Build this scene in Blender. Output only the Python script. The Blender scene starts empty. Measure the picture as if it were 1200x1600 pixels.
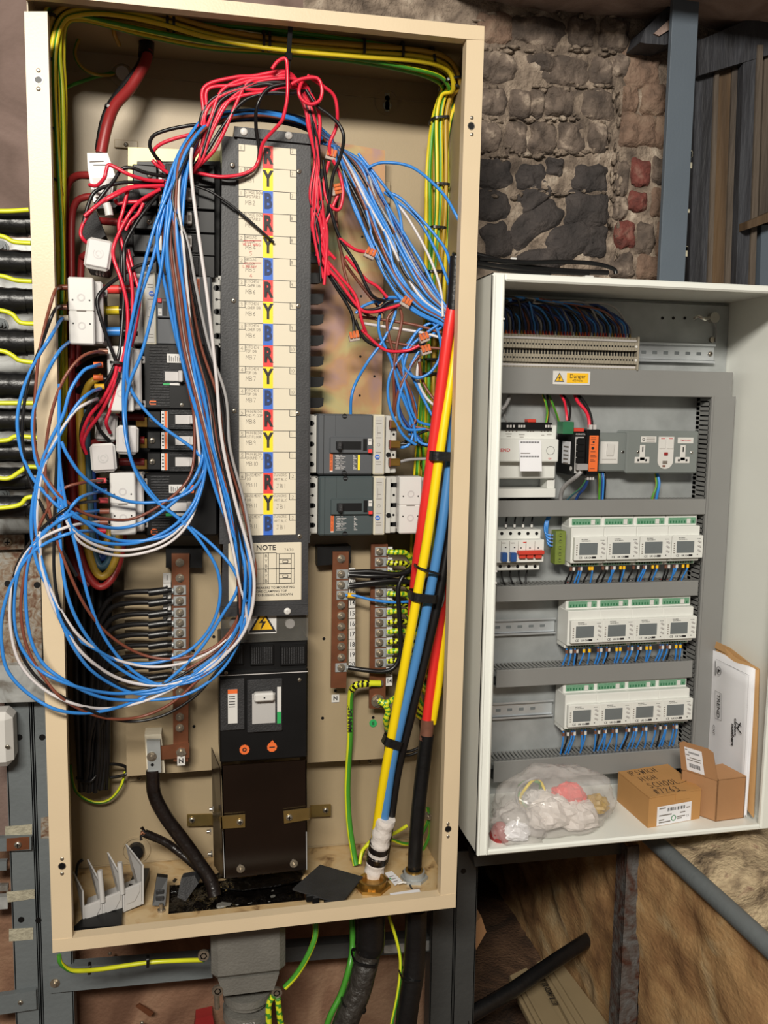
import bpy, bmesh, math, random
from mathutils import Vector, Matrix, noise
random.seed(7)
scn = bpy.context.scene
COL = scn.collection
# ------------------------------------------------------------------ camera
F = 1400.0
C0 = Vector((0.2293, -1.4524, 1.5467))
RIGHT = Vector((0.97760896, -0.209922, 0.01461072))
FWD = Vector((0.21017043, 0.97060076, -0.11731391))
UP = Vector((0.0104456, 0.11775787, 0.9929874))
cd = bpy.data.cameras.new('camera'); cam = bpy.data.objects.new('camera', cd); COL.objects.link(cam)
cd.sensor_fit = 'VERTICAL'; cd.sensor_height = 36.0; cd.lens = F / 1600 * 36; cd.clip_start = 0.02
m = Matrix.Identity(4)
for i, v in enumerate((RIGHT, UP, -FWD)):
    for k in range(3): m[k][i] = v[k]
m.translation = C0; cam.matrix_world = m; scn.camera = cam
# ------------------------------------------------------------------ world, lights, exposure
w = bpy.data.worlds.new('world'); scn.world = w; w.use_nodes = True
w.node_tree.nodes['Background'].inputs[0].default_value = (1.0, 0.90, 0.78, 1)
w.node_tree.nodes['Background'].inputs[1].default_value = 0.10
def area(name, loc, target, sx, sy, power, col):
    l = bpy.data.lights.new(name, 'AREA'); l.shape = 'RECTANGLE'; l.size = sx; l.size_y = sy; l.energy = power; l.color = col
    o = bpy.data.objects.new(name, l); COL.objects.link(o); o.location = loc
    o.rotation_euler = (Vector(target) - Vector(loc)).to_track_quat('-Z', 'Y').to_euler()
    return o
area('ceiling_lamp', (-0.35, -2.7, 2.85), (0.45, 0.1, 1.4), 1.2, 0.35, 112, (1.0, 0.945, 0.85))
scn.view_settings.view_transform = 'Standard'; scn.view_settings.look = 'None'
scn.view_settings.gamma = 1.0; scn.view_settings.use_curve_mapping = False
scn.view_settings.exposure = 0.24
# ------------------------------------------------------------------ pixel rays -> points on real planes
def ray(px, py): return RIGHT * ((px - 600) / F) + FWD - UP * ((py - 800) / F)
def P(px, py, Y):
    d = ray(px, py); return C0 + d * ((Y - C0.y) / d.y)
def PZ(px, py, Z):
    d = ray(px, py); return C0 + d * ((Z - C0.z) / d.z)
def PX(px, py, X):
    d = ray(px, py); return C0 + d * ((X - C0.x) / d.x)
class Fr:
    """a front-parallel rectangle in the world, measured from two opposite corners"""
    def __init__(s, a, b, c, d, Y):
        mx, my = (a + c) / 2, (b + d) / 2
        s.x0 = P(a, my, Y).x; s.x1 = P(c, my, Y).x; s.z1 = P(mx, b, Y).z; s.z0 = P(mx, d, Y).z; s.Y = Y
        s.w = s.x1 - s.x0; s.h = s.z1 - s.z0
    def x(s, u): return s.x0 + s.w * u
    def z(s, v): return s.z1 - s.h * v
    def base(s): return Vector(((s.x0 + s.x1) / 2, s.Y, s.z0))
# ------------------------------------------------------------------ materials
def lin(c):
    r = []
    for v in c[:3]:
        v /= 255.0
        r.append(v / 12.92 if v <= 0.04045 else ((v + 0.055) / 1.055) ** 2.4)
    return (*r, 1)
MATS = {}
def M(name, rgb, rough=0.5, metal=0.0, var=0.10, scale=30, bump=0.0, bscale=120, rgb2=None, lo=0.35, hi=0.65, spec=0.5, detail=4):
    mt = bpy.data.materials.new(name); mt.use_nodes = True
    nt = mt.node_tree; b = nt.nodes['Principled BSDF']
    b.inputs['Roughness'].default_value = rough; b.inputs['Metallic'].default_value = metal
    b.inputs['Specular IOR Level'].default_value = spec
    tc = nt.nodes.new('ShaderNodeTexCoord'); n = nt.nodes.new('ShaderNodeTexNoise')
    n.inputs['Scale'].default_value = scale; n.inputs['Detail'].default_value = detail
    nt.links.new(tc.outputs['Object'], n.inputs['Vector'])
    r = nt.nodes.new('ShaderNodeValToRGB'); c = lin(rgb)
    c2 = lin(rgb2) if rgb2 else tuple(x * (1 - var) for x in c[:3]) + (1,)
    r.color_ramp.elements[0].position = lo; r.color_ramp.elements[1].position = hi
    r.color_ramp.elements[0].color = c2; r.color_ramp.elements[1].color = c
    nt.links.new(n.outputs['Fac'], r.inputs['Fac']); nt.links.new(r.outputs['Color'], b.inputs['Base Color'])
    if bump:
        n2 = nt.nodes.new('ShaderNodeTexNoise'); n2.inputs['Scale'].default_value = bscale; n2.inputs['Detail'].default_value = 5
        nt.links.new(tc.outputs['Object'], n2.inputs['Vector'])
        bp = nt.nodes.new('ShaderNodeBump'); bp.inputs['Strength'].default_value = bump; bp.inputs['Distance'].default_value = 0.01
        nt.links.new(n2.outputs['Fac'], bp.inputs['Height']); nt.links.new(bp.outputs['Normal'], b.inputs['Normal'])
    MATS[name] = mt; return mt
def ramp_mat(name, stops, rough, metal, scale, bump=0.0, dist=1.5):
    M(name, (128, 128, 128), rough, metal, scale=scale, bump=bump)
    nt = MATS[name].node_tree
    r = [n for n in nt.nodes if n.type == 'VALTORGB'][0]; cr = r.color_ramp
    n = [n for n in nt.nodes if n.type == 'TEX_NOISE'][0]; n.inputs['Distortion'].default_value = dist
    while len(cr.elements) < len(stops): cr.elements.new(0.5)
    for e, (p, c) in zip(cr.elements, stops): e.position = p; e.color = lin(c)
M('cream', (216, 196, 164), 0.38, 0, 0.06, 6, 0.03, 300)
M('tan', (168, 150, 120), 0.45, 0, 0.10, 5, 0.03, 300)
ramp_mat('oily_tan', [(0.3, (96, 66, 34)), (0.42, (190, 160, 115)), (0.6, (196, 172, 132)), (0.75, (168, 128, 78))], 0.4, 0, 22, 0, 0.6)
M('black', (17, 17, 18), 0.42, 0, 0.3, 20, spec=0.35)
M('black_matt', (44, 44, 46), 0.6, 0, 0.25, 40, 0.25, 400)
M('cover_black', (56, 56, 58), 0.5, 0, 0.25, 25, 0.08, 300)
M('black_gloss', (26, 17, 12), 0.22, 0, 0.3, 8)
M('black_rubber', (22, 22, 23), 0.35, 0, 0.3, 30, 0.1)
M('tape_black', (30, 23, 21), 0.28, 0, 0.5, 40, 0.25, 60)
M('bitumen', (10, 8, 7), 0.08, 0, 0.3, 20, 1.0, 45)
M('breaker_grey', (82, 85, 89), 0.45, 0, 0.06, 20)
M('breaker_green_grey', (68, 78, 80), 0.45, 0, 0.06, 20)
M('breaker_light', (190, 188, 182), 0.5, 0, 0.06, 20)
M('beige', (206, 200, 180), 0.5, 0, 0.05, 20)
M('white_plastic', (214, 212, 208), 0.4, 0, 0.04, 20)
M('white_dull', (196, 192, 190), 0.45, 0, 0.05, 20)
M('white_paint', (236, 238, 231), 0.32, 0, 0.03, 8, 0.05, 500)
M('light_grey', (186, 188, 186), 0.45, 0, 0.05, 15)
M('meter_white', (222, 223, 218), 0.45, 0, 0.04, 15)
M('lcd', (112, 118, 120), 0.15, 0, 0.15, 9)
M('lcd_dark', (70, 76, 78), 0.12, 0, 0.3, 9)
M('trunk_grey', (132, 132, 130), 0.5, 0, 0.05, 8)
M('metal_grey_box', (126, 132, 130), 0.4, 0.1, 0.05, 8)
M('galv', (176, 180, 180), 0.45, 0.35, 0.22, 18, 0.02, 200)
M('galv_bright', (205, 210, 214), 0.3, 0.6, 0.12, 25)
M('chrome', (214, 210, 202), 0.2, 0.95, 0.1, 60)
M('bolt', (186, 176, 160), 0.3, 0.8, 0.3, 90)
M('brass', (180, 140, 70), 0.3, 0.85, 0.25, 40)
M('gold_bracket', (176, 150, 92), 0.25, 0.8, 0.2, 30)
M('copper', (134, 84, 58), 0.42, 0.45, 0.3, 25)
M('copper_tape', (140, 96, 78), 0.35, 0.3, 0.25, 60)
M('paper', (222, 212, 190), 0.6, 0, 0.04, 6)
M('white_paper', (236, 236, 240), 0.55, 0, 0.04, 10)
M('ink', (34, 32, 34), 0.6, 0, 0.1)
M('pencil', (120, 112, 104), 0.7, 0, 0.1)
M('red_ink', (206, 74, 78), 0.7, 0, 0.1)
M('navy_letter', (34, 52, 96), 0.6, 0, 0.1)
M('strip_red', (232, 62, 58), 0.5, 0, 0.05)
M('strip_yellow', (248, 224, 30), 0.5, 0, 0.05)
M('strip_blue', (52, 106, 206), 0.5, 0, 0.05)
M('w_blue', (56, 136, 218), 0.33, 0, 0.12, 12)
M('w_navy', (36, 66, 130), 0.35, 0, 0.2, 12)
M('w_red', (224, 42, 66), 0.33, 0, 0.12, 12)
M('w_darkred', (150, 42, 42), 0.4, 0, 0.2, 12)
M('w_black', (26, 25, 26), 0.35, 0, 0.3, 12)
M('w_brown', (128, 70, 52), 0.4, 0, 0.2, 12)
M('w_white', (214, 208, 208), 0.4, 0, 0.08, 12)
M('w_grey', (158, 156, 156), 0.4, 0, 0.1, 12)
M('w_yellow', (232, 206, 40), 0.35, 0, 0.1, 12)
M('w_green', (72, 150, 48), 0.35, 0, 0.15, 12)
M('w_lime', (222, 226, 46), 0.35, 0, 0.1, 12)
M('w_ochre', (184, 148, 48), 0.45, 0, 0.2, 12)
M('w_teal', (52, 86, 104), 0.45, 0, 0.2, 12)
M('c_red', (226, 48, 44), 0.35, 0, 0.06, 8)
M('c_yellow', (246, 214, 20), 0.35, 0, 0.06, 8)
M('c_blue', (74, 132, 190), 0.35, 0, 0.06, 8)
M('orange', (236, 112, 52), 0.5, 0, 0.08, 40)
M('orange_clear', (226, 120, 70), 0.2, 0, 0.3, 90)
M('clear_grey', (190, 176, 166), 0.15, 0, 0.2, 90)
M('green', (48, 168, 92), 0.5, 0, 0.1, 30)
M('green_term', (110, 158, 128), 0.5, 0, 0.15, 200)
M('green_dark', (44, 110, 74), 0.5, 0, 0.1, 60)
M('olive', (120, 136, 60), 0.5, 0, 0.15, 60)
M('red_switch', (206, 66, 52), 0.4, 0, 0.1, 30)
M('blue_switch', (46, 86, 150), 0.4, 0, 0.1, 30)
M('sign_yellow', (246, 192, 30), 0.5, 0, 0.05, 20)
M('card', (188, 140, 84), 0.75, 0, 0.07, 9, 0.04, 200)
M('card_dull', (172, 128, 88), 0.78, 0, 0.08, 9, 0.04, 200)
M('envelope', (190, 148, 98), 0.75, 0, 0.08, 12, 0.1, 60)
ramp_mat('zinc', [(0.30, (158, 168, 132)), (0.42, (182, 166, 114)), (0.50, (182, 140, 100)), (0.58, (166, 132, 124)), (0.72, (184, 142, 90))], 0.4, 0.15, 9, 0, 0.3)
ramp_mat('zinc_green', [(0.30, (176, 156, 96)), (0.45, (186, 174, 104)), (0.6, (146, 174, 122)), (0.75, (190, 176, 112))], 0.35, 0.15, 5, 0, 0.4)
M('steel_paint', (108, 114, 116), 0.5, 0, 0.12, 7, 0.12, 90)
M('steel_dark', (70, 72, 72), 0.5, 0.1, 0.15, 7, 0.12, 90)
M('post_blue', (92, 102, 112), 0.45, 0, 0.08, 5, 0.05, 200)
ramp_mat('galv_dirty', [(0.3, (118, 112, 104)), (0.5, (168, 170, 168)), (0.7, (188, 190, 188))], 0.5, 0.35, 20)
ramp_mat('rusty', [(0.35, (100, 66, 46)), (0.5, (134, 118, 100)), (0.65, (150, 146, 138))], 0.7, 0.1, 60, 0.2)
ramp_mat('flaking_steel', [(0.35, (74, 42, 30)), (0.5, (88, 80, 76)), (0.7, (104, 104, 104))], 0.7, 0.1, 22, 0.4)
M('filler', (178, 172, 150), 0.8, 0, 0.25, 60, 0.5, 120)
ramp_mat('mortar', [(0.3, (84, 73, 64)), (0.45, (118, 104, 91)), (0.58, (152, 136, 120)), (0.72, (190, 176, 158))], 0.9, 0, 22, 0.9, 0.5)
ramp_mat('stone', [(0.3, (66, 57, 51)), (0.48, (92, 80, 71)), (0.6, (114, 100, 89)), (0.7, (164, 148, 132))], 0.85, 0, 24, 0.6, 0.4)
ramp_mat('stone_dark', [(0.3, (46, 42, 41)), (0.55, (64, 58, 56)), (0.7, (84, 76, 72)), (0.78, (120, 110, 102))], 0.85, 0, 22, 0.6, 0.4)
ramp_mat('stone_brown', [(0.3, (92, 74, 62)), (0.5, (124, 100, 84)), (0.7, (140, 120, 102))], 0.85, 0, 20, 0.6, 0.4)
ramp_mat('red_brick', [(0.3, (84, 46, 40)), (0.55, (112, 58, 50)), (0.75, (136, 100, 88))], 0.85, 0, 34, 0.6, 0.4)
ramp_mat('plaster_pink', [(0.3, (100, 82, 74)), (0.5, (120, 100, 92)), (0.7, (132, 112, 104))], 0.85, 0, 6, 0.2)
ramp_mat('plaster_brown', [(0.3, (100, 70, 52)), (0.5, (136, 102, 80)), (0.72, (164, 132, 106))], 0.85, 0, 5, 0.3)
ramp_mat('soffit', [(0.3, (120, 100, 92)), (0.5, (156, 134, 124)), (0.7, (172, 152, 142))], 0.85, 0, 6, 0.3)
ramp_mat('rough_tan', [(0.25, (112, 80, 52)), (0.42, (164, 124, 82)), (0.56, (190, 152, 104)), (0.66, (206, 178, 134)), (0.8, (142, 98, 72))], 0.85, 0, 11, 0.28, 0.5)
ramp_mat('dirty_ledge', [(0.3, (96, 82, 66)), (0.45, (160, 140, 112)), (0.6, (196, 176, 142)), (0.75, (130, 92, 80))], 0.9, 0, 24, 0.7, 0.5)
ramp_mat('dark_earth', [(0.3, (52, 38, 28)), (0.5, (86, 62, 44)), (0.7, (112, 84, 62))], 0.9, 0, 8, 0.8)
ramp_mat('wood', [(0.3, (60, 46, 32)), (0.5, (88, 68, 46)), (0.7, (104, 82, 56))], 0.7, 0, 10, 0.2)
ramp_mat('wood_grey', [(0.3, (60, 52, 46)), (0.5, (84, 74, 64)), (0.7, (98, 86, 74))], 0.75, 0, 14, 0.3)
ramp_mat('wood_black', [(0.3, (34, 34, 37)), (0.5, (50, 51, 56)), (0.7, (64, 66, 71))], 0.6, 0, 14, 0.3)
M('dim_plastic', (158, 140, 108), 0.5, 0, 0.1, 8)
M('tape_white', (224, 216, 210), 0.4, 0, 0.08, 40, 0.3, 90)
M('shield_grey', (184, 182, 180), 0.45, 0, 0.05, 20)
M('cast_grey', (124, 122, 116), 0.5, 0.2, 0.15, 20, 0.2, 200)
M('armour', (58, 54, 50), 0.45, 0.1, 0.5, 60, 0.7, 60)
for mn, sc3 in (('rough_tan', (1, .62, 1)), ('wood', (1, 1, .12)), ('wood_grey', (1, 1, .12)), ('wood_black', (1, 1, .15))):
    nt = MATS[mn].node_tree; mp = nt.nodes.new('ShaderNodeMapping'); mp.inputs['Scale'].default_value = sc3
    tc = [n for n in nt.nodes if n.type == 'TEX_COORD'][0]; nt.links.new(tc.outputs['Object'], mp.inputs['Vector'])
    for n in nt.nodes:
        if n.type == 'TEX_NOISE': nt.links.new(mp.outputs['Vector'], n.inputs['Vector'])
def film_mat(name, alpha_mix, col, rough):
    mt = bpy.data.materials.new(name); mt.use_nodes = True; nt = mt.node_tree; nt.nodes.clear()
    out = nt.nodes.new('ShaderNodeOutputMaterial'); mx = nt.nodes.new('ShaderNodeMixShader')
    tr = nt.nodes.new('ShaderNodeBsdfTransparent'); pb = nt.nodes.new('ShaderNodeBsdfPrincipled')
    pb.inputs['Base Color'].default_value = lin(col); pb.inputs['Roughness'].default_value = rough
    tc = nt.nodes.new('ShaderNodeTexCoord'); n = nt.nodes.new('ShaderNodeTexNoise'); n.inputs['Scale'].default_value = 28
    nt.links.new(tc.outputs['Object'], n.inputs['Vector'])
    mr = nt.nodes.new('ShaderNodeMapRange'); mr.inputs[3].default_value = alpha_mix - 0.12; mr.inputs[4].default_value = alpha_mix + 0.12
    nt.links.new(n.outputs['Fac'], mr.inputs[0]); nt.links.new(mr.outputs[0], mx.inputs[0])
    nt.links.new(tr.outputs[0], mx.inputs[1]); nt.links.new(pb.outputs[0], mx.inputs[2]); nt.links.new(mx.outputs[0], out.inputs[0])
    MATS[name] = mt
film_mat('bag_film', 0.26, (232, 226, 222), 0.16)
film_mat('clear_cover', 0.25, (120, 118, 112), 0.1)
# ------------------------------------------------------------------ mesh builder
TXT = {}
class MB:
    def __init__(s, mat='black'):
        s.v = []; s.f = []; s.fm = []; s.sm = []; s.slots = []; s.use(mat)
    def use(s, mat):
        if mat not in s.slots: s.slots.append(mat)
        s.mi = s.slots.index(mat); return s
    def add(s, vs, fs, smooth=False, mis=None):
        o = len(s.v); s.v += [Vector(p) for p in vs]
        for i, f in enumerate(fs):
            s.f.append([o + k for k in f]); s.fm.append(s.mi if mis is None else mis[i]); s.sm.append(smooth)
        return s
    def box(s, x0, x1, y0, y1, z0, z1, b=0.0, M4=None):
        if x0 > x1: x0, x1 = x1, x0
        if y0 > y1: y0, y1 = y1, y0
        if z0 > z1: z0, z1 = z1, z0
        b = min(b, (x1 - x0) * .45, (y1 - y0) * .45, (z1 - z0) * .45)
        lo = (x0, y0, z0); hi = (x1, y1, z1)
        if b <= 0:
            vs = [Vector((hi[0] if i & 1 else lo[0], hi[1] if i & 2 else lo[1], hi[2] if i & 4 else lo[2])) for i in range(8)]
            fs = [(0, 1, 3, 2), (4, 6, 7, 5), (0, 4, 5, 1), (2, 3, 7, 6), (0, 2, 6, 4), (1, 5, 7, 3)]
        else:
            vs = []; idx = {}
            for i in range(8):
                for a in range(3):
                    p = []
                    for k in range(3):
                        h = (i >> k) & 1; e = hi[k] if h else lo[k]
                        p.append(e if k == a else e + (-b if h else b))
                    idx[i, a] = len(vs); vs.append(Vector(p))
            fs = []
            for a in range(3):
                o1, o2 = [k for k in range(3) if k != a]
                for h in (0, 1):
                    q = [h << a, (h << a) | (1 << o1), (h << a) | (1 << o1) | (1 << o2), (h << a) | (1 << o2)]
                    fs.append([idx[c, a] for c in q])
                for h1 in (0, 1):
                    for h2 in (0, 1):
                        c0 = (h1 << o1) | (h2 << o2); c1 = c0 | (1 << a)
                        fs.append([idx[c0, o1], idx[c1, o1], idx[c1, o2], idx[c0, o2]])
            for i in range(8): fs.append([idx[i, 0], idx[i, 1], idx[i, 2]])
        if M4 is not None: vs = [M4 @ v for v in vs]
        return s.add(vs, fs)
    def prism(s, pts, vec):
        n = len(pts); vec = Vector(vec); pts = [Vector(p) for p in pts]
        vs = pts + [p + vec for p in pts]
        fs = [list(range(n)), list(range(2 * n - 1, n - 1, -1))] + [[i, (i + 1) % n, n + (i + 1) % n, n + i] for i in range(n)]
        return s.add(vs, fs)
    def ppoly(s, px, Y0, Y1):
        """polygon measured on plane Y0, extruded back to Y1"""
        return s.prism([P(a, b, Y0) for a, b in px], (0, Y1 - Y0, 0))
    def cyl(s, c, ax, r, L, n=12, r2=None, cap=True, smooth=True):
        c = Vector(c); ax = Vector(ax).normalized(); t = ax.orthogonal().normalized(); u = ax.cross(t)
        r2 = r if r2 is None else r2; vs = []
        for k in range(n):
            a = 2 * math.pi * k / n; d = t * math.cos(a) + u * math.sin(a); vs.append(c + d * r)
        for k in range(n):
            a = 2 * math.pi * k / n; d = t * math.cos(a) + u * math.sin(a); vs.append(c + ax * L + d * r2)
        s.add(vs, [[k, (k + 1) % n, n + (k + 1) % n, n + k] for k in range(n)], smooth)
        if cap: s.add(vs, [list(range(n)), list(range(n, 2 * n))])
        return s
    def ring(s, c, ax, r0, r1, L, n=20):
        c = Vector(c); ax = Vector(ax).normalized(); t = ax.orthogonal().normalized(); u = ax.cross(t); vs = []
        for k in range(n):
            a = 2 * math.pi * k / n; d = t * math.cos(a) + u * math.sin(a)
            vs += [c + d * r0, c + d * r1, c + d * r1 + ax * L, c + d * r0 + ax * L]
        fs = []
        for k in range(n):
            j = (k + 1) % n
            for a in range(4):
                b = (a + 1) % 4; fs.append([4 * k + a, 4 * j + a, 4 * j + b, 4 * k + b])
        return s.add(vs, fs)
    def tube(s, pts, r, n=7, mats=None, twist=0.0, spiral=False, cap=True, rfun=None, ph=0.0):
        N = len(pts); vs = []; fs = []; mis = []
        t = (pts[1] - pts[0]).normalized(); nrm = t.orthogonal().normalized()
        for i in range(N):
            tt = (pts[min(i + 1, N - 1)] - pts[max(i - 1, 0)])
            if tt.length > 1e-9: tt.normalize()
            else: tt = t
            nrm = (nrm - tt * nrm.dot(tt))
            nrm = nrm.normalized() if nrm.length > 1e-6 else tt.orthogonal().normalized()
            b = tt.cross(nrm); rr = r if rfun is None else r * rfun(i / (N - 1))
            for k in range(n):
                a = 2 * math.pi * k / n + twist * i + ph; vs.append(pts[i] + (nrm * math.cos(a) + b * math.sin(a)) * rr)
        for i in range(N - 1):
            for k in range(n):
                fs.append([i * n + k, i * n + (k + 1) % n, (i + 1) * n + (k + 1) % n, (i + 1) * n + k])
                if mats:
                    q = (((k + (2 * i if spiral else 0)) % n) < n * (0.5 if spiral else 0.62))
                    mis.append(0 if q else 1)
        if mats:
            mm = []
            for q in mats: s.use(q); mm.append(s.mi)
            mis = [mm[q] for q in mis]
        s.add(vs, fs, True, mis if mats else None)
        if cap: s.add([vs[k] for k in range(n)], [list(range(n))]); s.add(vs[-n:], [list(range(n))])
        return s
    def dome(s, c, ax, r, h, n=12):
        c = Vector(c); ax = Vector(ax).normalized(); t = ax.orthogonal().normalized(); u = ax.cross(t); vs = []; fs = []
        prof = [(1, 0), (1, .35), (.85, .75), (.5, .97)]
        for (a, b) in prof:
            for k in range(n):
                q = 2 * math.pi * k / n; vs.append(c + (t * math.cos(q) + u * math.sin(q)) * r * a + ax * h * b)
        for i in range(3):
            for k in range(n): fs.append([i * n + k, i * n + (k + 1) % n, (i + 1) * n + (k + 1) % n, (i + 1) * n + k])
        fs.append(list(range(3 * n, 4 * n)))
        return s.add(vs, fs, True)
    def text(s, body, o, size, ux=(1, 0, 0), uz=(0, 0, 1), center=True, shx=1.0, bold=0.0):
        """flat printed lettering; o = middle of the line, ux reading direction, uz up"""
        key = (body, bold)
        if key not in TXT:
            cu = bpy.data.curves.new('t', 'FONT'); cu.body = body; cu.size = 1.0; cu.align_x = 'CENTER'; cu.align_y = 'CENTER'
            cu.resolution_u = 2; cu.offset = bold
            ob = bpy.data.objects.new('t', cu); me = bpy.data.meshes.new_from_object(ob)
            TXT[key] = ([v.co.copy() for v in me.vertices], [list(p.vertices) for p in me.polygons])
            bpy.data.objects.remove(ob); bpy.data.meshes.remove(me); bpy.data.curves.remove(cu)
        vs, fs = TXT[key]; ux = Vector(ux).normalized(); uz = Vector(uz).normalized(); o = Vector(o)
        return s.add([o + ux * (v.x * size * shx) + uz * (v.y * size) for v in vs], fs)
    def ribbon(s, pts, wd, nrm=(0, -1, 0)):
        nrm = Vector(nrm)
        for a, b in zip(pts, pts[1:]):
            a = Vector(a); b = Vector(b); d = (b - a)
            if d.length < 1e-7: continue
            d.normalize(); q = d.cross(nrm).normalized() * wd * .5; e = d * wd * .3
            s.add([a - e - q, b + e - q, b + e + q, a - e + q], [(0, 1, 2, 3)])
        return s
    def build(s, name, parent=None, loc=None, kind=None):
        if parent is not None:
            root = parent
            org = Vector(root.location)
            while root.parent: root = root.parent; org += Vector(root.location)
        elif loc is not None: org = Vector(loc)
        else:
            n = len(s.v); org = Vector((sum(v.x for v in s.v) / n, sum(v.y for v in s.v) / n, min(v.z for v in s.v)))
        me = bpy.data.meshes.new(name); me.from_pydata([v - org for v in s.v], [], s.f)
        for q in s.slots: me.materials.append(MATS[q])
        me.polygons.foreach_set('material_index', s.fm); me.polygons.foreach_set('use_smooth', s.sm)
        bm = bmesh.new(); bm.from_mesh(me); bmesh.ops.recalc_face_normals(bm, faces=bm.faces); bm.to_mesh(me); bm.free()
        o = bpy.data.objects.new(name, me); COL.objects.link(o)
        if parent is not None: o.parent = parent
        else: o.location = org
        if kind: o['kind'] = kind
        return o
def tag(o, label, cat, group=None):
    o['label'] = label; o['category'] = cat
    if group: o['group'] = group
    return o
def thing(name, label, cat, loc, group=None):
    o = bpy.data.objects.new(name, None); COL.objects.link(o); o.location = loc; o.empty_display_size = 0.02
    return tag(o, label, cat, group)
def dup(root, delta, label=None, group=None):
    r = root.copy(); COL.objects.link(r); r.location = root.location + Vector(delta)
    if label: r['label'] = label
    if group: r['group'] = group
    for ch in root.children:
        c = ch.copy(); COL.objects.link(c); c.parent = r
        for g in ch.children:
            d = g.copy(); COL.objects.link(d); d.parent = c
    return r
def spline(pts, seg=7):
    out = []; n = len(pts)
    for i in range(n - 1):
        p0 = pts[max(i - 1, 0)]; p1 = pts[i]; p2 = pts[i + 1]; p3 = pts[min(i + 2, n - 1)]
        for k in range(seg):
            t = k / seg
            out.append(0.5 * ((2 * p1) + (p2 - p0) * t + (2 * p0 - 5 * p1 + 4 * p2 - p3) * t * t + (3 * p1 - p0 - 3 * p2 + p3) * t * t * t))
    out.append(pts[-1]); return out
def defY(px, py):
    t = min(1, max(0, (px - 100) / 110.0)); t = t * t * (3 - 2 * t)
    return -0.035 + 0.065 * t
def path(pts, jit=0.0, dY=0.0, seg=7):
    out = []
    for q in pts:
        Y = q[2] if len(q) > 2 else defY(q[0], q[1])
        v = P(q[0], q[1], Y + dY)
        if jit: v += Vector((random.uniform(-jit, jit), random.uniform(-jit, jit), random.uniform(-jit, jit)))
        out.append(v)
    return spline(out, seg)
def wire(name, label, pts, mat, r=0.0031, group=None, cat='wire', mats=None, n=7, jit=0.0, dY=0.0, seg=7, twist=0.05, spiral=False, ph=0.0):
    m_ = MB(mat if not mats else mats[0]); m_.tube(path(pts, jit, dY, seg), r, n, mats, twist, spiral, ph=ph)
    return tag(m_.build(name), label, cat, group)
GY = ('w_yellow', 'w_green'); LG = ('w_lime', 'w_green')
def screw(mb, c, r, h=0.002, mat='bolt', cross=True, ax=(0, -1, 0)):
    mb.use(mat); mb.dome(c, ax, r, h, 10)
    if cross:
        mb.use('black'); c = Vector(c) + Vector(ax) * (h * 1.02)
        mb.box(c.x - r * .6, c.x + r * .6, c.y - 0.0002, c.y, c.z - r * .13, c.z + r * .13)
        mb.box(c.x - r * .13, c.x + r * .13, c.y - 0.0002, c.y, c.z - r * .6, c.z + r * .6)
def hexbolt(mb, c, r, h=0.006, mat='bolt'):
    c = Vector(c); mb.use(mat); mb.cyl(c, (0, -1, 0), r * 1.35, h * .25, 14); mb.cyl(c + Vector((0, -h * .25, 0)), (0, -1, 0), r, h * .5, 6, smooth=False)
    mb.cyl(c + Vector((0, -h * .75, 0)), (0, -1, 0), r * .5, h * .5, 8)
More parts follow.
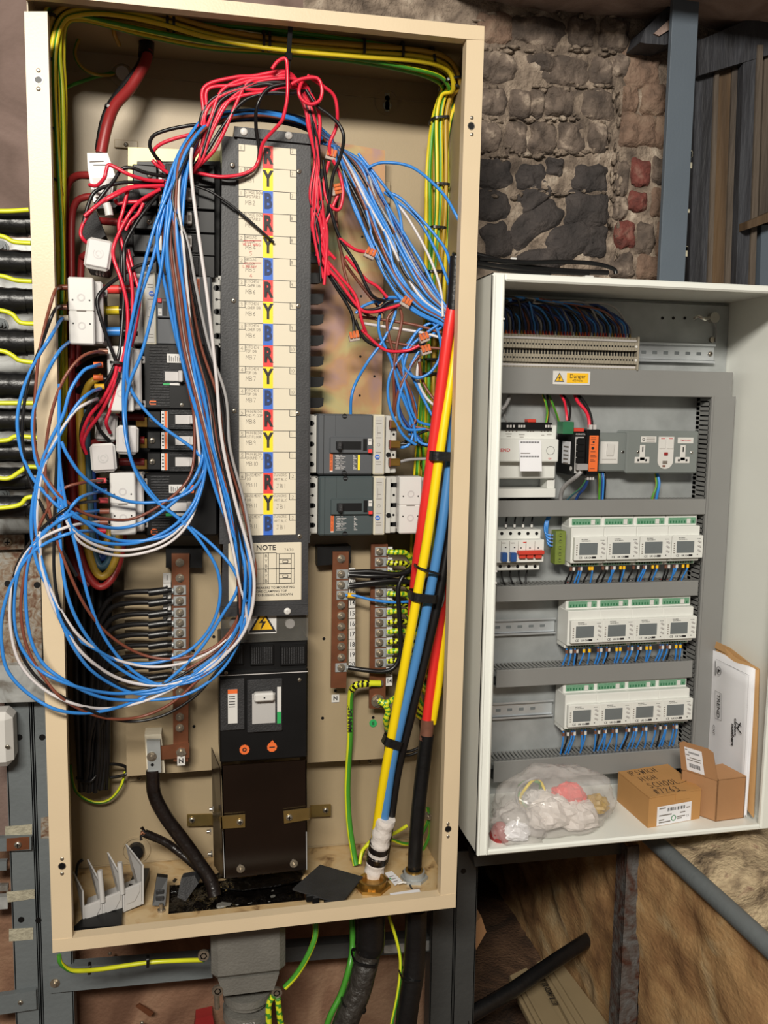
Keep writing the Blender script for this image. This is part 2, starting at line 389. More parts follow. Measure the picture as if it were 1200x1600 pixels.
# stroke lettering for handwriting
SF = {'A': ['0,0 .5,1 1,0', '.2,.4 .8,.4'], 'B': ['0,0 0,1 .7,.9 .7,.6 0,.5 .8,.4 .8,.1 0,0'], 'C': ['.9,.9 .4,1 0,.6 0,.3 .4,0 .9,.1'], 'D': ['0,0 0,1 .7,.8 .8,.4 .5,.05 0,0'],
 'E': ['.8,1 0,1 0,0 .8,0', '0,.5 .6,.5'], 'F': ['.8,1 0,1 0,0', '0,.5 .6,.5'], 'G': ['.9,.9 .4,1 0,.5 .3,0 .8,.1 .9,.45 .5,.45'], 'H': ['0,0 0,1', '.8,0 .8,1', '0,.5 .8,.5'], 'I': ['.3,0 .3,1'],
 'J': ['.1,1 .8,1', '.5,1 .5,.1 .2,0 0,.2'], 'K': ['0,0 0,1', '.8,1 0,.5 .8,0'], 'L': ['0,1 0,0 .8,0'], 'M': ['0,0 .1,1 .5,.4 .9,1 1,0'], 'N': ['0,0 0,1 .8,0 .8,1'], 'O': ['.4,1 0,.6 .1,.1 .5,0 .9,.4 .8,.9 .4,1'],
 'P': ['0,0 0,1 .7,.9 .7,.55 0,.5'], 'R': ['0,0 0,1 .7,.9 .7,.55 0,.5 .8,0'], 'S': ['.8,.9 .3,1 .1,.75 .7,.4 .7,.1 .3,0 0,.1'], 'T': ['0,1 1,1', '.5,1 .5,0'], 'U': ['0,1 0,.2 .4,0 .8,.2 .8,1'],
 'W': ['0,1 .2,0 .5,.7 .8,0 1,1'], 'Y': ['0,1 .4,.5 .8,1', '.4,.5 .4,0'], 'X': ['0,0 .8,1', '0,1 .8,0'], '1': ['.3,0 .3,1'], '2': ['0,.8 .4,1 .7,.7 0,0 .8,0'], '3': ['0,.9 .5,1 .6,.7 .3,.5 .7,.3 .5,0 0,.1'],
 '4': ['.6,0 .6,1 0,.3 .9,.3'], '5': ['.8,1 .1,1 .1,.6 .6,.6 .7,.2 .3,0 0,.1'], '6': ['.7,1 .1,.5 .1,.1 .5,0 .7,.3 .4,.5 .1,.4'], '7': ['0,1 .8,1 .3,0'], '8': ['.4,.5 .1,.75 .4,1 .7,.75 .4,.5 0,.25 .4,0 .8,.25 .4,.5'],
 '9': ['.7,.6 .3,.5 .1,.8 .4,1 .7,.8 .6,0'], '0': ['.4,1 0,.6 .1,.1 .5,0 .8,.4 .7,.9 .4,1'], '#': ['.2,0 .4,1', '.6,0 .8,1', '0,.35 .9,.35', '0,.7 .9,.7'], '-': ['.1,.5 .7,.5']}
def hand(mb, s, o, h, ux=(1, 0, 0), uz=(0, 0, 1), wd=0.0006, sp=0.95, nrm=(0, -1, 0), ratio=.72):
    o = Vector(o); ux = Vector(ux); uz = Vector(uz); x = 0
    for ch in s:
        for st in SF.get(ch, []):
            pts = []
            for q in st.split():
                a, b = q.split(','); pts.append(o + ux * (x + float(a) * h * ratio) + uz * (float(b) * h))
            mb.ribbon(pts, wd, nrm)
        x += h * sp * (0.55 if ch in ' I1' else 1)
    return x
#@@MORE
# ================================================================== STRUCTURE
def rough_sheet(nu, nv, fn, amp, sc, seed, nrm):
    """grid over (u,v) in 0..1 with fractal relief along nrm"""
    vs = []; fs = []; nrm = Vector(nrm)
    for j in range(nv + 1):
        for i in range(nu + 1):
            p = Vector(fn(i / nu, j / nv)); q = p * sc + Vector((seed, seed * .7, 0))
            vs.append(p + nrm * (amp * (noise.noise(q) + .5 * noise.noise(q * 2.3) + .3 * noise.noise(q * 5.1))))
    for j in range(nv):
        for i in range(nu):
            a = j * (nu + 1) + i; fs.append((a, a + 1, a + nu + 2, a + nu + 1))
    return vs, fs
YW = 0.37
b = MB('dark_earth'); vs, fs = rough_sheet(40, 40, lambda u, v: (-2.5 + 6 * u, -3 + 5 * v, 0), .012, 5, 3, (0, 0, 1)); b.add(vs, fs, True)
b.build('floor', kind='structure')
b = MB('mortar'); vs, fs = rough_sheet(90, 90, lambda u, v: (.45 + 1.6 * u, YW, .66 + 1.75 * v), .010, 11, 1, (0, -1, 0)); b.add(vs, fs, True)
wall_back = b.build('wall_back', kind='structure', loc=(.45, YW, .66))
b = MB('plaster_pink'); vs, fs = rough_sheet(20, 30, lambda u, v: (-1.2 + 1.65 * u, YW, .66 + 1.75 * v), .004, 5, 2, (0, -1, 0)); b.add(vs, fs, True)
b.build('wall_left', kind='structure')
b = MB('plaster_brown'); vs, fs = rough_sheet(40, 16, lambda u, v: (-1.2 + 1.98 * u, YW + .02, -.01 + .70 * v), .008, 6, 5, (0, -1, 0)); b.add(vs, fs, True)
b.box(-1.2, .78, YW + .03, YW + .06, 0, .70)
b.build('wall_lower', kind='structure')
# recess under the white cabinet: dark back, and the low rough wall that comes forward on the right
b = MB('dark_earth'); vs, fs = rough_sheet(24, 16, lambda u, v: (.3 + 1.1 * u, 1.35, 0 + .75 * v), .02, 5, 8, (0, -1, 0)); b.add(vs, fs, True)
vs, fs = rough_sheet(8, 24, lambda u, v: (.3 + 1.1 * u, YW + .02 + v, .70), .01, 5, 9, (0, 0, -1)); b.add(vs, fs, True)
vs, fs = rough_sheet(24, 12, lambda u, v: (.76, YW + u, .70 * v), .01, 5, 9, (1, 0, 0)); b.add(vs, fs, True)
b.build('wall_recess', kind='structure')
XR = 1.152
b = MB('rough_tan'); vs, fs = rough_sheet(120, 40, lambda u, v: (XR + .03 * (1 - v), -1.0 + 2.35 * u, .66 * v), .012, 9, 4, (-1, 0, 0)); b.add(vs, fs, True)
wall_right = b.build('wall_right', kind='structure', loc=(XR, 0, 0))
b = MB('dirty_ledge'); vs, fs = rough_sheet(40, 100, lambda u, v: (XR + .01 + .9 * u, -1.0 + 1.38 * v, .655 + .05 * min(1, u * 6)), .022, 12, 6, (0, 0, 1)); b.add(vs, fs, True)
b.build('ledge', wall_right)
b = MB('soffit'); b.box(.75, 2.0, .06, .6, P(980, 22, .36).z, 2.5)
vs, fs = rough_sheet(30, 20, lambda u, v: (.75 + 1.25 * u, .06 + .54 * v, P(980, 22, .36).z - .004), .008, 9, 2, (0, 0, -1)); b.add(vs, fs, True)
b.build('ceiling', kind='structure')
# stones of the old wall
def stone(cx, cy, w, h, mat, rot=0.0, dep=.009, seed=0):
    w *= 1.02; h *= 1.04
    c = P(cx, cy, YW); sc = (P(cx + 10, cy, YW).x - c.x) / 10
    N = 12; vs = []; fs = []; hw = w * sc * .5; hh = h * sc * .5
    cr, sr = math.cos(rot), math.sin(rot)
    for j in range(N + 1):
        for i in range(N + 1):
            u = 2 * i / N - 1; v = 2 * j / N - 1
            k = 1 / (abs(u) ** 5 + abs(v) ** 5) ** .2 * max(abs(u), abs(v)) if (u or v) else 1
            uu, vv = u * k, v * k
            q = Vector((uu * 1.3 + seed * 3.1, vv * 1.3, seed))
            ex = 1 + .26 * noise.noise(q) + .1 * noise.noise(q * 3); ez = 1 + .26 * noise.noise(q + Vector((9, 9, 0))) + .1 * noise.noise(q * 3.3)
            X = uu * hw * ex; Z = vv * hh * ez; e = max(abs(u), abs(v))
            D = dep * (1 - e ** 5) + (.009 * noise.noise(Vector((X * 38 + seed, Z * 38, seed))) + .005 * noise.noise(Vector((X * 110 + seed, Z * 110, seed)))) * (1 - e ** 6) - .005 * (e > .99)
            vs.append((c.x + X * cr - Z * sr, YW - .002 - D, c.z + X * sr + Z * cr))
    for j in range(N):
        for i in range(N):
            a = j * (N + 1) + i; fs.append((a, a + 1, a + N + 2, a + N + 1))
    MB(mat).add(vs, fs, True).build('red_brick' if mat == 'red_brick' else 'stone', wall_back)
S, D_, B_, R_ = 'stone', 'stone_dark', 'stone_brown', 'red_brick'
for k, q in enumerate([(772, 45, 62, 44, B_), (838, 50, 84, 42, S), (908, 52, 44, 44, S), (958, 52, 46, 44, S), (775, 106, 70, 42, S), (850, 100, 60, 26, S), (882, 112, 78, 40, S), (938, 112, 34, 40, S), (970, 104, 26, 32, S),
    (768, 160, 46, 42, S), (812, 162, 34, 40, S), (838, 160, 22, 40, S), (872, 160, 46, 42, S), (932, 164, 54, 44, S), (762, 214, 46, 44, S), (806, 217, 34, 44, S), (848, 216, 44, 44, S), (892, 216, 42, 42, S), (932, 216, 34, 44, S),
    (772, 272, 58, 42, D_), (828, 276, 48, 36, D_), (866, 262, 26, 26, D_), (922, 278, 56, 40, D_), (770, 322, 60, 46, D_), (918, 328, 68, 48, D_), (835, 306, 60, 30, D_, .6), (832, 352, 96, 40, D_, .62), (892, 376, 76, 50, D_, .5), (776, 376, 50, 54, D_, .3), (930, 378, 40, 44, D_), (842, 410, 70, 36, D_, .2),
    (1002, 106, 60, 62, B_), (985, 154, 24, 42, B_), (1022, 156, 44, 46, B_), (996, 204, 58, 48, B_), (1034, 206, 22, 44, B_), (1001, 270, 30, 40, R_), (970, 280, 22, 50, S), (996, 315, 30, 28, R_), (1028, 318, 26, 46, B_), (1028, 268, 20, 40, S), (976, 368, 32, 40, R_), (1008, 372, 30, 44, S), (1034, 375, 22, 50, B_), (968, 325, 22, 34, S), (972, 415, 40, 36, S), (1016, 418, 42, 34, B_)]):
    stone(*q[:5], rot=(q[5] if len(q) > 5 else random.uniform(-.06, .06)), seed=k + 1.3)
b = MB('mortar'); random.seed(11)
for k in range(150):
    row = random.choice((26, 80, 80, 137, 137, 187, 187, 240, 240, 300)); cx, cy = random.uniform(748, 960), row + random.gauss(0, 4)
    if k % 4 == 0: cx, cy = random.choice((957, 962, 968)) + random.gauss(0, 4), random.uniform(120, 420)
    c = P(cx, cy, YW - .008); sx, sz = random.uniform(.004, .016), random.uniform(.002, .006)
    if k % 4 == 0: sx, sz = sz, sx
    vs = [c + Vector((sx * math.cos(a) * random.uniform(.6, 1.2), random.uniform(0, .004), sz * math.sin(a) * random.uniform(.6, 1.3))) for a in [i * .785 for i in range(8)]]
    b.add(vs + [c + Vector((0, -.007, .001)), c + Vector((0, .012, 0))], [(i, (i + 1) % 8, 8) for i in range(8)] + [(i, (i + 1) % 8, 9) for i in range(8)], True)
b.build('mortar_crumbs', wall_back, kind='stuff')
# flaking black beam end under the soffit
b = MB('wood_black'); b.ppoly([(1000, 66), (1008, 45), (1046, 8), (1064, 4), (1062, 62), (1040, 70), (1010, 68)], .30, .36)
b.use('soffit'); b.ppoly([(1022, 52), (1046, 30), (1058, 28), (1056, 40), (1030, 56)], .295, .31)
tag(b.build('beam_end'), 'flaking black beam end under the plaster soffit', 'beam')
# blue grey steel post beside the stone wall
b = MB('post_blue'); x0 = P(1038, 300, .26).x; x1 = P(1078, 300, .26).x; z0, z1 = 0.0, 2.6
b.box(x0, x1, .262, .274, 1.2, z1, .001)
t = thing('steel_post', 'tall blue grey steel channel post in front of the stone wall', 'post', (x0, .262, 1.2))
b.build('channel', t)
b = MB('filler')
for k in range(26):
    zz = 1.2 + random.random() * .9; s_ = random.uniform(.001, .004); b.box(x1 - .001, x1 + s_, .262, .262 + s_ * 2, zz, zz + random.uniform(.004, .02))
b.build('paint_flakes', t, kind='stuff')
# old timber frame at the right edge
t = thing('timber_frame', 'old bare and black painted timber window frame at the right edge', 'window frame', (1.5, .3, 1.25))
def board(xa, xb, yt, yb, Y, mat, dep=.04, nm='board'):
    b = MB(mat); b.ppoly([(xa, yt), (xb, yt), (xb - (yb - yt) * .035, yb), (xa - (yb - yt) * .035, yb)], Y, Y + dep); b.build(nm, t)
board(1090, 1117, 60, 470, .34, 'wood_black'); board(1117, 1124, 110, 470, .335, 'wood_grey'); board(1124, 1145, 100, 470, .345, 'wood'); board(1145, 1163, 90, 470, .34, 'wood_grey')
board(1163, 1184, 60, 470, .32, 'wood_black'); board(1184, 1193, 70, 470, .315, 'wood_grey'); board(1196, 1240, 60, 345, .33, 'wood_grey'); board(1190, 1250, 352, 480, .33, 'post_blue', .02, 'panel')
b = MB('wood'); b.ppoly([(1168, 346), (1215, 326), (1215, 342), (1168, 358)], .29, .33); b.build('sill', t)
b = MB('wood_black'); b.ppoly([(1090, 64), (1240, 0), (1240, 74), (1092, 118)], .318, .40); b.build('lintel', t)
# ------------------------------------------------------------------ grey steel support frame
YS = 0.285
fr_t = thing('support_frame', 'grey painted steel channel frame carrying the cabinets', 'frame', (0.0, YS, 0.0))
def chan(xa, xb, ytop, pyref, mat='steel_paint', zb=0.0, Y=YS, nm='channel', lip=True, holes=()):
    b = MB(mat); x0 = P(xa, pyref, Y).x; x1 = P(xb, pyref, Y).x; zt = P((xa + xb) / 2, ytop, Y).z
    b.box(x0, x1, Y, Y + .004, zb, zt, .001); b.box(x0, x0 + .003, Y, Y + .04, zb, zt); b.box(x1 - .003, x1, Y, Y + .04, zb, zt)
    b.use('black')
    for (hx, hy) in holes: c = P(hx, hy, Y); b.cyl((c.x, Y - .0005, c.z), (0, 1, 0), .006, .002, 12)
    return b.build(nm, fr_t)
chan(14, 54, 790, 1300, holes=((30, 1152), (33, 1437), (60, 1438)))
chan(57, 108, 790, 1300, holes=((66, 1152),))
chan(672, 708, 1405, 1520, 'steel_dark'); chan(709, 742, 1330, 1520, 'steel_dark', holes=((724, 1361),))
chan(972, 1004, 1322, 1450, 'flaking_steel', Y=.20)
def hbar(px, Y, mat, nm, Y1=None, bolts=()):
    b = MB(mat); b.ppoly(px, Y, Y1 or Y + .012)
    for (hx, hy, r) in bolts: screw(b, P(hx, hy, Y), r, .004, 'bolt')
    return b.build(nm, fr_t)
hbar([(-30, 1040), (70, 1040), (72, 1096), (-30, 1099)], .25, 'galv_dirty', 'galvanised_rail', .285)
hbar([(-30, 1311), (49, 1308), (49, 1328), (-30, 1332)], .272, 'steel_paint', 'strap', bolts=((28, 1320, .007),))
hbar([(10, 1310), (46, 1308), (46, 1327), (10, 1330)], .2715, 'copper', 'rust_patch', .273, bolts=((28, 1320, .007),))
hbar([(-30, 1560), (56, 1548), (57, 1577), (-30, 1590)], .272, 'steel_paint', 'strap', bolts=((32, 1566, .005),))
hbar([(-30, 1385), (12, 1384), (12, 1392), (-30, 1394)], .30, 'galv_dirty', 'thin_rail'); hbar([(-30, 1402), (12, 1401), (12, 1420), (-30, 1424)], .30, 'galv_dirty', 'thin_rail'); hbar([(-30, 1347), (10, 1346), (10, 1360), (-30, 1362)], .30, 'steel_paint', 'thin_rail')
hbar([(10, 1394), (54, 1390), (54, 1404), (12, 1410)], .2835, 'filler', 'filler_patch', .2855); hbar([(8, 1292), (50, 1288), (50, 1307), (8, 1308)], .2835, 'filler', 'filler_patch', .2855); hbar([(14, 1452), (52, 1450), (52, 1468), (14, 1471)], .2835, 'filler', 'filler_patch', .2855)
hbar([(64, 1278), (80, 1276), (80, 1310), (64, 1310)], .2835, 'rusty', 'rust_patch', .2855)
hbar([(76, 1514), (330, 1494), (332, 1528), (78, 1552)], .275, 'steel_paint', 'cross_rail', .30)
b = MB('bolt'); hexbolt(b, P(86, 1536, .275), .007, .006); b.build('hex_bolt', fr_t)
hbar([(330, 1490), (690, 1462), (690, 1486), (330, 1512)], .30, 'steel_dark', 'cross_rail', .33)
hbar([(600, 1478), (672, 1470), (672, 1485), (600, 1490)], .298, 'galv_dirty', 'shim_plate', .302)
hbar([(740, 1338), (972, 1318), (972, 1334), (742, 1354)], .22, 'steel_dark', 'cross_rail', .26)
# metal backing plate and trunk behind the incoming cables
b = MB('galv_dirty'); b.ppoly([(-40, 372), (96, 372), (96, 832), (-40, 835)], .262, .268); bk = tag(b.build('backing_plate', loc=P(20, 832, .262)), 'dirty galvanised backing plate behind the black cables at the left', 'plate')
b = MB('rusty'); b.ppoly([(-30, 836), (37, 836), (38, 858), (-30, 860)], .255, .262); screw(b, P(12, 847, .255), .008, .004); b.build('rusty_plate', bk)
b = MB('rusty'); b.ppoly([(-30, 860), (62, 860), (66, 1040), (-30, 1040)], .27, .274); b.use('black')
for (x, y) in ((12, 912), (58, 914)): c = P(x, y, .27); b.cyl((c.x, .2695, c.z), (0, 1, 0), .006, .002, 12)
b.build('lower_plate', bk)
for (x, y) in ((2, 508), (3, 387), (5, 772)):
    b = MB('galv_dirty'); hexbolt(b, P(x, y, .262), .009, .012, 'steel_paint'); b.build('hex_bolt', bk)
# white surface switch at the left edge
fr = Fr(-26, 1115, 20, 1200, .23); t = thing('wall_switch', 'white plastic switch box on the frame at the left edge', 'switch', fr.base())
b = MB('white_plastic'); b.box(fr.x0, fr.x1, .225, .285, fr.z0, fr.z1, .012); b.build('box', t)
b = MB('white_dull'); b.box(fr.x(.2), fr.x(.55), .22, .226, fr.z(.3), fr.z(.7), .003); b.build('rocker', t)
b = MB('bolt'); screw(b, (fr.x(.82), .225, fr.z(.6)), .004, .002); b.build('screw', t)
# incoming black cables with their earth wires (left edge)
for k, (y, h) in enumerate([(350, 36), (410, 36), (470, 38), (535, 40), (602, 40), (656, 36), (705, 34), (748, 36), (792, 36)]):
    a = P(-60, y - 2, .12); e = P(60, y, .12); r = h / 2 * .00108
    t = thing('armoured_cable', 'thick black sleeved supply cable, %s of nine entering the left side' % ['topmost', 'second down', 'third down', 'fourth down', 'middle', 'fourth up', 'third up', 'second up', 'lowest'][k], 'cable', a)
    b = MB('black_rubber'); pts = spline([a, a * .6 + e * .4 + Vector((0, 0, .001)), e * .8 + a * .2, e], 8); b.tube(pts, r * .92, 14); b.build('sheath', t)
    b = MB('black_rubber'); c = P(20, y, .12); b.tube([Vector((c.x - .03 + .004 * i, .12, c.z)) for i in range(14)], r, 14, rfun=lambda q: .97 + .06 * math.sin(q * 7) ** 2); b.build('shrink_sleeve', t)
for k, pts in enumerate([[(-30, 329), (10, 330), (45, 328)], [(-30, 364), (5, 370), (22, 378), (48, 380)], [(-30, 428), (5, 432), (25, 438), (50, 440)], [(-30, 480), (5, 486), (20, 492), (32, 504), (54, 506)], [(-30, 545), (5, 549), (20, 556), (30, 563), (54, 567)], [(-30, 630), (10, 630), (56, 630)], [(-30, 690), (10, 688), (25, 682), (58, 684)], [(-30, 742), (10, 748), (30, 738), (42, 730), (60, 730)], [(-30, 795), (10, 793), (32, 788), (42, 778), (60, 776)]]):
    wire('earth_wire', 'yellow green earth wire lying over the %s black cable at the left' % ['topmost', 'second', 'third', 'fourth', 'fifth', 'sixth', 'seventh', 'eighth', 'lowest'][k], [(x, y, .085) for x, y in pts], 'w_lime', .0038, 'earth wires on the incoming cables', mats=LG, twist=.0)
# ================================================================== MAIN CABINET
TL, TR, BR, BL = (36, -31), (757, 41), (712, 1418), (82, 1489)
iTL, iTR, iBR, iBL = (73, 1), (729, 62), (688, 1401), (113, 1466)
cab = thing('distribution_cabinet', 'tall open cream steel electrical cabinet on the left', 'cabinet', (.35, .12, .65))
b = MB('cream'); b.ppoly([(37.5, 18), (74, 18), iBL, (81.5, 1471)], 0, .02)
b.build('left_stile', cab)
b = MB('cream'); b.ppoly([iTR, (756.5, 63), (712.5, 1397), (688, 1400.5)], 0, .02); b.build('right_stile', cab)
b = MB('cream'); b.ppoly([TL, TR, (756.5, 62.5), (729, 61), (73.5, -7), (37, -9)], -.0008, .02); b.build('top_rail', cab)
b = MB('cream'); b.ppoly([(81.5, 1469), (112, 1466), (688, 1400), (712.5, 1396), BR, BL], -.0008, .02); b.build('bottom_rail', cab)
cx0 = .001; cx1 = P(735, 700, 0).x; ZB, ZT = .652, 2.15
b = MB('tan'); b.box(cx0, cx0 + .002, .02, .25, ZB, ZT); b.build('left_side', cab)
b = MB('tan'); b.box(cx1 - .002, cx1, .02, .25, ZB, ZT); b.build('right_side', cab)
b = MB('tan'); b.box(cx0, cx1, .02, .25, ZT - .004, ZT - .002); b.build('roof_plate', cab)
b = MB('tan'); b.box(cx0, cx1, .248, .252, ZB, ZT)
b.use('tan'); b.box(cx0 + .01, cx1 - .01, .2455, .248, P(400, 110, .25).z - .03, P(400, 110, .25).z - .028); b.box(cx0 + .01, cx1 - .01, .2455, .248, P(480, 1338, .25).z + .02, P(480, 1338, .25).z + .022)
b.build('back_plate', cab)
ZF = .662
# floor plate with the burnt cable slot
hole = [PZ(x, y, ZF) for x, y in ((263, 1429), (455, 1408), (470, 1366), (276, 1378))]
hx0 = min(hole[0].x, hole[3].x); hx1 = max(hole[1].x, hole[2].x); hy0 = (hole[0].y + hole[1].y) / 2; hy1 = (hole[2].y + hole[3].y) / 2
b = MB('oily_tan'); b.box(cx0, hx0, .02, .25, ZF - .002, ZF); b.box(hx1, cx1, .02, .25, ZF - .002, ZF); b.box(hx0, hx1, .02, hy0, ZF - .002, ZF); b.box(hx0, hx1, hy1, .25, ZF - .002, ZF)
b.build('floor_plate', cab)
for q, s_ in ((((60, 110), (60, 125), (60, 139)), 1), (((97, 1342), (97, 1353), (97, 1365)), 1), (((737, 184), (736, 197), (737, 210)), 1), (((700, 1287), (700, 1295), (700, 1307)), 1)):
    b = MB('bolt')
    for i in (0, 2): c = P(*q[i], 0); b.dome((c.x, 0, c.z), (0, -1, 0), .0032, .0015, 10)
    b.use('black'); c = P(*q[1], 0); b.cyl((c.x, -.0006, c.z), (0, 1, 0), .0052, .002, 14); b.use('bolt'); b.ring((c.x, -.001, c.z), (0, 1, 0), .0052, .0062, .002, 14)
    b.build('latch_fixing', cab)
# raised lower mounting panels
b = MB('tan'); b.ppoly([(193, 835), (345, 835), (345, 1202), (198, 1213)], .19, .248); b.use('black')
for (x, y) in ((303, 1135), (334, 995), (302, 1017)): c = P(x, y, .19); b.cyl((c.x, .1895, c.z), (0, 1, 0), .003, .002, 10)
b.build('left_panel', cab)
b = MB('tan'); b.ppoly([(478, 835), (604, 835), (600, 1185), (480, 1192)], .19, .248); b.use('black')
for (x, y) in ((506, 998), (504, 1122), (524, 1079), (583, 1121)): c = P(x, y, .19); b.cyl((c.x, .1895, c.z), (0, 1, 0), .003, .002, 10)
b.build('right_panel', cab)
b = MB('tan'); b.ppoly([(600, 835), (655, 835), (655, 1180), (600, 1185)], .235, .248); b.build('right_panel_wing', cab)
for (x, y, nm) in ((605, 160, 'keyhole'),):
    c = P(x, y, .247); b = MB('tan'); b.ring((c.x, .246, c.z), (0, 1, 0), .021, .023, .002, 28); b.use('galv_bright'); b.cyl((c.x, .2455, c.z - .006), (0, 1, 0), .008, .002, 16); b.cyl((c.x, .2455, c.z + .007), (0, 1, 0), .005, .002, 12); b.box(c.x - .004, c.x + .004, .2455, .248, c.z - .016, c.z + .016)
    b.build(nm, cab)
for (x, y) in ((186, 50), (192, 118)):
    c = P(x, y, .25); b = MB('white_dull'); b.cyl((c.x, .235, c.z), (0, 1, 0), .011, .012, 16); b.use('tan'); b.ring((c.x, .244, c.z), (0, 1, 0), .018, .021, .004, 24); b.build('white_grommet', cab)
c = P(213, 1327, .25); b = MB('black_rubber'); b.cyl((c.x, .235, c.z), (0, 1, 0), .014, .014, 18, r2=.016); b.use('tan'); b.ring((c.x, .245, c.z), (0, 1, 0), .024, .027, .003, 28); b.build('black_grommet', cab)
for (x, y) in ((588, 282), (600, 300)):
    c = P(x, y, .235); b = MB('tan'); b.box(c.x - .012, c.x + .012, .235, .248, c.z - .02, c.z + .02, .001); b.build('fixing_tab', cab)
for (x, y) in ((197, 226), (218, 1216), (578, 1190)):
    c = P(x, y, .243); b = MB('tan'); b.box(c.x - .02, c.x + .02, .243, .248, c.z - .006, c.z + .008, .001); screw(b, (c.x, .243, c.z), .004, .003); b.build('fixing_tab', cab)
# zinc plated gear plates
b = MB('zinc'); b.ppoly([(484, 215), (602, 235), (596, 660), (484, 660)], .20, .204); b.use('black')
for (x, y) in ((565, 432), (564, 463), (563, 527), (563, 557), (585, 588), (562, 618), (586, 496), (566, 370), (567, 337)): c = P(x, y, .2); b.cyl((c.x, .1995, c.z), (0, 1, 0), .0022, .001, 10)
tag(b.build('zinc_plate'), 'rainbow passivated zinc plate right of the busbar column', 'plate')
b = MB('zinc_green'); b.ppoly([(200, 230), (350, 236), (350, 300), (200, 300)], .20, .204); tag(b.build('zinc_plate'), 'pale green passivated zinc plate above the left breakers', 'plate')
b = MB('black'); b.ppoly([(214, 252), (348, 252), (348, 846), (188, 846), (186, 300), (212, 296)], .191, .2)
tag(b.build('chassis_plate'), 'black moulded backing behind the left breakers', 'plate')
# ================================================================== BUSBAR COLUMN
YC = .088
col = thing('busbar_column', 'black busbar cover down the middle with the R Y B paper chart', 'busbar cover', P(415, 845, YC))
b = MB('cover_black'); b.ppoly([(347, 212), (486, 226), (484, 848), (343, 850)], YC, .2); b.build('cover', col)
b = MB('cover_black'); b.ppoly([(371, 214), (485, 225), (481, 955), (345, 957)], YC - .003, YC + .01); b.build('cover_lip', col)
b = MB('cover_black'); b.ppoly([(366, 197), (488, 210), (487, 225), (366, 213)], YC - .008, .17); b.build('top_cap', col)
b = MB('cover_black'); b.ppoly([(344, 948), (481, 945), (481, 961), (344, 964)], YC - .008, .12); b.build('bottom_cap', col)
for (x, y) in ((381, 206), (451, 212), (385, 956), (449, 955)):
    b = MB('white_plastic'); b.dome(P(x, y, YC - .008), (0, -1, 0), .0062, .003, 14); b.use('white_dull'); b.cyl(P(x, y, YC - .0112), (0, 1, 0), .002, .001, 8); b.build('rivet', col)
for (x, y) in ((363, 258), (467, 268), (365, 470), (466, 478), (366, 642), (465, 646), (365, 838), (468, 838)):
    b = MB('bolt'); c = P(x, y, YC - .003); b.dome(c, (0, -1, 0), .0042, .002, 12); b.use('black'); b.cyl((c.x, c.y - .0022, c.z), (0, 1, 0), .0017, .001, 6); b.build('screw', col)
for k in range(12):
    y = 272 + 32.5 * k; b = MB('black'); b.ppoly([(482, y - 8), (506, y - 8), (505, y + 5), (498, y + 8), (482, y + 8)], .135, .15); b.build('busbar_stub', col)
# paper chart
YP = YC - .0045
chart = thing('circuit_chart', 'long cream paper chart of R Y B ways fixed on the busbar cover', 'chart', P(418, 835, YP))
b = MB('paper'); b.ppoly([(373, 225), (463, 233), (462, 835), (374, 837)], YP, YP + .001); b.build('paper', chart)
cxa, cxb = P(373.5, 520, YP).x, P(463, 520, YP).x; sx0, sx1 = P(411, 520, YP).x, P(426.5, 520, YP).x
zt = P(418, 228, YP).z; zb = P(418, 836, YP).z; rh = (zt - zb) / 18
letters = MB('ink'); lines = MB('ink'); pen = MB('pencil'); redi = MB('red_ink')
NT = {1: ('OFFICE', '', 'MB1'), 2: ('STAGE DOWN', 'UPSTAIRS', 'MB2'), 3: ('STAGE DOWN', 'UPSTAIRS', 'MB3'), 4: ('GROUND', 'FLOOR', 'MB4'), 5: ('GROUND', 'FLOOR', 'MB5'), 12: ('MAIN BLDG', '2ND FLOOR', 'MB8'), 13: ('MAIN BLDG', '1ST FLOOR', 'MB9'), 14: ('MAIN BLDG', 'GROUND FLR', 'MB10')}
for i in (6, 7, 8): NT[i] = ('KITCHEN', 'LOWER DB', 'MB6')
for i in (9, 10, 11): NT[i] = ('KITCHEN', 'TOP DB', 'MB7')
for i in (15, 16, 17): NT[i] = ('BASEMENT', ' DB', 'MB11')
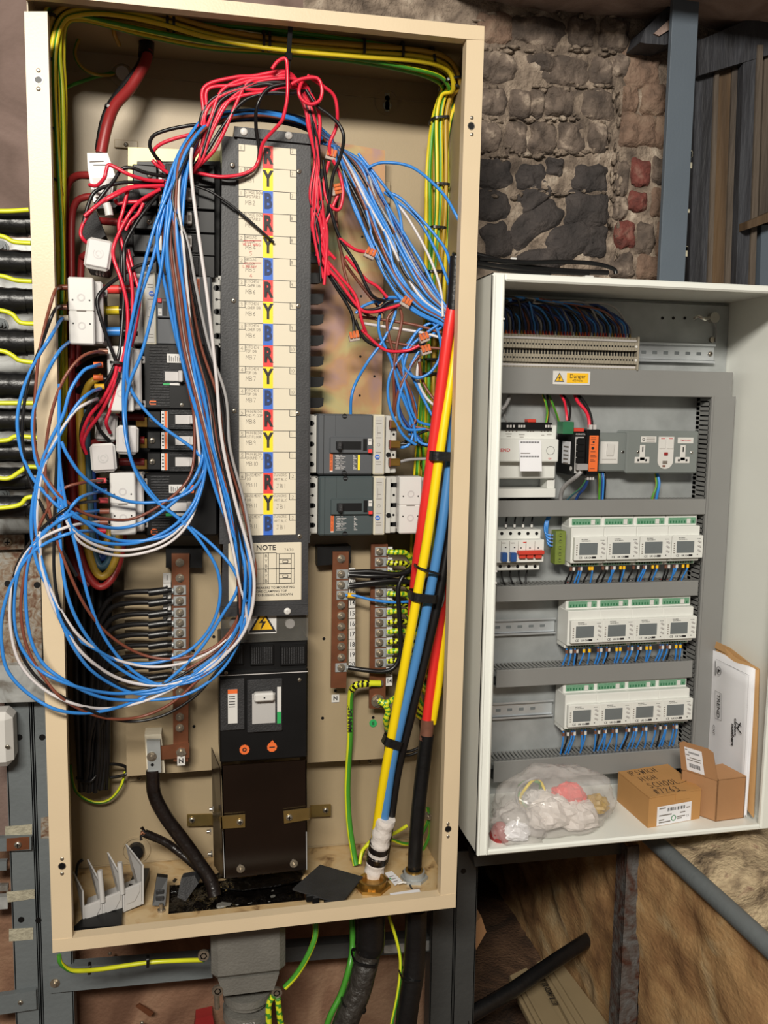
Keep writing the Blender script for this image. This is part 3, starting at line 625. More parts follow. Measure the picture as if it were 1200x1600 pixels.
for i in range(18):
    z1 = zt - rh * i; z0 = z1 - rh; ch = 'RYB'[i % 3]
    MB({'R': 'strip_red', 'Y': 'strip_yellow', 'B': 'strip_blue'}[ch]).box(sx0, sx1, YP - .0004, YP, z0, z1).build('colour_cell', chart)
    letters.use('navy_letter' if ch == 'B' else 'ink'); letters.text(ch, ((sx0 + sx1) / 2, YP - .0007, z0 + rh * .52), rh * .94, shx=.68, bold=.045)
    tk = .0004
    if i: lines.box(cxa, sx0, YP - .0003, YP, z1 - tk, z1 + tk); lines.box(sx1, cxb, YP - .0003, YP, z1 - tk, z1 + tk)
    bx = P(383, 520, YP).x; bz = z1 - rh * .30
    lines.box(cxa, bx, YP - .0003, YP, bz - tk, bz + tk); lines.box(bx - tk, bx + tk, YP - .0003, YP, bz, z1)
    bx2 = P(453, 520, YP).x; lines.box(bx2, cxb, YP - .0003, YP, bz - tk, bz + tk); lines.box(bx2 - tk, bx2 + tk, YP - .0003, YP, bz, z1)
    hand(pen, str(i // 3 + 1), (cxa + .003, YP - .0003, bz + .0022), .0055, wd=.0005)
    hand(pen, str(i // 3 + 7), (bx2 + .0012, YP - .0003, bz + .0022), .0055, wd=.0005)
    if i in NT:
        a, c, d = NT[i]
        hand(pen, a, (bx + .001, YP - .0003, z1 - .0058), .0042, wd=.0004, sp=.78); hand(pen, c, (bx + .001, YP - .0003, z1 - .0125), .0042, wd=.0004, sp=.78)
        hand(pen, d, (cxa + .011, YP - .0003, z1 - rh * .66), .0068, wd=.0005, sp=.9)
    if i in (4, 5):
        redi.ribbon([(bx - .002, YP - .0005, z1 - .010), (sx0 - .003, YP - .0005, z1 - .0085)], .0011)
        hand(redi, 'WEST WING' if i == 4 else 'LIBRARY', (bx - .003, YP - .0004, z1 - .0175), .0042, wd=.0005, sp=.85); hand(redi, '5' if i == 4 else '4', (cxa + .018, YP - .0004, z1 - rh * .92), .006, wd=.0006)
    if i >= 15:
        hand(pen, 'JUNIORS', (sx1 + .002, YP - .0003, z1 - .0058), .0042, wd=.0004, sp=.8); hand(pen, 'ART BLK', (sx1 + .002, YP - .0003, z1 - .0135), .0042, wd=.0004, sp=.8); hand(pen, 'JB1', (sx1 + .006, YP - .0003, z1 - rh * .72), .0068, wd=.0005)
letters.build('lettering', chart); lines.build('ruled_lines', chart)['kind'] = 'stuff'; pen.build('pencil_notes', chart); redi.build('red_notes', chart)
# note plate
YN = YC - .0035; fr = Fr(357, 848, 471, 939, YN)
note = thing('note_plate', 'cream NOTE plate with breaker drawing below the paper chart', 'sign', fr.base())
b = MB('paper'); b.box(fr.x0, fr.x1, YN - .002, YN + .001, fr.z0, fr.z1, .0012); b.build('plate', note)
b = MB('ink'); YT = YN - .0024
b.text('NOTE', (fr.x(.51), YT, fr.z(.085)), .0125, bold=.02); hand(b, '7470', (fr.x(.76), YT, fr.z(.145)), .0045, wd=.0004)
for k, s in enumerate(('FIT CIRCUIT BREAKERS TO MOUNTING', 'PAN BEFORE CLAMPING TOP', 'TERMINALS TO BUSBARS AS SHOWN')): b.text(s, (fr.x(.5), YT, fr.z(.77 + .062 * k)), .0058, shx=.98, bold=.01)
def frame_(x0, x1, v0, v1, t_=.0005):
    X0, X1, Z1, Z0 = fr.x(x0), fr.x(x1), fr.z(v0), fr.z(v1)
    for q in ((X0, X1, Z0 - t_, Z0 + t_), (X0, X1, Z1 - t_, Z1 + t_), (X0 - t_, X0 + t_, Z0, Z1), (X1 - t_, X1 + t_, Z0, Z1)): b.box(q[0], q[1], YT, YT + .0004, q[2], q[3])
frame_(.36, .65, .17, .70); frame_(.48, .54, .17, .70); frame_(.65, .90, .19, .70); frame_(.11, .36, .19, .70); frame_(.69, .855, .28, .36); frame_(.74, .81, .30, .345); frame_(.69, .855, .535, .615); frame_(.74, .81, .555, .6); frame_(.69, .855, .19, .70); frame_(.11, .90, .445, .4455)
frame_(.16, .32, .28, .36); frame_(.16, .32, .535, .615)
for k, ch in enumerate('RYBRYB'): b.text(ch, (fr.x(.51), YT, fr.z(.225 + .0855 * k)), .0075)
b.build('lettering', note)
# clear lower cover with warning label
fr = Fr(345, 958, 481, 1002, .098)
cc = thing('terminal_cover', 'clear smoky terminal cover over the main breaker top', 'cover', fr.base())
b = MB('clear_cover'); b.box(fr.x0, fr.x1, .094, .0965, fr.z0, fr.z1); b.box(fr.x0, fr.x1, .094, .14, fr.z1 - .002, fr.z1); b.build('clear_panel', cc)
for x in (366, 453):
    b = MB('white_dull'); c = P(x, 974, .1); b.cyl((c.x, .097, c.z), (0, 1, 0), .0085, .012, 16); b.build('spacer', cc)
def warning(px, Y, name, label, extra=None):
    f = Fr(*px, Y); t = thing(name, label, 'sign', f.base()); b = MB('white_plastic'); b.box(f.x0, f.x1, Y, Y + .0008, f.z0, f.z1); b.build('plate', t); return f, t
def tri(t, cx, cz, s, Y):
    b = MB('ink'); h = s * .87; b.prism([(cx - s / 2, Y - .0006, cz - h * .42), (cx + s / 2, Y - .0006, cz - h * .42), (cx, Y - .0006, cz + h * .58)], (0, .0006, 0))
    b.use('sign_yellow'); q = .74; b.prism([(cx - s / 2 * q, Y - .0010, cz - h * .42 * q), (cx + s / 2 * q, Y - .0010, cz - h * .42 * q), (cx, Y - .0010, cz + h * .58 * q)], (0, .0005, 0))
    b.use('ink'); k = s * .2
    b.prism([(cx + k * .5, Y - .0014, cz + k * 1.2), (cx - k * .7, Y - .0014, cz - k * .1), (cx - k * .05, Y - .0014, cz - k * .1), (cx - k * .4, Y - .0014, cz - k * 1.5), (cx + k * .7, Y - .0014, cz + k * .2), (cx + k * .05, Y - .0014, cz + k * .2)], (0, .0005, 0))
    b.build('warning_triangle', t)
f, t = warning((388, 956, 432, 990), .0935, 'warning_label', 'small yellow lightning warning label on the clear cover')
tri(t, f.x(.5), f.z(.48), f.w * .98, .0935)
# ================================================================== BREAKERS
def ribs(mb, x0, x1, z0, z1, Y, n):
    for k in range(n):
        z = z0 + (z1 - z0) * (k + .5) / n; h = (z1 - z0) / n * .28; mb.box(x0, x1, Y - .0014, Y, z - h, z + h)
def mccb(px, label, body='breaker_grey', rot=False, brass=False, orange_v=(.65, .93)):
    Y = .10; f = Fr(*px, Y); t = thing('moulded_breaker', label, 'circuit breaker', f.base())
    X = (lambda u: f.x(1 - u)) if rot else f.x; Z = (lambda v: f.z(1 - v)) if rot else f.z
    def bx(mb, u0, u1, v0, v1, y0, y1, bev=0): mb.box(X(u0), X(u1), y0, y1, Z(v0), Z(v1), bev)
    b = MB(body); bx(b, .105, .72, .004, .996, Y, .19, .003); bx(b, .105, .15, .02, .98, Y + .005, .19); b.use('black')
    bx(b, .17, .175, .02, .98, Y - .0002, Y + .001); bx(b, .3, .302, .02, .36, Y - .0002, Y + .001)
    b.build('body', t)
    b = MB('breaker_light'); bx(b, 0, .125, .02, .98, .115, .19, .002); bx(b, 0, .03, 0, .06, .115, .19); bx(b, 0, .03, .94, 1, .115, .19); b.build('terminal_plate', t)
    for v in (.16, .50, .83):
        b = MB('black'); c = (X(.055), .1142, Z(v)); bx(b, -.012, .055, v - .04, v + .04, .1142, .12); b.cyl(c, (0, 1, 0), abs(f.h) * .04, .004, 14); b.build('terminal_slot', t)
    b = MB('black')
    for v in (.33, .67): c = (X(.05), .1145, Z(v)); b.cyl(c, (0, 1, 0), .0024, .002, 10); bx(b, .0, .05, v - .006, v + .006, .1145, .116)
    for (u, v) in ((.02, .04), (.02, .96), (.09, .03)): b.cyl((X(u), .1145, Z(v)), (0, 1, 0), .0013, .002, 8)
    b.build('plate_holes', t)
    b = MB('beige'); bx(b, .72, .85, .004, .996, Y, .19, .0015); b.use('breaker_light'); bx(b, .74, .83, .03, .97, Y - .001, Y + .002)
    b.use('pencil')
    for v in (.1, .14, .38, .62, .78, .82): bx(b, .75, .81, v, v + .008, Y - .0013, Y)
    bx(b, .765, .767, .2, .36, Y - .0013, Y); bx(b, .765, .8, .3, .31, Y - .0013, Y); b.ring((X(.78), Y - .0013, Z(.5)), (0, 1, 0), .0024, .0028, .001, 12)
    b.use('strip_blue'); b.cyl((X(.765), Y - .003, Z(.70)), (0, 1, 0), .0042, .004, 14); b.use('white_plastic'); b.box(X(.765) - .003, X(.765) + .003, Y - .0034, Y - .003, Z(.70) - .0006, Z(.70) + .0006); b.build('trip_unit', t)
    b = MB('breaker_light'); bx(b, .85, 1, .02, .98, .112, .19, .002); bx(b, .87, .92, .03, .97, .106, .115); b.use('black')
    for v in (.16, .5, .83): bx(b, .93, 1.01, v - .035, v + .035, .1112, .116); b.cyl((X(.935), .1112, Z(v)), (0, 1, 0), f.h * .035, .003, 12)
    for v in (.33, .67): b.cyl((X(.965), .1112, Z(v)), (0, 1, 0), .0022, .003, 10)
    b.cyl((X(.90), .1055, Z(.67)), (0, 1, 0), .0045, .003, 14); b.build('load_plate', t)
    b = MB(body); bx(b, .235, .71, .375, .64, Y - .006, Y, .0015); b.build('toggle_frame', t)
    b = MB('black'); bx(b, .30, .58, .445, .58, Y - .0066, Y); bx(b, .60, .645, .40, .60, Y - .0064, Y); b.build('toggle_recess', t)
    b = MB('black_matt'); bx(b, .305, .36, .44, .585, Y - .018, Y - .006, .002); b.build('toggle', t)
    b = MB('strip_red'); bx(b, .655, .70, .575, .635, Y - .009, Y - .006, .0008); b.build('trip_button', t)
    b = MB('white_plastic'); bx(b, .655, .695, .40, .50, Y - .0066, Y - .006); b.use('ink'); bx(b, .66, .69, .43, .44, Y - .0068, Y - .006); b.build('position_label', t)
    b = MB('orange'); bx(b, .24, .272, orange_v[0], orange_v[1], Y - .0006, Y); b.use('white_plastic'); bx(b, .24, .272, orange_v[1], orange_v[1] + .02, Y - .0006, Y)
    s = -1 if rot else 1; b.use('ink'); b.text('MERLIN GERIN', (X(.256), Y - .0008, Z(sum(orange_v) / 2)), .0042, ux=(0, 0, s), uz=(-s, 0, 0)); b.build('maker_label', t)
    b = MB('white_dull')
    for k in range(9):
        v = .67 + .028 * k
        bx(b, .30 + .01 * (k % 2), .34 + .012 * (k % 3), v, v + .012, Y - .0004, Y); bx(b, .355, .355 + .02 * (1 + (k * 5) % 3), v, v + .008, Y - .0004, Y); bx(b, .50, .51 + .014 * ((k * 7) % 3), v, v + .012, Y - .0004, Y)
    if brass: b.use('strip_yellow'); bx(b, .55, .575, .67, .92, Y - .0004, Y)
    b.build('rating_print', t)
    for (u, v) in ((.40, .035), (.40, .965)):
        b = MB('black'); b.cyl((X(u), Y - .0006, Z(v)), (0, 1, 0), .0045, .002, 14); b.use('breaker_grey'); b.box(X(u) - .0036, X(u) + .0036, Y - .001, Y, Z(v) - .0006, Z(v) + .0006); b.build('cover_screw', t)
    if brass:
        for v in (.16, .49, .79):
            b = MB('brass'); z = Z(v); b.box(X(.90), X(1.03), .098, .114, z - .0065, z + .0065, .0015); b.use('w_brown'); b.box(X(.90), X(.915), .0965, .115, z - .0075, z + .0075); b.build('brass_clamp', t)
    return t
mccb((481, 647, 622, 742), 'upper grey moulded breaker right of the column with brass terminals', brass=True)
mccb((483, 744, 622, 837), 'lower green grey moulded breaker right of the column beside a white clamp', body='breaker_green_grey', orange_v=(.66, .92))
mccb((203, 426, 346, 540), 'light fronted grey breaker at left behind the hanging wires', rot=True)
def old_mccb(px, label, toggle, green, sticker, lab, terms, ribr=(.09, .34), orange_print=None):
    Y = .10; f = Fr(*px, Y); t = thing('black_breaker', label, 'circuit breaker', f.base())
    def R(q, d=0.0): return Fr(*q, Y - d)
    b = MB('black'); b.box(f.x0, f.x1, Y, .19, f.z0, f.z1, .003); b.build('body', t)
    b = MB('black_matt'); ribs(b, f.x(ribr[0]), f.x(ribr[1]), f.z0 + .004, f.z1 - .004, Y, 22); b.build('cooling_ribs', t)
    q = R(lab); b = MB('white_plastic'); b.box(q.x0, q.x1, Y - .0018, Y, q.z0, q.z1); b.use('ink')
    for k in range(6): b.box(q.x(.12 + .13 * k), q.x(.16 + .13 * k), Y - .002, Y - .0018, q.z(.85), q.z(.2 + .1 * (k % 3)))
    if orange_print: o = R(orange_print); b.use('orange'); b.box(o.x0, o.x1, Y - .0018, Y, o.z0, o.z1)
    b.build('rating_label', t)
    q = R(toggle); b = MB('black_matt'); b.box(q.x0 - .004, q.x1 + .004, Y - .003, Y, q.z0 - .004, q.z1 + .004, .001); b.build('toggle_frame', t)
    b = MB('white_dull'); b.box(q.x0, q.x1, Y - .004, Y - .002, q.z0, q.z1); b.box(q.x0 + q.w * .72, q.x1, Y - .016, Y - .003, q.z0 - .002, q.z1 + .002, .002); b.build('toggle', t)
    q = R(green); b = MB('green'); b.box(q.x0, q.x(.4), Y - .002, Y, q.z0, q.z1); b.use('white_plastic'); b.box(q.x(.4), q.x1, Y - .002, Y, q.z0, q.z1); b.build('status_strip', t)
    c = P(*sticker, Y); b = MB('orange'); b.cyl((c.x, Y - .001, c.z), (0, 1, 0), .006, .002, 9); b.use('ink'); b.box(c.x - .003, c.x + .003, Y - .0013, Y, c.z - .0006, c.z + .0006); b.build('seal_sticker', t)
    b = MB('bolt'); screw(b, (f.x(.5), Y, f.z(.93)), .0035, .001); b.build('screw', t)
    for (x, y) in terms:
        b = MB('galv'); c = P(x, y, .13); b.box(c.x - .011, c.x + .012, .13, .134, c.z - .009, c.z + .009, .001); hexbolt(b, (c.x, .13, c.z), .006, .006); b.build('terminal_lug', t)
old_mccb((223, 537, 343, 640), 'black ribbed breaker directly under the light fronted grey one', (258, 581, 286, 595), (255, 597, 281, 602), (239, 629), (261, 553, 286, 567), ((214, 553), (215, 588), (216, 622)))
old_mccb((226, 739, 340, 838), 'lowest black ribbed breaker at left above the left copper bar', (266, 785, 301, 798), (259, 802, 300, 806), (241, 831), (264, 757, 289, 770), ((219, 752), (219, 790), (219, 822)), orange_print=(297, 758, 303, 770))
for k, yc in enumerate((655.5, 688.5, 721.5)):
    Y = .102; f = Fr(229, yc - 16, 341, yc + 16, Y)
    t = thing('slim_breaker', 'black slim breaker with orange edged label, %s of the three' % ('top', 'middle', 'bottom')[k], 'circuit breaker', f.base())
    b = MB('black'); b.box(f.x(.2), f.x1, Y, .19, f.z0, f.z1, .0015); b.box(f.x0, f.x(.2), .112, .19, f.z0 + .002, f.z1 - .002, .002); b.build('body', t)
    b = MB('black_matt'); ribs(b, f.x(.32), f.x(.98), f.z0 + .001, f.z0 + .009, Y, 3); ribs(b, f.x(.32), f.x(.98), f.z1 - .009, f.z1 - .001, Y, 3); b.build('ribs', t)
    q = Fr(252, yc - 13, 257, yc + 13, Y); b = MB('white_plastic'); b.box(q.x0, q.x1, Y - .001, Y, q.z0, q.z1); b.use('orange'); b.box(q.x1 + .001, q.x1 + .004, Y - .001, Y, q.z0, q.z1); b.use('white_plastic'); b.box(q.x1 + .0045, q.x1 + .0052, Y - .001, Y, q.z0, q.z1); b.use('ink')
    for s_ in range(4): b.box(q.x0 + .001, q.x1 - .001, Y - .0013, Y - .001, q.z(.15 + .2 * s_), q.z(.22 + .2 * s_))
    b.build('rating_label', t)
    q = Fr(274, yc - 7, 303, yc + 7, Y); b = MB('white_dull'); b.box(q.x0, q.x1, Y - .003, Y, q.z0, q.z1); b.box(q.x(.75), q.x1, Y - .014, Y, q.z0, q.z1, .002); b.build('toggle', t)
    c = P(238, yc, .112); b = MB('bolt'); screw(b, (c.x, .112, c.z), .0055, .003); b.build('terminal_screw', t)
    b = MB('brass'); c = P(221, yc + 4, .13); b.box(c.x - .009, c.x + .009, .13, .133, c.z - .008, c.z + .008); b.build('terminal_tab', t)
for k, yc in enumerate((271, 307, 344, 380, 414.5)):
    Y = .10; f = Fr(206, yc - 17.5, 336, yc + 17.5, Y)
    t = thing('single_breaker', 'black single breaker with pale toggle, %s of five behind the wires' % ('topmost', 'second', 'third', 'fourth', 'lowest')[k], 'circuit breaker', f.base())
    b = MB('black'); b.box(f.x(.3), f.x1, Y, .19, f.z0, f.z1, .0015); b.box(f.x0, f.x(.3), .115, .19, f.z0 + .003, f.z1 - .003, .002); b.build('body', t)
    b = MB('black_matt'); b.box(f.x(.4), f.x(.8), Y - .004, Y, f.z(.1), f.z(.9), .001); b.build('front_panel', t)
    c = P(292, yc, Y); b = MB('white_dull'); b.box(c.x - .012, c.x + .003, Y - .008, Y, c.z - .0065, c.z + .0065, .001); b.box(c.x, c.x + .008, Y - .018, Y, c.z - .009, c.z + .010, .0015); b.use('pencil'); b.box(c.x + .002, c.x + .006, Y - .0184, Y - .018, c.z - .005, c.z + .005); b.build('toggle', t)
    b = MB('white_plastic'); b.box(f.x(.32), f.x(.355), Y - .001, Y, f.z(.2), f.z(.85)); b.build('rating_label', t)
    c = P(234, yc + 3, .115); b = MB('bolt'); screw(b, (c.x, .115, c.z), .005, .003); b.build('terminal_screw', t)
# ------------------------------------------------------------------ main incoming breaker
Y = .095; f = Fr(343, 1000, 481, 1192, Y)
t = thing('main_breaker', 'large black main breaker at the foot of the busbar column', 'circuit breaker', f.base())
b = MB('black'); b.box(f.x0, f.x1, Y, .19, f.z(.98), f.z(.24), .003); b.box(f.x0, f.x1, Y + .006, .19, f.z(.25), f.z(0), .002); b.build('body', t)
for (xa, xb) in ((346, 381), (391, 428), (438, 478)):
    q = Fr(xa, 1008, xb, 1040, Y); b = MB('black'); b.box(q.x0, q.x1, Y + .001, Y + .01, q.z0, q.z1, .001); b.use('black_matt')
    for k in range(10): b.box(q.x(.06 + .09 * k), q.x(.1 + .09 * k), Y - .0002, Y + .002, q.z(.9), q.z(.1))
    b.build('terminal_shroud', t)
b = MB('white_dull'); q = Fr(343, 1051, 481, 1054, Y); b.box(q.x0, q.x1, Y - .0004, Y + .001, q.z0 + .001, q.z1 - .0012); b.build('edge_line', t)
q = Fr(344, 1060, 382, 1140, Y); b = MB('black_matt'); b.box(q.x0, q.x1, Y - .004, Y, q.z0, q.z1, .001); b.build('label_panel', t)
q = Fr(356, 1077, 371, 1130, Y - .004); b = MB('white_plastic'); b.box(q.x0, q.x1, Y - .0052, Y - .004, q.z0, q.z1); b.use('orange'); b.box(q.x0, q.x1, Y - .0055, Y - .005, q.z(.12), q.z1); b.use('ink')
for v in (.2, .26, .35, .42, .5): b.box(q.x(.1), q.x(.75), Y - .0055, Y - .005, q.z(v + .02), q.z(v))
b.build('rating_label', t)
q = Fr(386, 1060, 441, 1142, Y); b = MB('black_matt'); b.box(q.x0, q.x1, Y - .006, Y, q.z0, q.z1, .0015); b.build('toggle_frame', t)
q = Fr(394, 1083, 430, 1130, Y - .006); b = MB('shield_grey'); b.box(q.x0, q.x1, Y - .0068, Y - .005, q.z0, q.z1); b.use('white_plastic'); b.box(q.x(.06), q.x(.94), Y - .022, Y - .006, q.z(.2), q.z(-.08), .003); b.use('black'); b.cyl((q.x(.5), Y - .0225, q.z(.06)), (0, 1, 0), .0016, .001, 8); b.build('toggle', t)
q = Fr(433, 1073, 439, 1130, Y - .006); b = MB('white_plastic'); b.box(q.x0, q.x1, Y - .0072, Y - .006, q.z(.68), q.z1); b.use('green'); b.box(q.x0, q.x1, Y - .0072, Y - .006, q.z0, q.z(.68)); b.build('status_strip', t)
for (x, y, r) in ((382, 1171, .009), (425, 1167, .009)):
    c = P(x, y, Y); b = MB('orange'); b.cyl((c.x, Y - .0015, c.z), (0, 1, 0), r, .002, 9)
    if x > 400: b.prism([(c.x - .004, Y - .0015, c.z + .008), (c.x + .004, Y - .0015, c.z + .008), (c.x + .001, Y - .0015, c.z + .013)], (0, .001, 0))
    b.use('ink'); b.box(c.x - .005, c.x + .005, Y - .002, Y - .0015, c.z - .001, c.z + .001) if x > 400 else b.ring((c.x, Y - .002, c.z), (0, 1, 0), .002, .004, .001, 10); b.build('seal_sticker', t)
for (x, y) in ((353, 1051), (468, 1062)): b = MB('bolt'); screw(b, P(x, y, Y), .0035, .002); b.build('screw', t)
# shroud below it
t = thing('cable_shroud', 'tall glossy brown black cable shroud under the main breaker', 'shroud', P(415, 1365, .10))
b = MB('black_gloss'); b.ppoly([(346, 1197), (479, 1188), (480, 1358), (351, 1373)], .10, .104); b.build('front_panel', t)
b = MB('black_gloss'); a0, a1 = P(346, 1197, .10), P(351, 1373, .10); b.prism([a0, a1, a1 + Vector((0, .09, 0)), a0 + Vector((0, .09, 0))], (.002, 0, 0)); b.build('side_panel', t); b = MB('black_gloss'); a0, a1 = P(479, 1188, .10), P(480, 1358, .10); b.prism([a0, a1, a1 + Vector((0, .09, 0)), a0 + Vector((0, .09, 0))], (-.002, 0, 0)); b.build('side_panel', t)
b = MB('black_gloss'); b.prism([P(330, 1168, .16), P(334, 1352, .16), P(349, 1372, .098), P(343, 1200, .098)], (.0015, 0, 0)); b.build('left_flange', t)
b = MB('galv_bright'); b.prism([P(347, 1300, .0985), P(350, 1372, .0985), P(351.5, 1372, .0985), P(348.5, 1300, .0985)], (0, .003, 0)); b.build('edge_trim', t); b = MB('galv_bright'); b.prism([P(478, 1300, .0985), P(478.5, 1359, .0985), P(480, 1359, .0985), P(479.5, 1300, .0985)], (0, .003, 0)); b.build('edge_trim', t)
for (x, y) in ((376, 1357), (459, 1349)): b = MB('bolt'); hexbolt(b, P(x, y, .1), .0055, .008); b.build('stud', t)
for (x, y) in ((334, 1264), (330, 1299), (332, 1334)): b = MB('chrome'); c = P(x, y, .13); b.cyl(c, (-1, 0, 0), .0035, .008, 8); b.cyl(c, (-1, 0, 0), .006, .003, 6, smooth=False); b.build('side_stud', t)
def bracket(pl, Y, nm, bolt, side=None):
    b = MB('gold_bracket'); b.ppoly(pl, Y, Y + .003); screw(b, P(bolt[0], bolt[1], Y), .0062, .004); b.build(nm, t)
bracket([(345, 1276), (383, 1273), (383, 1293), (346, 1295)], .094, 'front_bracket', (375, 1284)); bracket([(443, 1268), (481, 1263), (481, 1281), (444, 1287)], .094, 'front_bracket', (452, 1277))
bracket([(292, 1273), (331, 1272), (331, 1290), (292, 1291)], .232, 'wall_bracket', (300, 1281)); bracket([(484, 1259), (517, 1257), (517, 1275), (484, 1277)], .232, 'wall_bracket', (509, 1266))
b = MB('gold_bracket'); b.prism([P(345, 1276, .094), P(346, 1295, .094), P(331, 1290, .232), P(331, 1272, .232)], (.002, 0, 0)); b.prism([P(481, 1263, .094), P(481, 1281, .094), P(485, 1277, .232), P(485, 1259, .232)], (.002, 0, 0)); b.build('bracket_arm', t)
# ================================================================== CURRENT CLAMPS (white)
def clamp(px, Y, label, dep=.10, tilt=0.0, off=-.006):
    f = Fr(*px, Y); t = thing('current_clamp', label, 'current transformer', f.base(), 'white split core clamps'); c = Vector(((f.x0 + f.x1) / 2, Y, (f.z0 + f.z1) / 2))
    b = MB('white_plastic'); b.box(f.x0, f.x1, Y, Y + .02, f.z0, f.z(.495), .002); b.build('lower_half', t)
    b = MB('white_plastic'); b.box(f.x0, f.x1, Y, Y + .02, f.z(.505), f.z1, .002); b.build('upper_half', t)
    b = MB('white_dull'); b.box(f.x0 + .002, f.x1 + .012, Y + .018, Y + dep, f.z0 + .003, f.z1 - .003, .003); b.use('black'); b.box(f.x1 + .008, f.x1 + .0125, Y + .03, Y + dep - .01, f.z(.92), f.z(.08)); b.build('core_body', t)
    b = MB('black')
    for u in (.17, .83):
        for v in (.34, .69): b.cyl((f.x(u), Y - .0004, f.z(v)), (0, 1, 0), .0014, .001, 8)
    b.use('white_dull'); b.ring((f.x(.5), Y - .0004, f.z(.3)), (0, 1, 0), f.w * .10, f.w * .16, .001, 16); b.ring((f.x(.5), Y - .0004, f.z(.72)), (0, 1, 0), f.w * .10, f.w * .16, .001, 16); b.use('pencil'); b.box(f.x(.32), f.x(.68), Y - .0005, Y + .001, f.z(.508), f.z(.492)); b.build('moulded_marks', t)
    b = MB('white_dull')
    for v in (.18, .88): b.box(f.x1 + .006, f.x1 + .017, Y + .04, Y + .05, f.z(v) - .006, f.z(v) + .006, .001); b.use('black'); b.cyl((f.x1 + .013, Y + .0395, f.z(v)), (0, 1, 0), .0022, .001, 8); b.use('white_dull')
    b.build('fixing_lug', t); return t
clamp((107, 433, 147, 538), .03, 'large white split clamp nearest the left frame edge')
clamp((168, 541, 208, 643), .058, 'white split clamp in front of the black ribbed breaker terminals')
clamp((172, 739, 212, 836), .058, 'lowest white split clamp at left above the cable loops')
clamp((624, 745, 659, 834), .08, 'white split clamp at right of the lower green grey breaker', dep=.07)
def cap_ct(px, Y, label, rot=0.0, tiltz=0.0):
    f = Fr(*px, Y); t = thing('round_marked_clamp', label, 'current transformer', f.base(), 'small white clamps with a ring mark'); c = Vector(((f.x0 + f.x1) / 2, Y, (f.z0 + f.z1) / 2))
    R4 = Matrix.Translation(c) @ Matrix.Rotation(rot, 4, 'Y') @ Matrix.Rotation(tiltz, 4, 'X')
    hw, hh = f.w / 2, f.h / 2
    b = MB('white_plastic'); b.box(-hw, hw, 0, .014, -hh, hh, .005, R4); b.build('cap', t)
    b = MB('white_dull'); b.box(-hw * .86, hw * .86, -.0008, .002, -hh * .86, hh * .86, .002, R4); b.use('shield_grey')
    n = 24; 
    for (r0, r1, a0, a1) in ((.16, .24, 0, 1.6 * math.pi), (.34, .42, .8 * math.pi, 2.3 * math.pi)):
        vs = []
        for k in range(n + 1):
            a = a0 + (a1 - a0) * k / n
            for rr in (r0, r1): vs.append(R4 @ Vector((math.cos(a) * rr * hw, -.0012, math.sin(a) * rr * hw)))
        b.add(vs, [(2 * k, 2 * k + 1, 2 * k + 3, 2 * k + 2) for k in range(n)])
    b.build('ring_mark', t)
    b = MB('black_matt'); b.box(-hw * .82, hw * .98, .013, .06, -hh * .9, hh * .86, .004, R4); b.build('core_body', t)
    b = MB('shield_grey')
    for k in range(3): b.box(hw * (-.1 + .25 * k), hw * (.05 + .25 * k), .02, .03, -hh * 1.12, -hh * .88, .001, R4)
    b.build('latch', t)
cap_ct((133, 371, 174, 421), .05, 'tilted small white clamp high on the left with a ring mark', rot=.16, tiltz=-.12)
cap_ct((148, 645, 183, 690), .09, 'small white clamp half hidden behind red and black wires', rot=.05)
cap_ct((181, 665, 216, 710), .055, 'small white clamp beside the three slim breakers', rot=.03)
cap_ct((141, 693, 181, 738), .05, 'small white clamp at lower left with a swirl mark', rot=-.06)
# tall white clamp round the red cable at the top left
f = Fr(136, 239, 176, 284, .10); t = thing('cable_clamp', 'tapered white clamp round the red cable at top left', 'current transformer', f.base())
b = MB('white_plastic'); b.prism([P(136, 239, .10), P(168, 239, .10), P(180, 274, .10), P(174, 310, .10), P(146, 316, .10), P(137, 262, .10)], (0, .05, 0)); b.build('body', t)
b = MB('white_dull'); b.ppoly([(144, 278), (175, 278), (172, 304), (149, 308)], .096, .102); b.build('front_latch', t)
b = MB('pencil'); b.ppoly([(140, 252), (162, 251), (162, 252.5), (140, 253.5)], .0992, .1); b.ppoly([(146, 257), (168, 257), (168, 258.5), (146, 258.5)], .0992, .1); b.build('moulded_marks', t)
b = MB('black'); b.ppoly([(147, 312), (178, 306), (192, 312), (180, 324), (150, 326)], .11, .16); b.build('lower_jaw', t)
for pl, lab in (([(133, 345), (150, 330), (165, 368), (150, 378), (128, 372)], 'dark grey clamp half hidden below the tapered white clamp'), ([(186, 305), (216, 294), (222, 312), (205, 320), (186, 320)], 'dark grey clamp in front of the top single breakers')):
    b = MB('black_matt'); b.ppoly(pl, .11, .16); o = b.build('core_half'); tag(o, lab, 'current transformer')
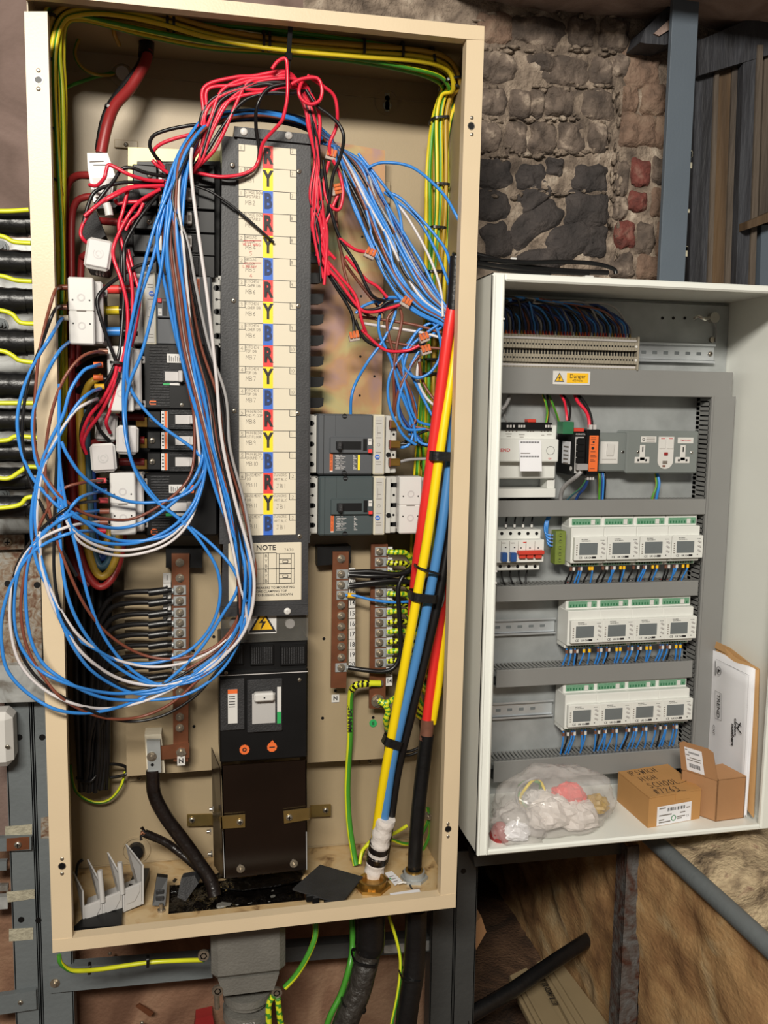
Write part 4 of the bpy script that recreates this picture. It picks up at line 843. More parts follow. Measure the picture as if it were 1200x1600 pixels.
# ================================================================== COPPER BARS
def bar(px, Y, label, bolts, big=(), tail=None):
    t = thing('copper_bar', label, 'busbar', P(px[3][0], px[3][1], Y)); b = MB('copper'); b.ppoly(px, Y, Y + .006); b.build('bar', t)
    for (x, y) in bolts:
        b = MB('bolt'); c = P(x, y, Y); hexbolt(b, c, .0056, .008); b.build('bolt', t)
    for (x, y) in big:
        b = MB('brass'); c = P(x, y, Y); hexbolt(b, c, .0095, .010, 'bolt'); b.build('large_bolt', t)
    return t
def lug(t, x, y, Y, dx):
    b = MB('galv'); c = P(x, y, Y); b.box(c.x - .010, c.x + .012, Y - .0016, Y, c.z - .0085, c.z + .0085, .001); s = 1 if dx > 0 else -1; b.cyl((c.x + s * .010, Y - .004, c.z), (s, 0, 0), .005, .014, 10); b.build('cable_lug', t)
YB_ = .15
nl = bar([(268, 865), (296, 865), (294, 1190), (271, 1190)], YB_, 'left copper neutral bar with black cables bolted along it', [(281, y) for y in (879, 903, 922, 939, 957, 973, 989, 1006, 1023, 1040, 1056, 1081, 1120, 1137)], [(283, 1174)])
b = MB('black'); b.ppoly([(259, 857), (316, 857), (316, 887), (259, 887)], .158, .19); b.build('insulator', nl)
b = MB('copper'); b.ppoly([(244, 1167), (296, 1161), (296, 1184), (246, 1187)], .146, .149); b.build('link_strap', nl)
b = MB('galv'); b.ppoly([(229, 1158), (250, 1158), (252, 1207), (231, 1207)], .138, .15); hexbolt(b, P(237, 1182, .138), .0065, .006); b.use('black'); c = P(238, 1195, .138); b.cyl((c.x, .1375, c.z), (0, 1, 0), .003, .001, 10); b.build('end_clamp', nl)
b = MB('paper'); b.ppoly([(226, 1148), (252, 1147), (258, 1207), (230, 1210)], .155, .19); b.build('support_block', nl)
def tabs(t, x0, x1, ys, txts, Y):
    b = MB('white_plastic'); pr = MB('ink')
    for y, s in zip(ys, txts):
        q = Fr(x0, y - 7.6, x1, y + 7.6, Y); n_ = MB('white_plastic'); n_.box(q.x0, q.x1, Y, Y + .001, q.z0, q.z1); o = n_.build('number_tab', t)
        pr = MB('ink'); pr.text(s, (q.x(.5), Y - .0004, q.z(.5)), .0125 if len(s) < 3 else .01, shx=.85, bold=.012); pr.build('number', o)
tabs(nl, 255, 267, [903, 919, 936, 953, 970], ['1', '2', '3', '4', '5'], .152)
q = Fr(277, 1182, 289, 1196, .142); b = MB('white_plastic'); b.box(q.x0, q.x1, .142, .143, q.z0, q.z1); b.use('ink'); b.text('N', (q.x(.5), .1415, q.z(.5)), .012, bold=.03); b.build('letter_tab', nl)
nr = bar([(520, 862), (545, 862), (541, 1075), (517, 1075)], YB_, 'right copper neutral bar with numbers 13 to 20 beside it', [(533, y) for y in (873, 897, 914, 930, 946, 962, 979, 995, 1010, 1027, 1043)])
b = MB('black'); b.ppoly([(496, 855), (548, 853), (548, 880), (496, 884)], .158, .19); b.build('insulator', nr)
tabs(nr, 545, 555, [895, 911, 925, 942, 958.5, 975, 991, 1007, 1023, 1038], ['11', '12', '13', '14', '15', '16', '17', '18', '19', '20'], .152)
q = Fr(518, 1085, 530, 1097, .189); b = MB('white_plastic'); b.box(q.x0, q.x1, .188, .189, q.z0, q.z1); b.use('ink'); b.text('N', (q.x(.5), .1875, q.z(.5)), .011, bold=.03); b.build('letter_tab', nr)
er = bar([(580, 850), (606, 850), (602, 1107), (577, 1107)], YB_, 'copper earth bar at right with many yellow green cables', [(593, y) for y in (862, 878, 895, 911, 926, 941, 957, 973, 989, 1004, 1020, 1036, 1068)], [(590, 1095)])
tabs(er, 603, 613, [862, 879, 894, 910, 926, 941, 957, 973, 988, 1004, 1020, 1035, 1050, 1064], [str(k) for k in range(1, 15)], .152)
b = MB('green'); c = P(583, 1130, .189); b.cyl((c.x, .188, c.z), (0, 1, 0), .0075, .002, 14); b.use('ink'); b.text('E', (c.x, .1875, c.z), .009, bold=.02); b.build('letter_tab', er)
for y in (897, 914): lug(nr, 534, y, YB_, 1)
lug(nr, 532, 1043, YB_, 1); lug(nr, 534, 930, YB_, 1)
for y in (862, 878, 895, 911, 926, 941, 957, 973, 989, 1004, 1020, 1036): lug(er, 594, y, YB_, 1)
for y in (922, 939, 957, 973, 989, 1006, 1023, 1040, 1056): lug(nl, 280, y, YB_, -1)
# sleeved tails on the earth bar
for k, y in enumerate((862, 879, 895, 911, 927, 942, 957, 973, 988, 1004, 1019, 1034)):
    yy = y + (1 if k < 6 else -2)
    wire('earth_tail', 'short yellow green sleeved tail bolted to the earth bar', [(606, y, .145), (616, yy, .14), (626, yy, .14), (637, yy + 4, .15), (648, yy + 30, .17), (651, min(1010, yy + 90), .185), (655, 1050, .19)], 'w_lime', .0052, 'sleeved tails on the earth bar', mats=('w_lime', 'black') if k % 2 else ('w_lime', 'w_green'), spiral=True, seg=6)
# black neutral cables at left
for k, y in enumerate((922, 939, 957, 973, 989, 1006, 1023, 1040, 1056)):
    x0 = 128 + 7 * k % 44 + 3 * (k % 3)
    wire('neutral_cable', 'black neutral cable running left from the left copper bar then down', [(268, y, .142), (248, y + 1, .14), (232, y + 2, .142), (205, y + 3, .15), (180, y + 8, .16), (165, y + 22, .165), (150 + k * 1.5, y + 60, .17), (142 + 4 * (k % 6), 1110 + 6 * k, .175 + .006 * (k % 3)), (138 + 5 * (k % 6), 1190, .175 + .006 * (k % 3)), (134 + 5 * (k % 6), 1232 + 2 * (k % 4), .18)], 'w_black', .0048, 'black cables on the left neutral bar')
    if k < 9:
        b = MB('black_rubber'); b.tube([P(262 - 3 * i, y + .4 * i, .141) for i in range(11)], .0068, 9); tag(b.build('shrink_sleeve'), 'black shrink sleeve on a neutral cable beside the left copper bar', 'sleeve', 'sleeves on the left neutral cables')
for k in range(13):
    wire('spare_cable', 'black cable hanging in the dark bundle at lower left', [(112 + 5 * k, 760 + 12 * k, .2 + .02 * (k % 3)), (118 + 4.3 * k, 950, .2 + .015 * (k % 3)), (120 + 4 * k, 1080, .19 + .02 * (k % 3)), (124 + 3.6 * k, 1180, .19 + .02 * (k % 3)), (127 + 3.2 * k, 1236 - (k * 7) % 20, .2)], 'w_black', .006, 'black cables hanging at lower left')
wire('black_tie_wire', 'black cable looped across the bottom of the dark bundle', [(120, 1215, .2), (140, 1222, .17), (165, 1196, .19), (194, 1197, .21), (196, 1210, .21), (165, 1216, .2)], 'w_black', .003)
wire('earth_wire', 'thin yellow green wire sagging below the dark cable bundle', [(110, 1195, .22), (118, 1235, .22), (145, 1253, .22), (170, 1250, .22), (188, 1230, .22), (196, 1205, .22)], 'w_lime', .0028, mats=LG)
wire('mains_neutral', 'thick taped black cable from the left bar down into the floor slot', [(239, 1203, .145), (241, 1240, .14), (258, 1275, .135), (285, 1312, .13), (312, 1350, .12), (330, 1378, .11), (336, 1400, .10)], 'tape_black', .0125, n=12, cat='cable')
t = wire('cut_cable', 'cut off taped black cable end poking up beside the shroud', [(226, 1302, .15), (236, 1306, .15), (262, 1318, .15), (290, 1340, .14), (318, 1365, .125), (330, 1380, .12)], 'tape_black', .0075, n=10, cat='cable')
for k in range(3): b = MB('copper' if k == 1 else 'tape_black'); b.tube([P(228, 1303, .15), P(222 - k, 1300 + 7 * (k - 1), .148), P(221, 1304 + 9 * (k - 1), .146)], .0028, 6); b.build('bare_strand', t)
# right neutral cables
for k, pts in enumerate([[(546, 894, .142), (580, 893, .132), (615, 897, .13), (640, 893, .135), (655, 880, .15)], [(546, 898, .142), (580, 900, .131), (620, 898, .132), (648, 885, .14), (660, 870, .16)], [(546, 914, .142), (580, 910, .133), (615, 907, .132), (650, 910, .14), (670, 905, .16)], [(546, 917, .142), (580, 913, .137), (620, 911, .138), (655, 918, .16)], [(544, 1043, .142), (570, 1047, .134), (600, 1049, .13), (618, 1040, .13), (626, 1015, .13), (624, 960, .13), (622, 920, .13), (632, 897, .135), (645, 884, .15)]]):
    wire('neutral_cable', 'black cable from %s of the right copper bar' % ('the second bolt', 'the second bolt, lower strand,', 'the third bolt', 'the third bolt, lower strand,', 'the bottom bolt, looping upward,')[k], pts, 'w_black', .0046)
wire('neutral_cable', 'thin blue wire with yellow crimp on the right copper bar', [(540, 930, .142), (556, 931, .135), (580, 937, .13), (610, 941, .13), (640, 940, .14), (660, 936, .16)], 'w_blue', .0026)
b = MB('sign_yellow'); b.tube([P(543 + i, 930 + .1 * i, .14) for i in range(0, 13, 3)], .005, 8); tag(b.build('crimp'), 'yellow crimp on the right copper bar', 'crimp')
t_ = wire('earth_cable', 'yellow green cable dropping from the earth bar beside the black shroud', [(594, 1068, .143), (575, 1068, .14), (558, 1070, .14), (549, 1080, .15), (547, 1110, .165), (547, 1150, .17), (544, 1200, .18), (543, 1240, .18), (546, 1290, .17), (552, 1330, .16), (556, 1352, .15)], 'w_green', .0062, mats=('w_green', 'w_lime'), n=8, cat='cable', twist=.01, ph=2.6)
b = MB('w_lime'); b.tube(path([(578, 1068, .1395), (565, 1069, .138), (556, 1071, .139), (550, 1078, .148)]), .0068, 8, ('w_lime', 'black'), 0, True); b.build('sleeve', t_)
b = MB('ink'); b.text('MAIN EARTH', P(547, 1118, .158), .011, ux=(0, 0, 1), uz=(-1, 0, 0), bold=.03); b.build('marker_text', t_)
wire('earth_cable', 'yellow green sleeved cable curving off the big bolt of the earth bar', [(592, 1095, .14), (602, 1102, .135), (606, 1112, .135), (603, 1125, .14), (606, 1140, .16)], 'w_lime', .006, mats=('w_lime', 'w_green'), spiral=True, cat='cable')
wire('earth_cable', 'yellow green sleeved cable on the right of the big earth bolt', [(592, 1095, .143), (604, 1098, .135), (615, 1092, .14), (625, 1085, .15)], 'w_lime', .0055, mats=('w_lime', 'w_green'), spiral=True, cat='cable')
# ================================================================== THICK TAILS AT THE RIGHT
def tail(name, label, pts, mat, r, n=16): return wire(name, label, pts, mat, r, n=n, cat='cable', seg=9)
tail('power_cable', 'thick red cable with black capped end slanting down at right', [(707, 476, .035), (699, 530, .035), (687, 620, .04), (674, 720, .045), (661, 815, .055), (652, 880, .075), (645, 960, .10)], 'c_red', .0098)
tail('power_cable', 'thick yellow cable slanting down beside the red one', [(716, 480, .045), (709, 560, .042), (697, 640, .038), (684, 730, .035), (668, 840, .035), (652, 930, .04), (632, 1040, .05), (612, 1150, .065), (598, 1230, .08), (588, 1300, .10), (584, 1345, .115)], 'c_yellow', .0085)
tail('power_cable', 'thick blue cable slanting down beside the yellow one', [(722, 560, .06), (712, 640, .055), (701, 740, .05), (689, 830, .045), (671, 930, .048), (650, 1030, .055), (628, 1120, .062), (611, 1200, .075), (600, 1280, .09), (592, 1345, .11)], 'c_blue', .0088)
tail('power_cable', 'thick black cable behind the blue one', [(712, 740, .075), (704, 820, .068), (686, 930, .062), (666, 1020, .066), (644, 1110, .072), (622, 1200, .085), (610, 1280, .10), (600, 1345, .12)], 'w_black', .0085)
b = MB('black_rubber'); b.tube(path([(713, 400, .03), (713, 404, .03), (711, 440, .032), (708, 484, .034)]), .0112, 14, rfun=lambda q: .55 + .45 * min(1, q * 4)); tag(b.build('cable_end_cap'), 'black shrink cap on top of the thick red cable', 'cap')
tail('supply_core', 'red core of the black supply cable at lower right', [(702, 850, .10), (696, 900, .10), (686, 980, .10), (675, 1060, .10), (666, 1132, .10)], 'c_red', .0092)
tail('supply_core', 'yellow core of the black supply cable at lower right', [(698, 940, .105), (694, 990, .10), (687, 1060, .095), (681, 1100, .095), (676, 1130, .10)], 'c_yellow', .0068)
tail('supply_core', 'dark core between the red and yellow cores at lower right', [(700, 880, .115), (693, 960, .112), (684, 1040, .112), (675, 1128, .11)], 'w_navy', .007)
t = tail('supply_cable', 'thick black supply cable standing in the lower right corner', [(667, 1148, .10), (662, 1190, .10), (655, 1250, .10), (650, 1310, .10), (647, 1372, .10)], 'black_rubber', .0135)
b = MB('copper_tape'); b.tube(path([(668, 1124, .10), (667, 1140, .10), (665, 1156, .10)]), .0125, 14); b.build('copper_wrap', t)
def band(name, label, a, c, Y, r, L, mat='black_rubber'):
    p0 = P(a[0], a[1], Y); p1 = P(c[0], c[1], Y); d = (p1 - p0).normalized(); nrm = Vector((0, 0, 1)).cross(Vector((0, 1, 0)))
    mid = (p0 + p1) / 2; hw = (p1 - p0).length / 2; perp = Vector((-d.z, 0, d.x)); bb = MB(mat); n = 24; prof = []
    for k in range(n):
        q = 2 * math.pi * k / n; cx, cy = math.cos(q), math.sin(q); e = 4
        kx = abs(cx) ** (2 / e) * (1 if cx > 0 else -1); ky = abs(cy) ** (2 / e) * (1 if cy > 0 else -1)
        prof.append((kx * hw, ky * r))
    vs = []
    for s in (-.5, .5):
        for (u, v) in prof: vs.append(mid + d * u + Vector((0, v, 0)) + perp * (s * L))
    for s in (-.5, .5):
        for (u, v) in prof: vs.append(mid + d * u * .93 + Vector((0, v * .85, 0)) + perp * (s * L))
    fs = []
    for k in range(n):
        j = (k + 1) % n; fs += [(k, j, n + j, n + k), (2 * n + k, 2 * n + j, 3 * n + j, 3 * n + k), (k, j, 2 * n + j, 2 * n + k), (n + k, n + j, 3 * n + j, 3 * n + k)]
    bb.add(vs, fs); return tag(bb.build(name), label, 'cable tie')
band('tape_band', 'upper black tape band round the red, yellow and blue cables', (669, 711), (711, 713), .043, .024, .016)
band('cable_tie', 'thin black tie round the yellow and blue cables', (649, 884), (686, 895), .047, .024, .004)
band('tape_band', 'middle black tape band round the yellow and blue cables', (640, 929), (681, 933), .05, .025, .015)
band('tape_band', 'lower black tape band round the yellow and blue cables', (599, 1154), (627, 1163), .07, .016, .015)
t = thing('tape_wrap', 'white and black tape wrap where the slanting cables enter the floor', 'tape', P(585, 1380, .11))
for nm, mt, pts, r in (('white_wrap', 'tape_white', [(604, 1278, .088), (597, 1300, .095), (593, 1322, .10)], .0185), ('black_band', 'tape_black', [(594, 1314, .10), (591, 1330, .104)], .0195), ('white_wrap', 'tape_white', [(591, 1328, .104), (590, 1338, .106)], .0190), ('black_band', 'tape_black', [(590, 1335, .106), (588, 1347, .108)], .0196), ('white_wrap', 'tape_white', [(588, 1344, .108), (585, 1360, .11), (581, 1382, .112)], .0185)):
    b = MB(mt); b.tube(path(pts, seg=6), r, 16, rfun=(lambda q: .93 + .1 * math.sin(q * 9) ** 2)); b.build(nm, t)
def locknut(px, py, name, label, mat, r, hexd=True):
    c = PZ(px, py, ZF); t = thing(name, label, 'gland nut', c); b = MB(mat)
    if hexd: b.cyl(c, (0, 0, 1), r * 1.3, .006, 6, smooth=False)
    b.ring(c + Vector((0, 0, .006)), (0, 0, 1), r * .8, r, .010, 24); b.build('nut', t); return c
c_big = locknut(582, 1386, 'brass_gland', 'brass gland nut round the taped slanting cables', 'brass', .026)
c_sm = locknut(647, 1373, 'steel_gland', 'steel and brass gland nut round the black supply cable', 'galv', .020)
b = MB('brass'); b.ring(c_sm + Vector((0, 0, .007)), (0, 0, 1), .013, .017, .012, 20); tag(b.build('brass_ring'), 'brass ring inside the steel gland nut', 'ring')
# ================================================================== EARTH BUNDLE ROUND THE CABINET
def bundle(n, pts, rad, r, label, group, mats, name='earth_wire', wander=.35, seg=6, fl=1.0):
    base = path(pts, seg=1)
    offs = []
    for k in range(n):
        a = k * 2.399; q = rad * math.sqrt((k + .4) / n); offs.append((math.cos(a) * q, math.sin(a) * q))
    for k in range(n):
        pp = []; ph = random.random() * 6
        for i, p in enumerate(base):
            tt = (base[min(i + 1, len(base) - 1)] - base[max(i - 1, 0)]).normalized()
            sd = tt.cross(Vector((0, 1, 0))); sd = sd.normalized() if sd.length > .01 else Vector((1, 0, 0)); dv = tt.cross(sd)
            dr = wander * rad * math.sin(i * 1.3 + ph)
            pp.append(p + sd * (offs[k][0] + dr * .5) + dv * (offs[k][1] * fl + dr * .4))
        m_ = MB(mats[k % len(mats)][0]); mt = mats[k % len(mats)]
        m_.tube(spline(pp, seg), r, 7, mt if len(mt) > 1 else None, .03 * (1 if k % 2 else -1), ph=k * 1.7); m_.mi = 0
        o = m_.build(name); tag(o, label, 'wire', group)
bundle(15, [(80, 700, .10), (84, 600, .11), (86, 480, .11), (85, 380, .11), (82, 260, .11), (80, 150, .105), (80, 80, .10), (90, 30, .09), (120, 14, .085), (170, 18, .085), (240, 34, .085), (330, 56, .085), (430, 68, .08), (560, 80, .08), (650, 92, .085), (690, 106, .10), (706, 130, .12), (700, 150, .14), (690, 190, .15), (686, 260, .155), (684, 340, .16), (679, 440, .165), (674, 540, .17), (670, 640, .17), (665, 760, .18), (660, 860, .185), (656, 960, .19), (655, 1050, .19)], .020, .0038, 'yellow green earth wire in the thick bundle along the top of the open cabinet', 'earth wires bundled round the cabinet', [GY, ('w_lime', 'w_green'), GY, ('w_ochre', 'w_green')])
bundle(7, [(662, 780, .2), (657, 930, .2), (650, 1010, .19), (655, 1060, .17), (680, 1085, .15), (692, 1070, .15), (690, 1030, .16), (670, 1010, .18), (652, 1040, .18), (648, 1090, .18), (665, 1112, .18), (690, 1115, .18)], .014, .0034, 'yellow green earth wire coiled low on the right behind the thick cables', 'earth wires coiled at lower right', [GY, LG], wander=.9)
for (x, y, dx, dy, Y) in ((82, 30, 9, 3, .09), (80, 100, 8, 0, .105), (80, 206, 8, 0, .105), (82, 284, 8, 0, .108), (176, 12, 0, 11, .083), (262, 34, 0, 15, .085), (272, 36, 0, 15, .085), (411, 66, 0, 14, .081), (420, 67, 0, 14, .081), (566, 78, 0, 14, .08), (626, 83, 0, 14, .083), (673, 91, 3, 13, .09), (704, 128, 14, -3, .115), (702, 138, 14, 4, .125), (686, 188, 14, -1, .148), (687, 291, 13, 1, .154), (682, 358, 13, 1, .158), (677, 426, 13, 0, .162), (671, 562, 12, 0, .168), (669, 584, 12, 0, .168), (667, 724, 12, 0, .178)):
    band('cable_tie', 'black cable tie round the earth wire bundle', (x - dx, y - dy), (x + dx, y + dy), Y, .022, .0042)
for o in [o for o in COL.objects if o.get('label') == 'black cable tie round the earth wire bundle']: o['group'] = 'ties round the earth wire bundle'
for pts, lab in (([(186, 40, .2), (160, 38, .2), (130, 52, .2), (117, 80, .19), (125, 102, .19), (145, 115, .2), (168, 117, .23), (178, 115, .24)], 'thin green earth wire looping at the top left corner'), ([(90, 144, .2), (115, 132, .22), (150, 120, .23), (176, 114, .24)], 'faint green wire running left from the white grommet')): wire('earth_wire', lab, pts, 'w_green', .003, mats=('w_green', 'w_ochre'))
wire('earth_wire', 'short yellow tail poking out of the upper left grommet', [(180, 35, .12), (178, 50, .13), (186, 70, .17)], 'w_ochre', .0035)
for k, pts in enumerate([[(86, 240, .1), (90, 310, .1), (97, 360, .1), (96, 380, .12)], [(88, 270, .1), (96, 300, .1), (98, 340, .12), (90, 380, .12)], [(86, 380, .1), (94, 400, .1), (100, 430, .1), (104, 470, .12)]]): wire('earth_wire', 'ochre earth wire straying from the left bundle, %s one' % ('first', 'second', 'lowest')[k], pts, 'w_ochre', .003)
for k, pts in enumerate([[(636, 1290, .18), (612, 1304, .17), (590, 1308, .16), (572, 1322, .16), (562, 1345, .15)], [(700, 1180, .2), (665, 1292, .2), (640, 1318, .19), (612, 1312, .17), (604, 1306, .18)], [(562, 1350, .14), (566, 1330, .15), (578, 1318, .15), (590, 1315, .16)], [(668, 1262, .2), (672, 1300, .2), (660, 1330, .2)]]): wire('earth_wire', 'yellow green wire curling near the taped cable foot, %s' % ('uppermost', 'longest', 'leftmost', 'rightmost')[k], pts, 'w_lime', .0036, mats=LG)
for y in (1173, 1179): wire('black_wire', 'black wire sweeping behind the lower right cables, %s' % ('upper' if y == 1173 else 'lower'), [(620, y, .2), (640, y + 1, .2), (660, y - 10, .2), (675, y - 40, .2)], 'w_black', .003)
# ================================================================== RED SUB CABLES AND COLOURED LOOPS AT LEFT
t = tail('sub_cable', 'thick red and black cable from the top gland to the tapered clamp', [(231, 80, .17), (226, 100, .165), (205, 136, .155), (180, 165, .14), (168, 195, .13), (158, 240, .125)], 'w_darkred', .009, 12)
tail('sub_cable', 'black cable beside the thick red one at the top left', [(224, 84, .18), (216, 104, .172), (195, 132, .162), (171, 165, .148), (160, 195, .14), (153, 235, .135)], 'w_black', .0055, 10)
b = MB('black_rubber'); b.tube(path([(229, 62, .18), (229, 70, .18), (228, 88, .17)]), .013, 12); b.use('galv'); c = P(230, 60, .19); b.cyl(c, (0, -.3, 1), .02, .006, 6, smooth=False); tag(b.build('top_gland'), 'black gland at the top left where the red cable enters', 'gland')
band('cable_tie', 'black tie round the thick red cable at the top left', (164, 166), (181, 174), .143, .012, .0045)
for k, (pts, mt, r) in enumerate([([(103, 720, .15), (102, 600, .15), (102, 450, .15), (102, 330, .15), (105, 292, .15), (118, 276, .14), (140, 274, .13), (165, 278, .125)], 'w_darkred', .0062), ([(113, 720, .145), (112, 600, .145), (112, 450, .145), (112, 350, .145), (118, 318, .14), (134, 308, .135), (160, 308, .13)], 'w_darkred', .0058),
    ([(156, 345, .13), (180, 347, .12), (212, 348, .12)], 'w_darkred', .006), ([(118, 760, .16), (119, 640, .16), (126, 430, .16), (132, 400, .15), (150, 396, .14)], 'w_darkred', .006),
    ([(108, 560, .14), (110, 700, .135), (116, 800, .13), (126, 866, .125), (142, 905, .12), (157, 917, .12), (172, 908, .12), (184, 886, .125), (191, 856, .125), (192, 832, .13)], 'w_darkred', .0065),
    ([(124, 630, .135), (128, 740, .13), (133, 830, .125), (144, 880, .12), (157, 900, .118), (171, 893, .118), (182, 868, .12), (187, 834, .125)], 'w_ochre', .0068),
    ([(134, 640, .14), (139, 760, .135), (144, 840, .13), (151, 876, .125), (159, 886, .122), (169, 878, .122), (177, 856, .125), (180, 830, .13)], 'w_teal', .0066),
    ([(143, 690, .145), (147, 820, .14), (153, 862, .135), (160, 872, .132), (168, 862, .132), (172, 834, .135)], 'w_navy', .0062),
    ([(106, 560, .16), (107, 700, .155), (112, 800, .15)], 'w_ochre', .006), ([(117, 700, .15), (120, 790, .145), (132, 872, .14), (150, 912, .135)], 'w_darkred', .006),
    ([(95, 540, .16), (97, 700, .16), (103, 820, .16), (120, 890, .155), (140, 915, .15)], 'w_darkred', .0062), ([(126, 640, .15), (130, 625, .14), (140, 600, .13), (160, 588, .13)], 'w_ochre', .006), ([(116, 560, .17), (119, 640, .17), (121, 780, .165)], 'w_navy', .006), ([(152, 850, .13), (158, 858, .13), (168, 846, .13), (171, 828, .135)], 'w_ochre', .006)]):
    tail('sub_cable', ['outer red cable bending into the tapered clamp', 'inner red cable bending in below the tapered clamp', 'short red stub between the dark clamp halves', 'red cable leading to the tilted clamp', 'outermost red loop at the left bottom', 'yellow loop inside the outer red loop', 'teal loop inside the yellow loop', 'navy loop inside the teal loop', 'ochre cable dropping at far left', 'dark red loop behind the yellow loop', 'dark red loop closest to the cabinet side', 'ochre cable curving to the long white clamp', 'navy cable dropping behind the red ones', 'small yellow loop inside the navy loop'][k], pts, mt, r, 10)
for (x0, x1, y, mt, lb) in ((150, 186, 452, 'strip_red', 'red'), (150, 186, 485, 'w_yellow', 'yellow'), (150, 190, 518, 'w_blue', 'blue')):
    b = MB(mt); b.tube([P(x0 + (x1 - x0) * i / 5, y, .10) for i in range(6)], .0075, 10); tag(b.build('phase_sleeve'), '%s sleeve between the large white clamp and the grey breaker' % lb, 'sleeve')
    b = MB('w_darkred' if lb == 'red' else 'black_rubber'); b.tube([P(186 + 3 * i, y, .10) for i in range(8)], .0068, 10); tag(b.build('phase_tail'), 'dark tail beyond the %s sleeve of the grey breaker' % lb, 'cable')
for k, (y, mt) in enumerate(((652, 'w_darkred'), (688, 'w_darkred'), (722, 'w_darkred'), (560, 'w_black'), (592, 'w_black'), (625, 'w_black'), (752, 'w_black'), (820, 'w_black'))):
    tail('breaker_tail', 'dark cable into the terminals of the left breakers, number %s from the top of its row' % ('one', 'two', 'three', 'four', 'five', 'six', 'seven', 'eight')[k] if False else ('dark red cable into the %s slim breaker' % ('top', 'middle', 'bottom')[k] if k < 3 else ['', '', '', 'black cable into the upper terminal of the upper ribbed breaker', 'black cable into the middle terminal of the upper ribbed breaker', 'black cable into the lower terminal of the upper ribbed breaker', 'black cable into the upper terminal of the lowest ribbed breaker', 'black cable into the lower terminal of the lowest ribbed breaker'][k]), [(120, y + 20, .16), (150, y + 3, .14), (185, y, .135), (226, y, .13)], mt, .0065, 9)
# ================================================================== THE HANGING BLUE LOOPS
DOWN = [(378, 900, .03), (371, 850, .035), (356, 780, .035), (335, 700, .035), (315, 620, .035), (292, 540, .035), (276, 450, .03), (266, 380, .025), (267, 310, .03), (280, 250, .04), (303, 210, .05), (325, 188, .07), (360, 178, .09), (410, 176, .10), (470, 190, .11), (500, 215, .115)]
def loop(pts, mat, label, group=None, r=.0031, sway=0, full=True, sc=1.0, cut=0):
    d = []; p1, p2 = random.uniform(0, 6), random.uniform(0, 6)
    for i, (x, y, Y) in enumerate(DOWN[cut:]):
        g = i + cut; sp = .8 if g < 4 else (1.5 if g < 8 else .5)
        d.append((x + sway * sp + 7 * math.sin(g * .55 + p1) * (g < 9), y + (sway * .3 if g > 10 else 0), Y + .010 * math.sin(sway * .7 + g * .4)))
    return wire('loop_wire', label, list(pts) + (d if full else []), mat, r, group)
G = 'wires of the big hanging loop'
LBL = {'w_blue': 'blue wire of the big loop hanging out over the left frame', 'w_brown': 'brown wire of the big loop hanging out over the left frame', 'w_white': 'white wire of the big loop hanging out over the left frame', 'w_black': 'black wire of the big loop hanging out over the left frame', 'w_grey': 'grey wire of the big loop hanging out over the left frame'}
UL = ['blue wire from the middle of the large white clamp swinging far left of the frame', 'brown wire from the top of the large white clamp hanging over the frame', 'black wire from the large white clamp hanging beside the blue one', 'blue wire from the foot of the large white clamp hanging over the frame', 'brown wire arching from the top of the long white clamp', 'blue wire arching from the long white clamp over the frame', 'white wire arching from the foot of the long white clamp', 'blue wire arching from below the long white clamp to the round loop', 'blue wire crossing the lowest white clamp high up', 'blue wire running straight down the inside of the frame edge', 'black wire running straight down the inside of the frame edge', 'outermost blue wire reaching the left edge of the picture', 'outermost white wire of the loop at lower left', 'lowest brown wire of the hanging loop', 'lowest black wire of the hanging loop']
def L(pts, mat, sway=0, full=True, cut=0):
    u = UL.pop(0) if UL else None
    return loop(pts, mat, u or LBL[mat], None if u else LBL[mat].split(' of')[0] + 's of the hanging loop', .0028 if mat == 'w_blue' else .0025, sway, full, cut=cut)
L([(100, 497, .06), (95, 500, .02), (80, 525), (55, 565), (36, 610), (27, 655), (32, 700), (46, 738), (68, 768), (102, 800), (150, 820), (190, 825), (232, 812), (277, 780), (305, 745), (318, 700, .045), (310, 620, .04), (295, 520, .035), (282, 420), (272, 330, .03), (292, 240, .04), (315, 195, .06), (360, 182, .09)], 'w_blue', full=False)
L([(100, 448, .06), (92, 450, .02), (85, 457), (70, 510), (60, 560), (55, 620), (53, 680), (60, 720), (76, 752), (100, 780), (140, 805), (200, 812), (250, 790), (290, 755), (303, 715, .04), (302, 640, .045), (290, 540, .04), (276, 420, .035), (268, 330, .035), (290, 240, .045), (312, 200, .06)], 'w_brown', full=False)
L([(98, 478, .06), (85, 485), (66, 535), (46, 590), (37, 640), (35, 690), (44, 745), (70, 800), (92, 850), (120, 900)], 'w_black', full=False)
L([(110, 533, .05), (92, 550), (70, 590), (53, 640), (52, 690), (62, 735), (100, 788), (132, 815), (165, 838), (205, 846), (262, 836), (300, 800), (320, 740, .04), (322, 660, .04), (308, 580, .035), (290, 480, .03), (284, 380, .025), (292, 270, .035), (312, 205, .055), (350, 184, .085)], 'w_blue', full=False)
L([(165, 551, .05), (148, 550), (125, 560), (100, 592), (82, 640), (72, 700), (72, 760), (82, 820), (102, 880), (132, 945), (168, 990), (215, 1020), (262, 1030), (310, 1022), (348, 1000), (375, 955)], 'w_brown', 4)
L([(158, 569, .05), (148, 572), (130, 580), (110, 610), (98, 650), (75, 697), (60, 742), (50, 795), (50, 840), (58, 880), (76, 922), (95, 970), (113, 1008), (140, 1045), (176, 1070), (216, 1084), (262, 1077), (307, 1050), (350, 1010), (378, 960)], 'w_blue', -6)
L([(152, 623, .05), (140, 628), (115, 645), (86, 690), (66, 740), (58, 800), (60, 850), (72, 902), (96, 955), (130, 1000), (180, 1030), (240, 1042), (300, 1032), (346, 1006), (378, 972), (396, 925, .03)], 'w_white', 12)
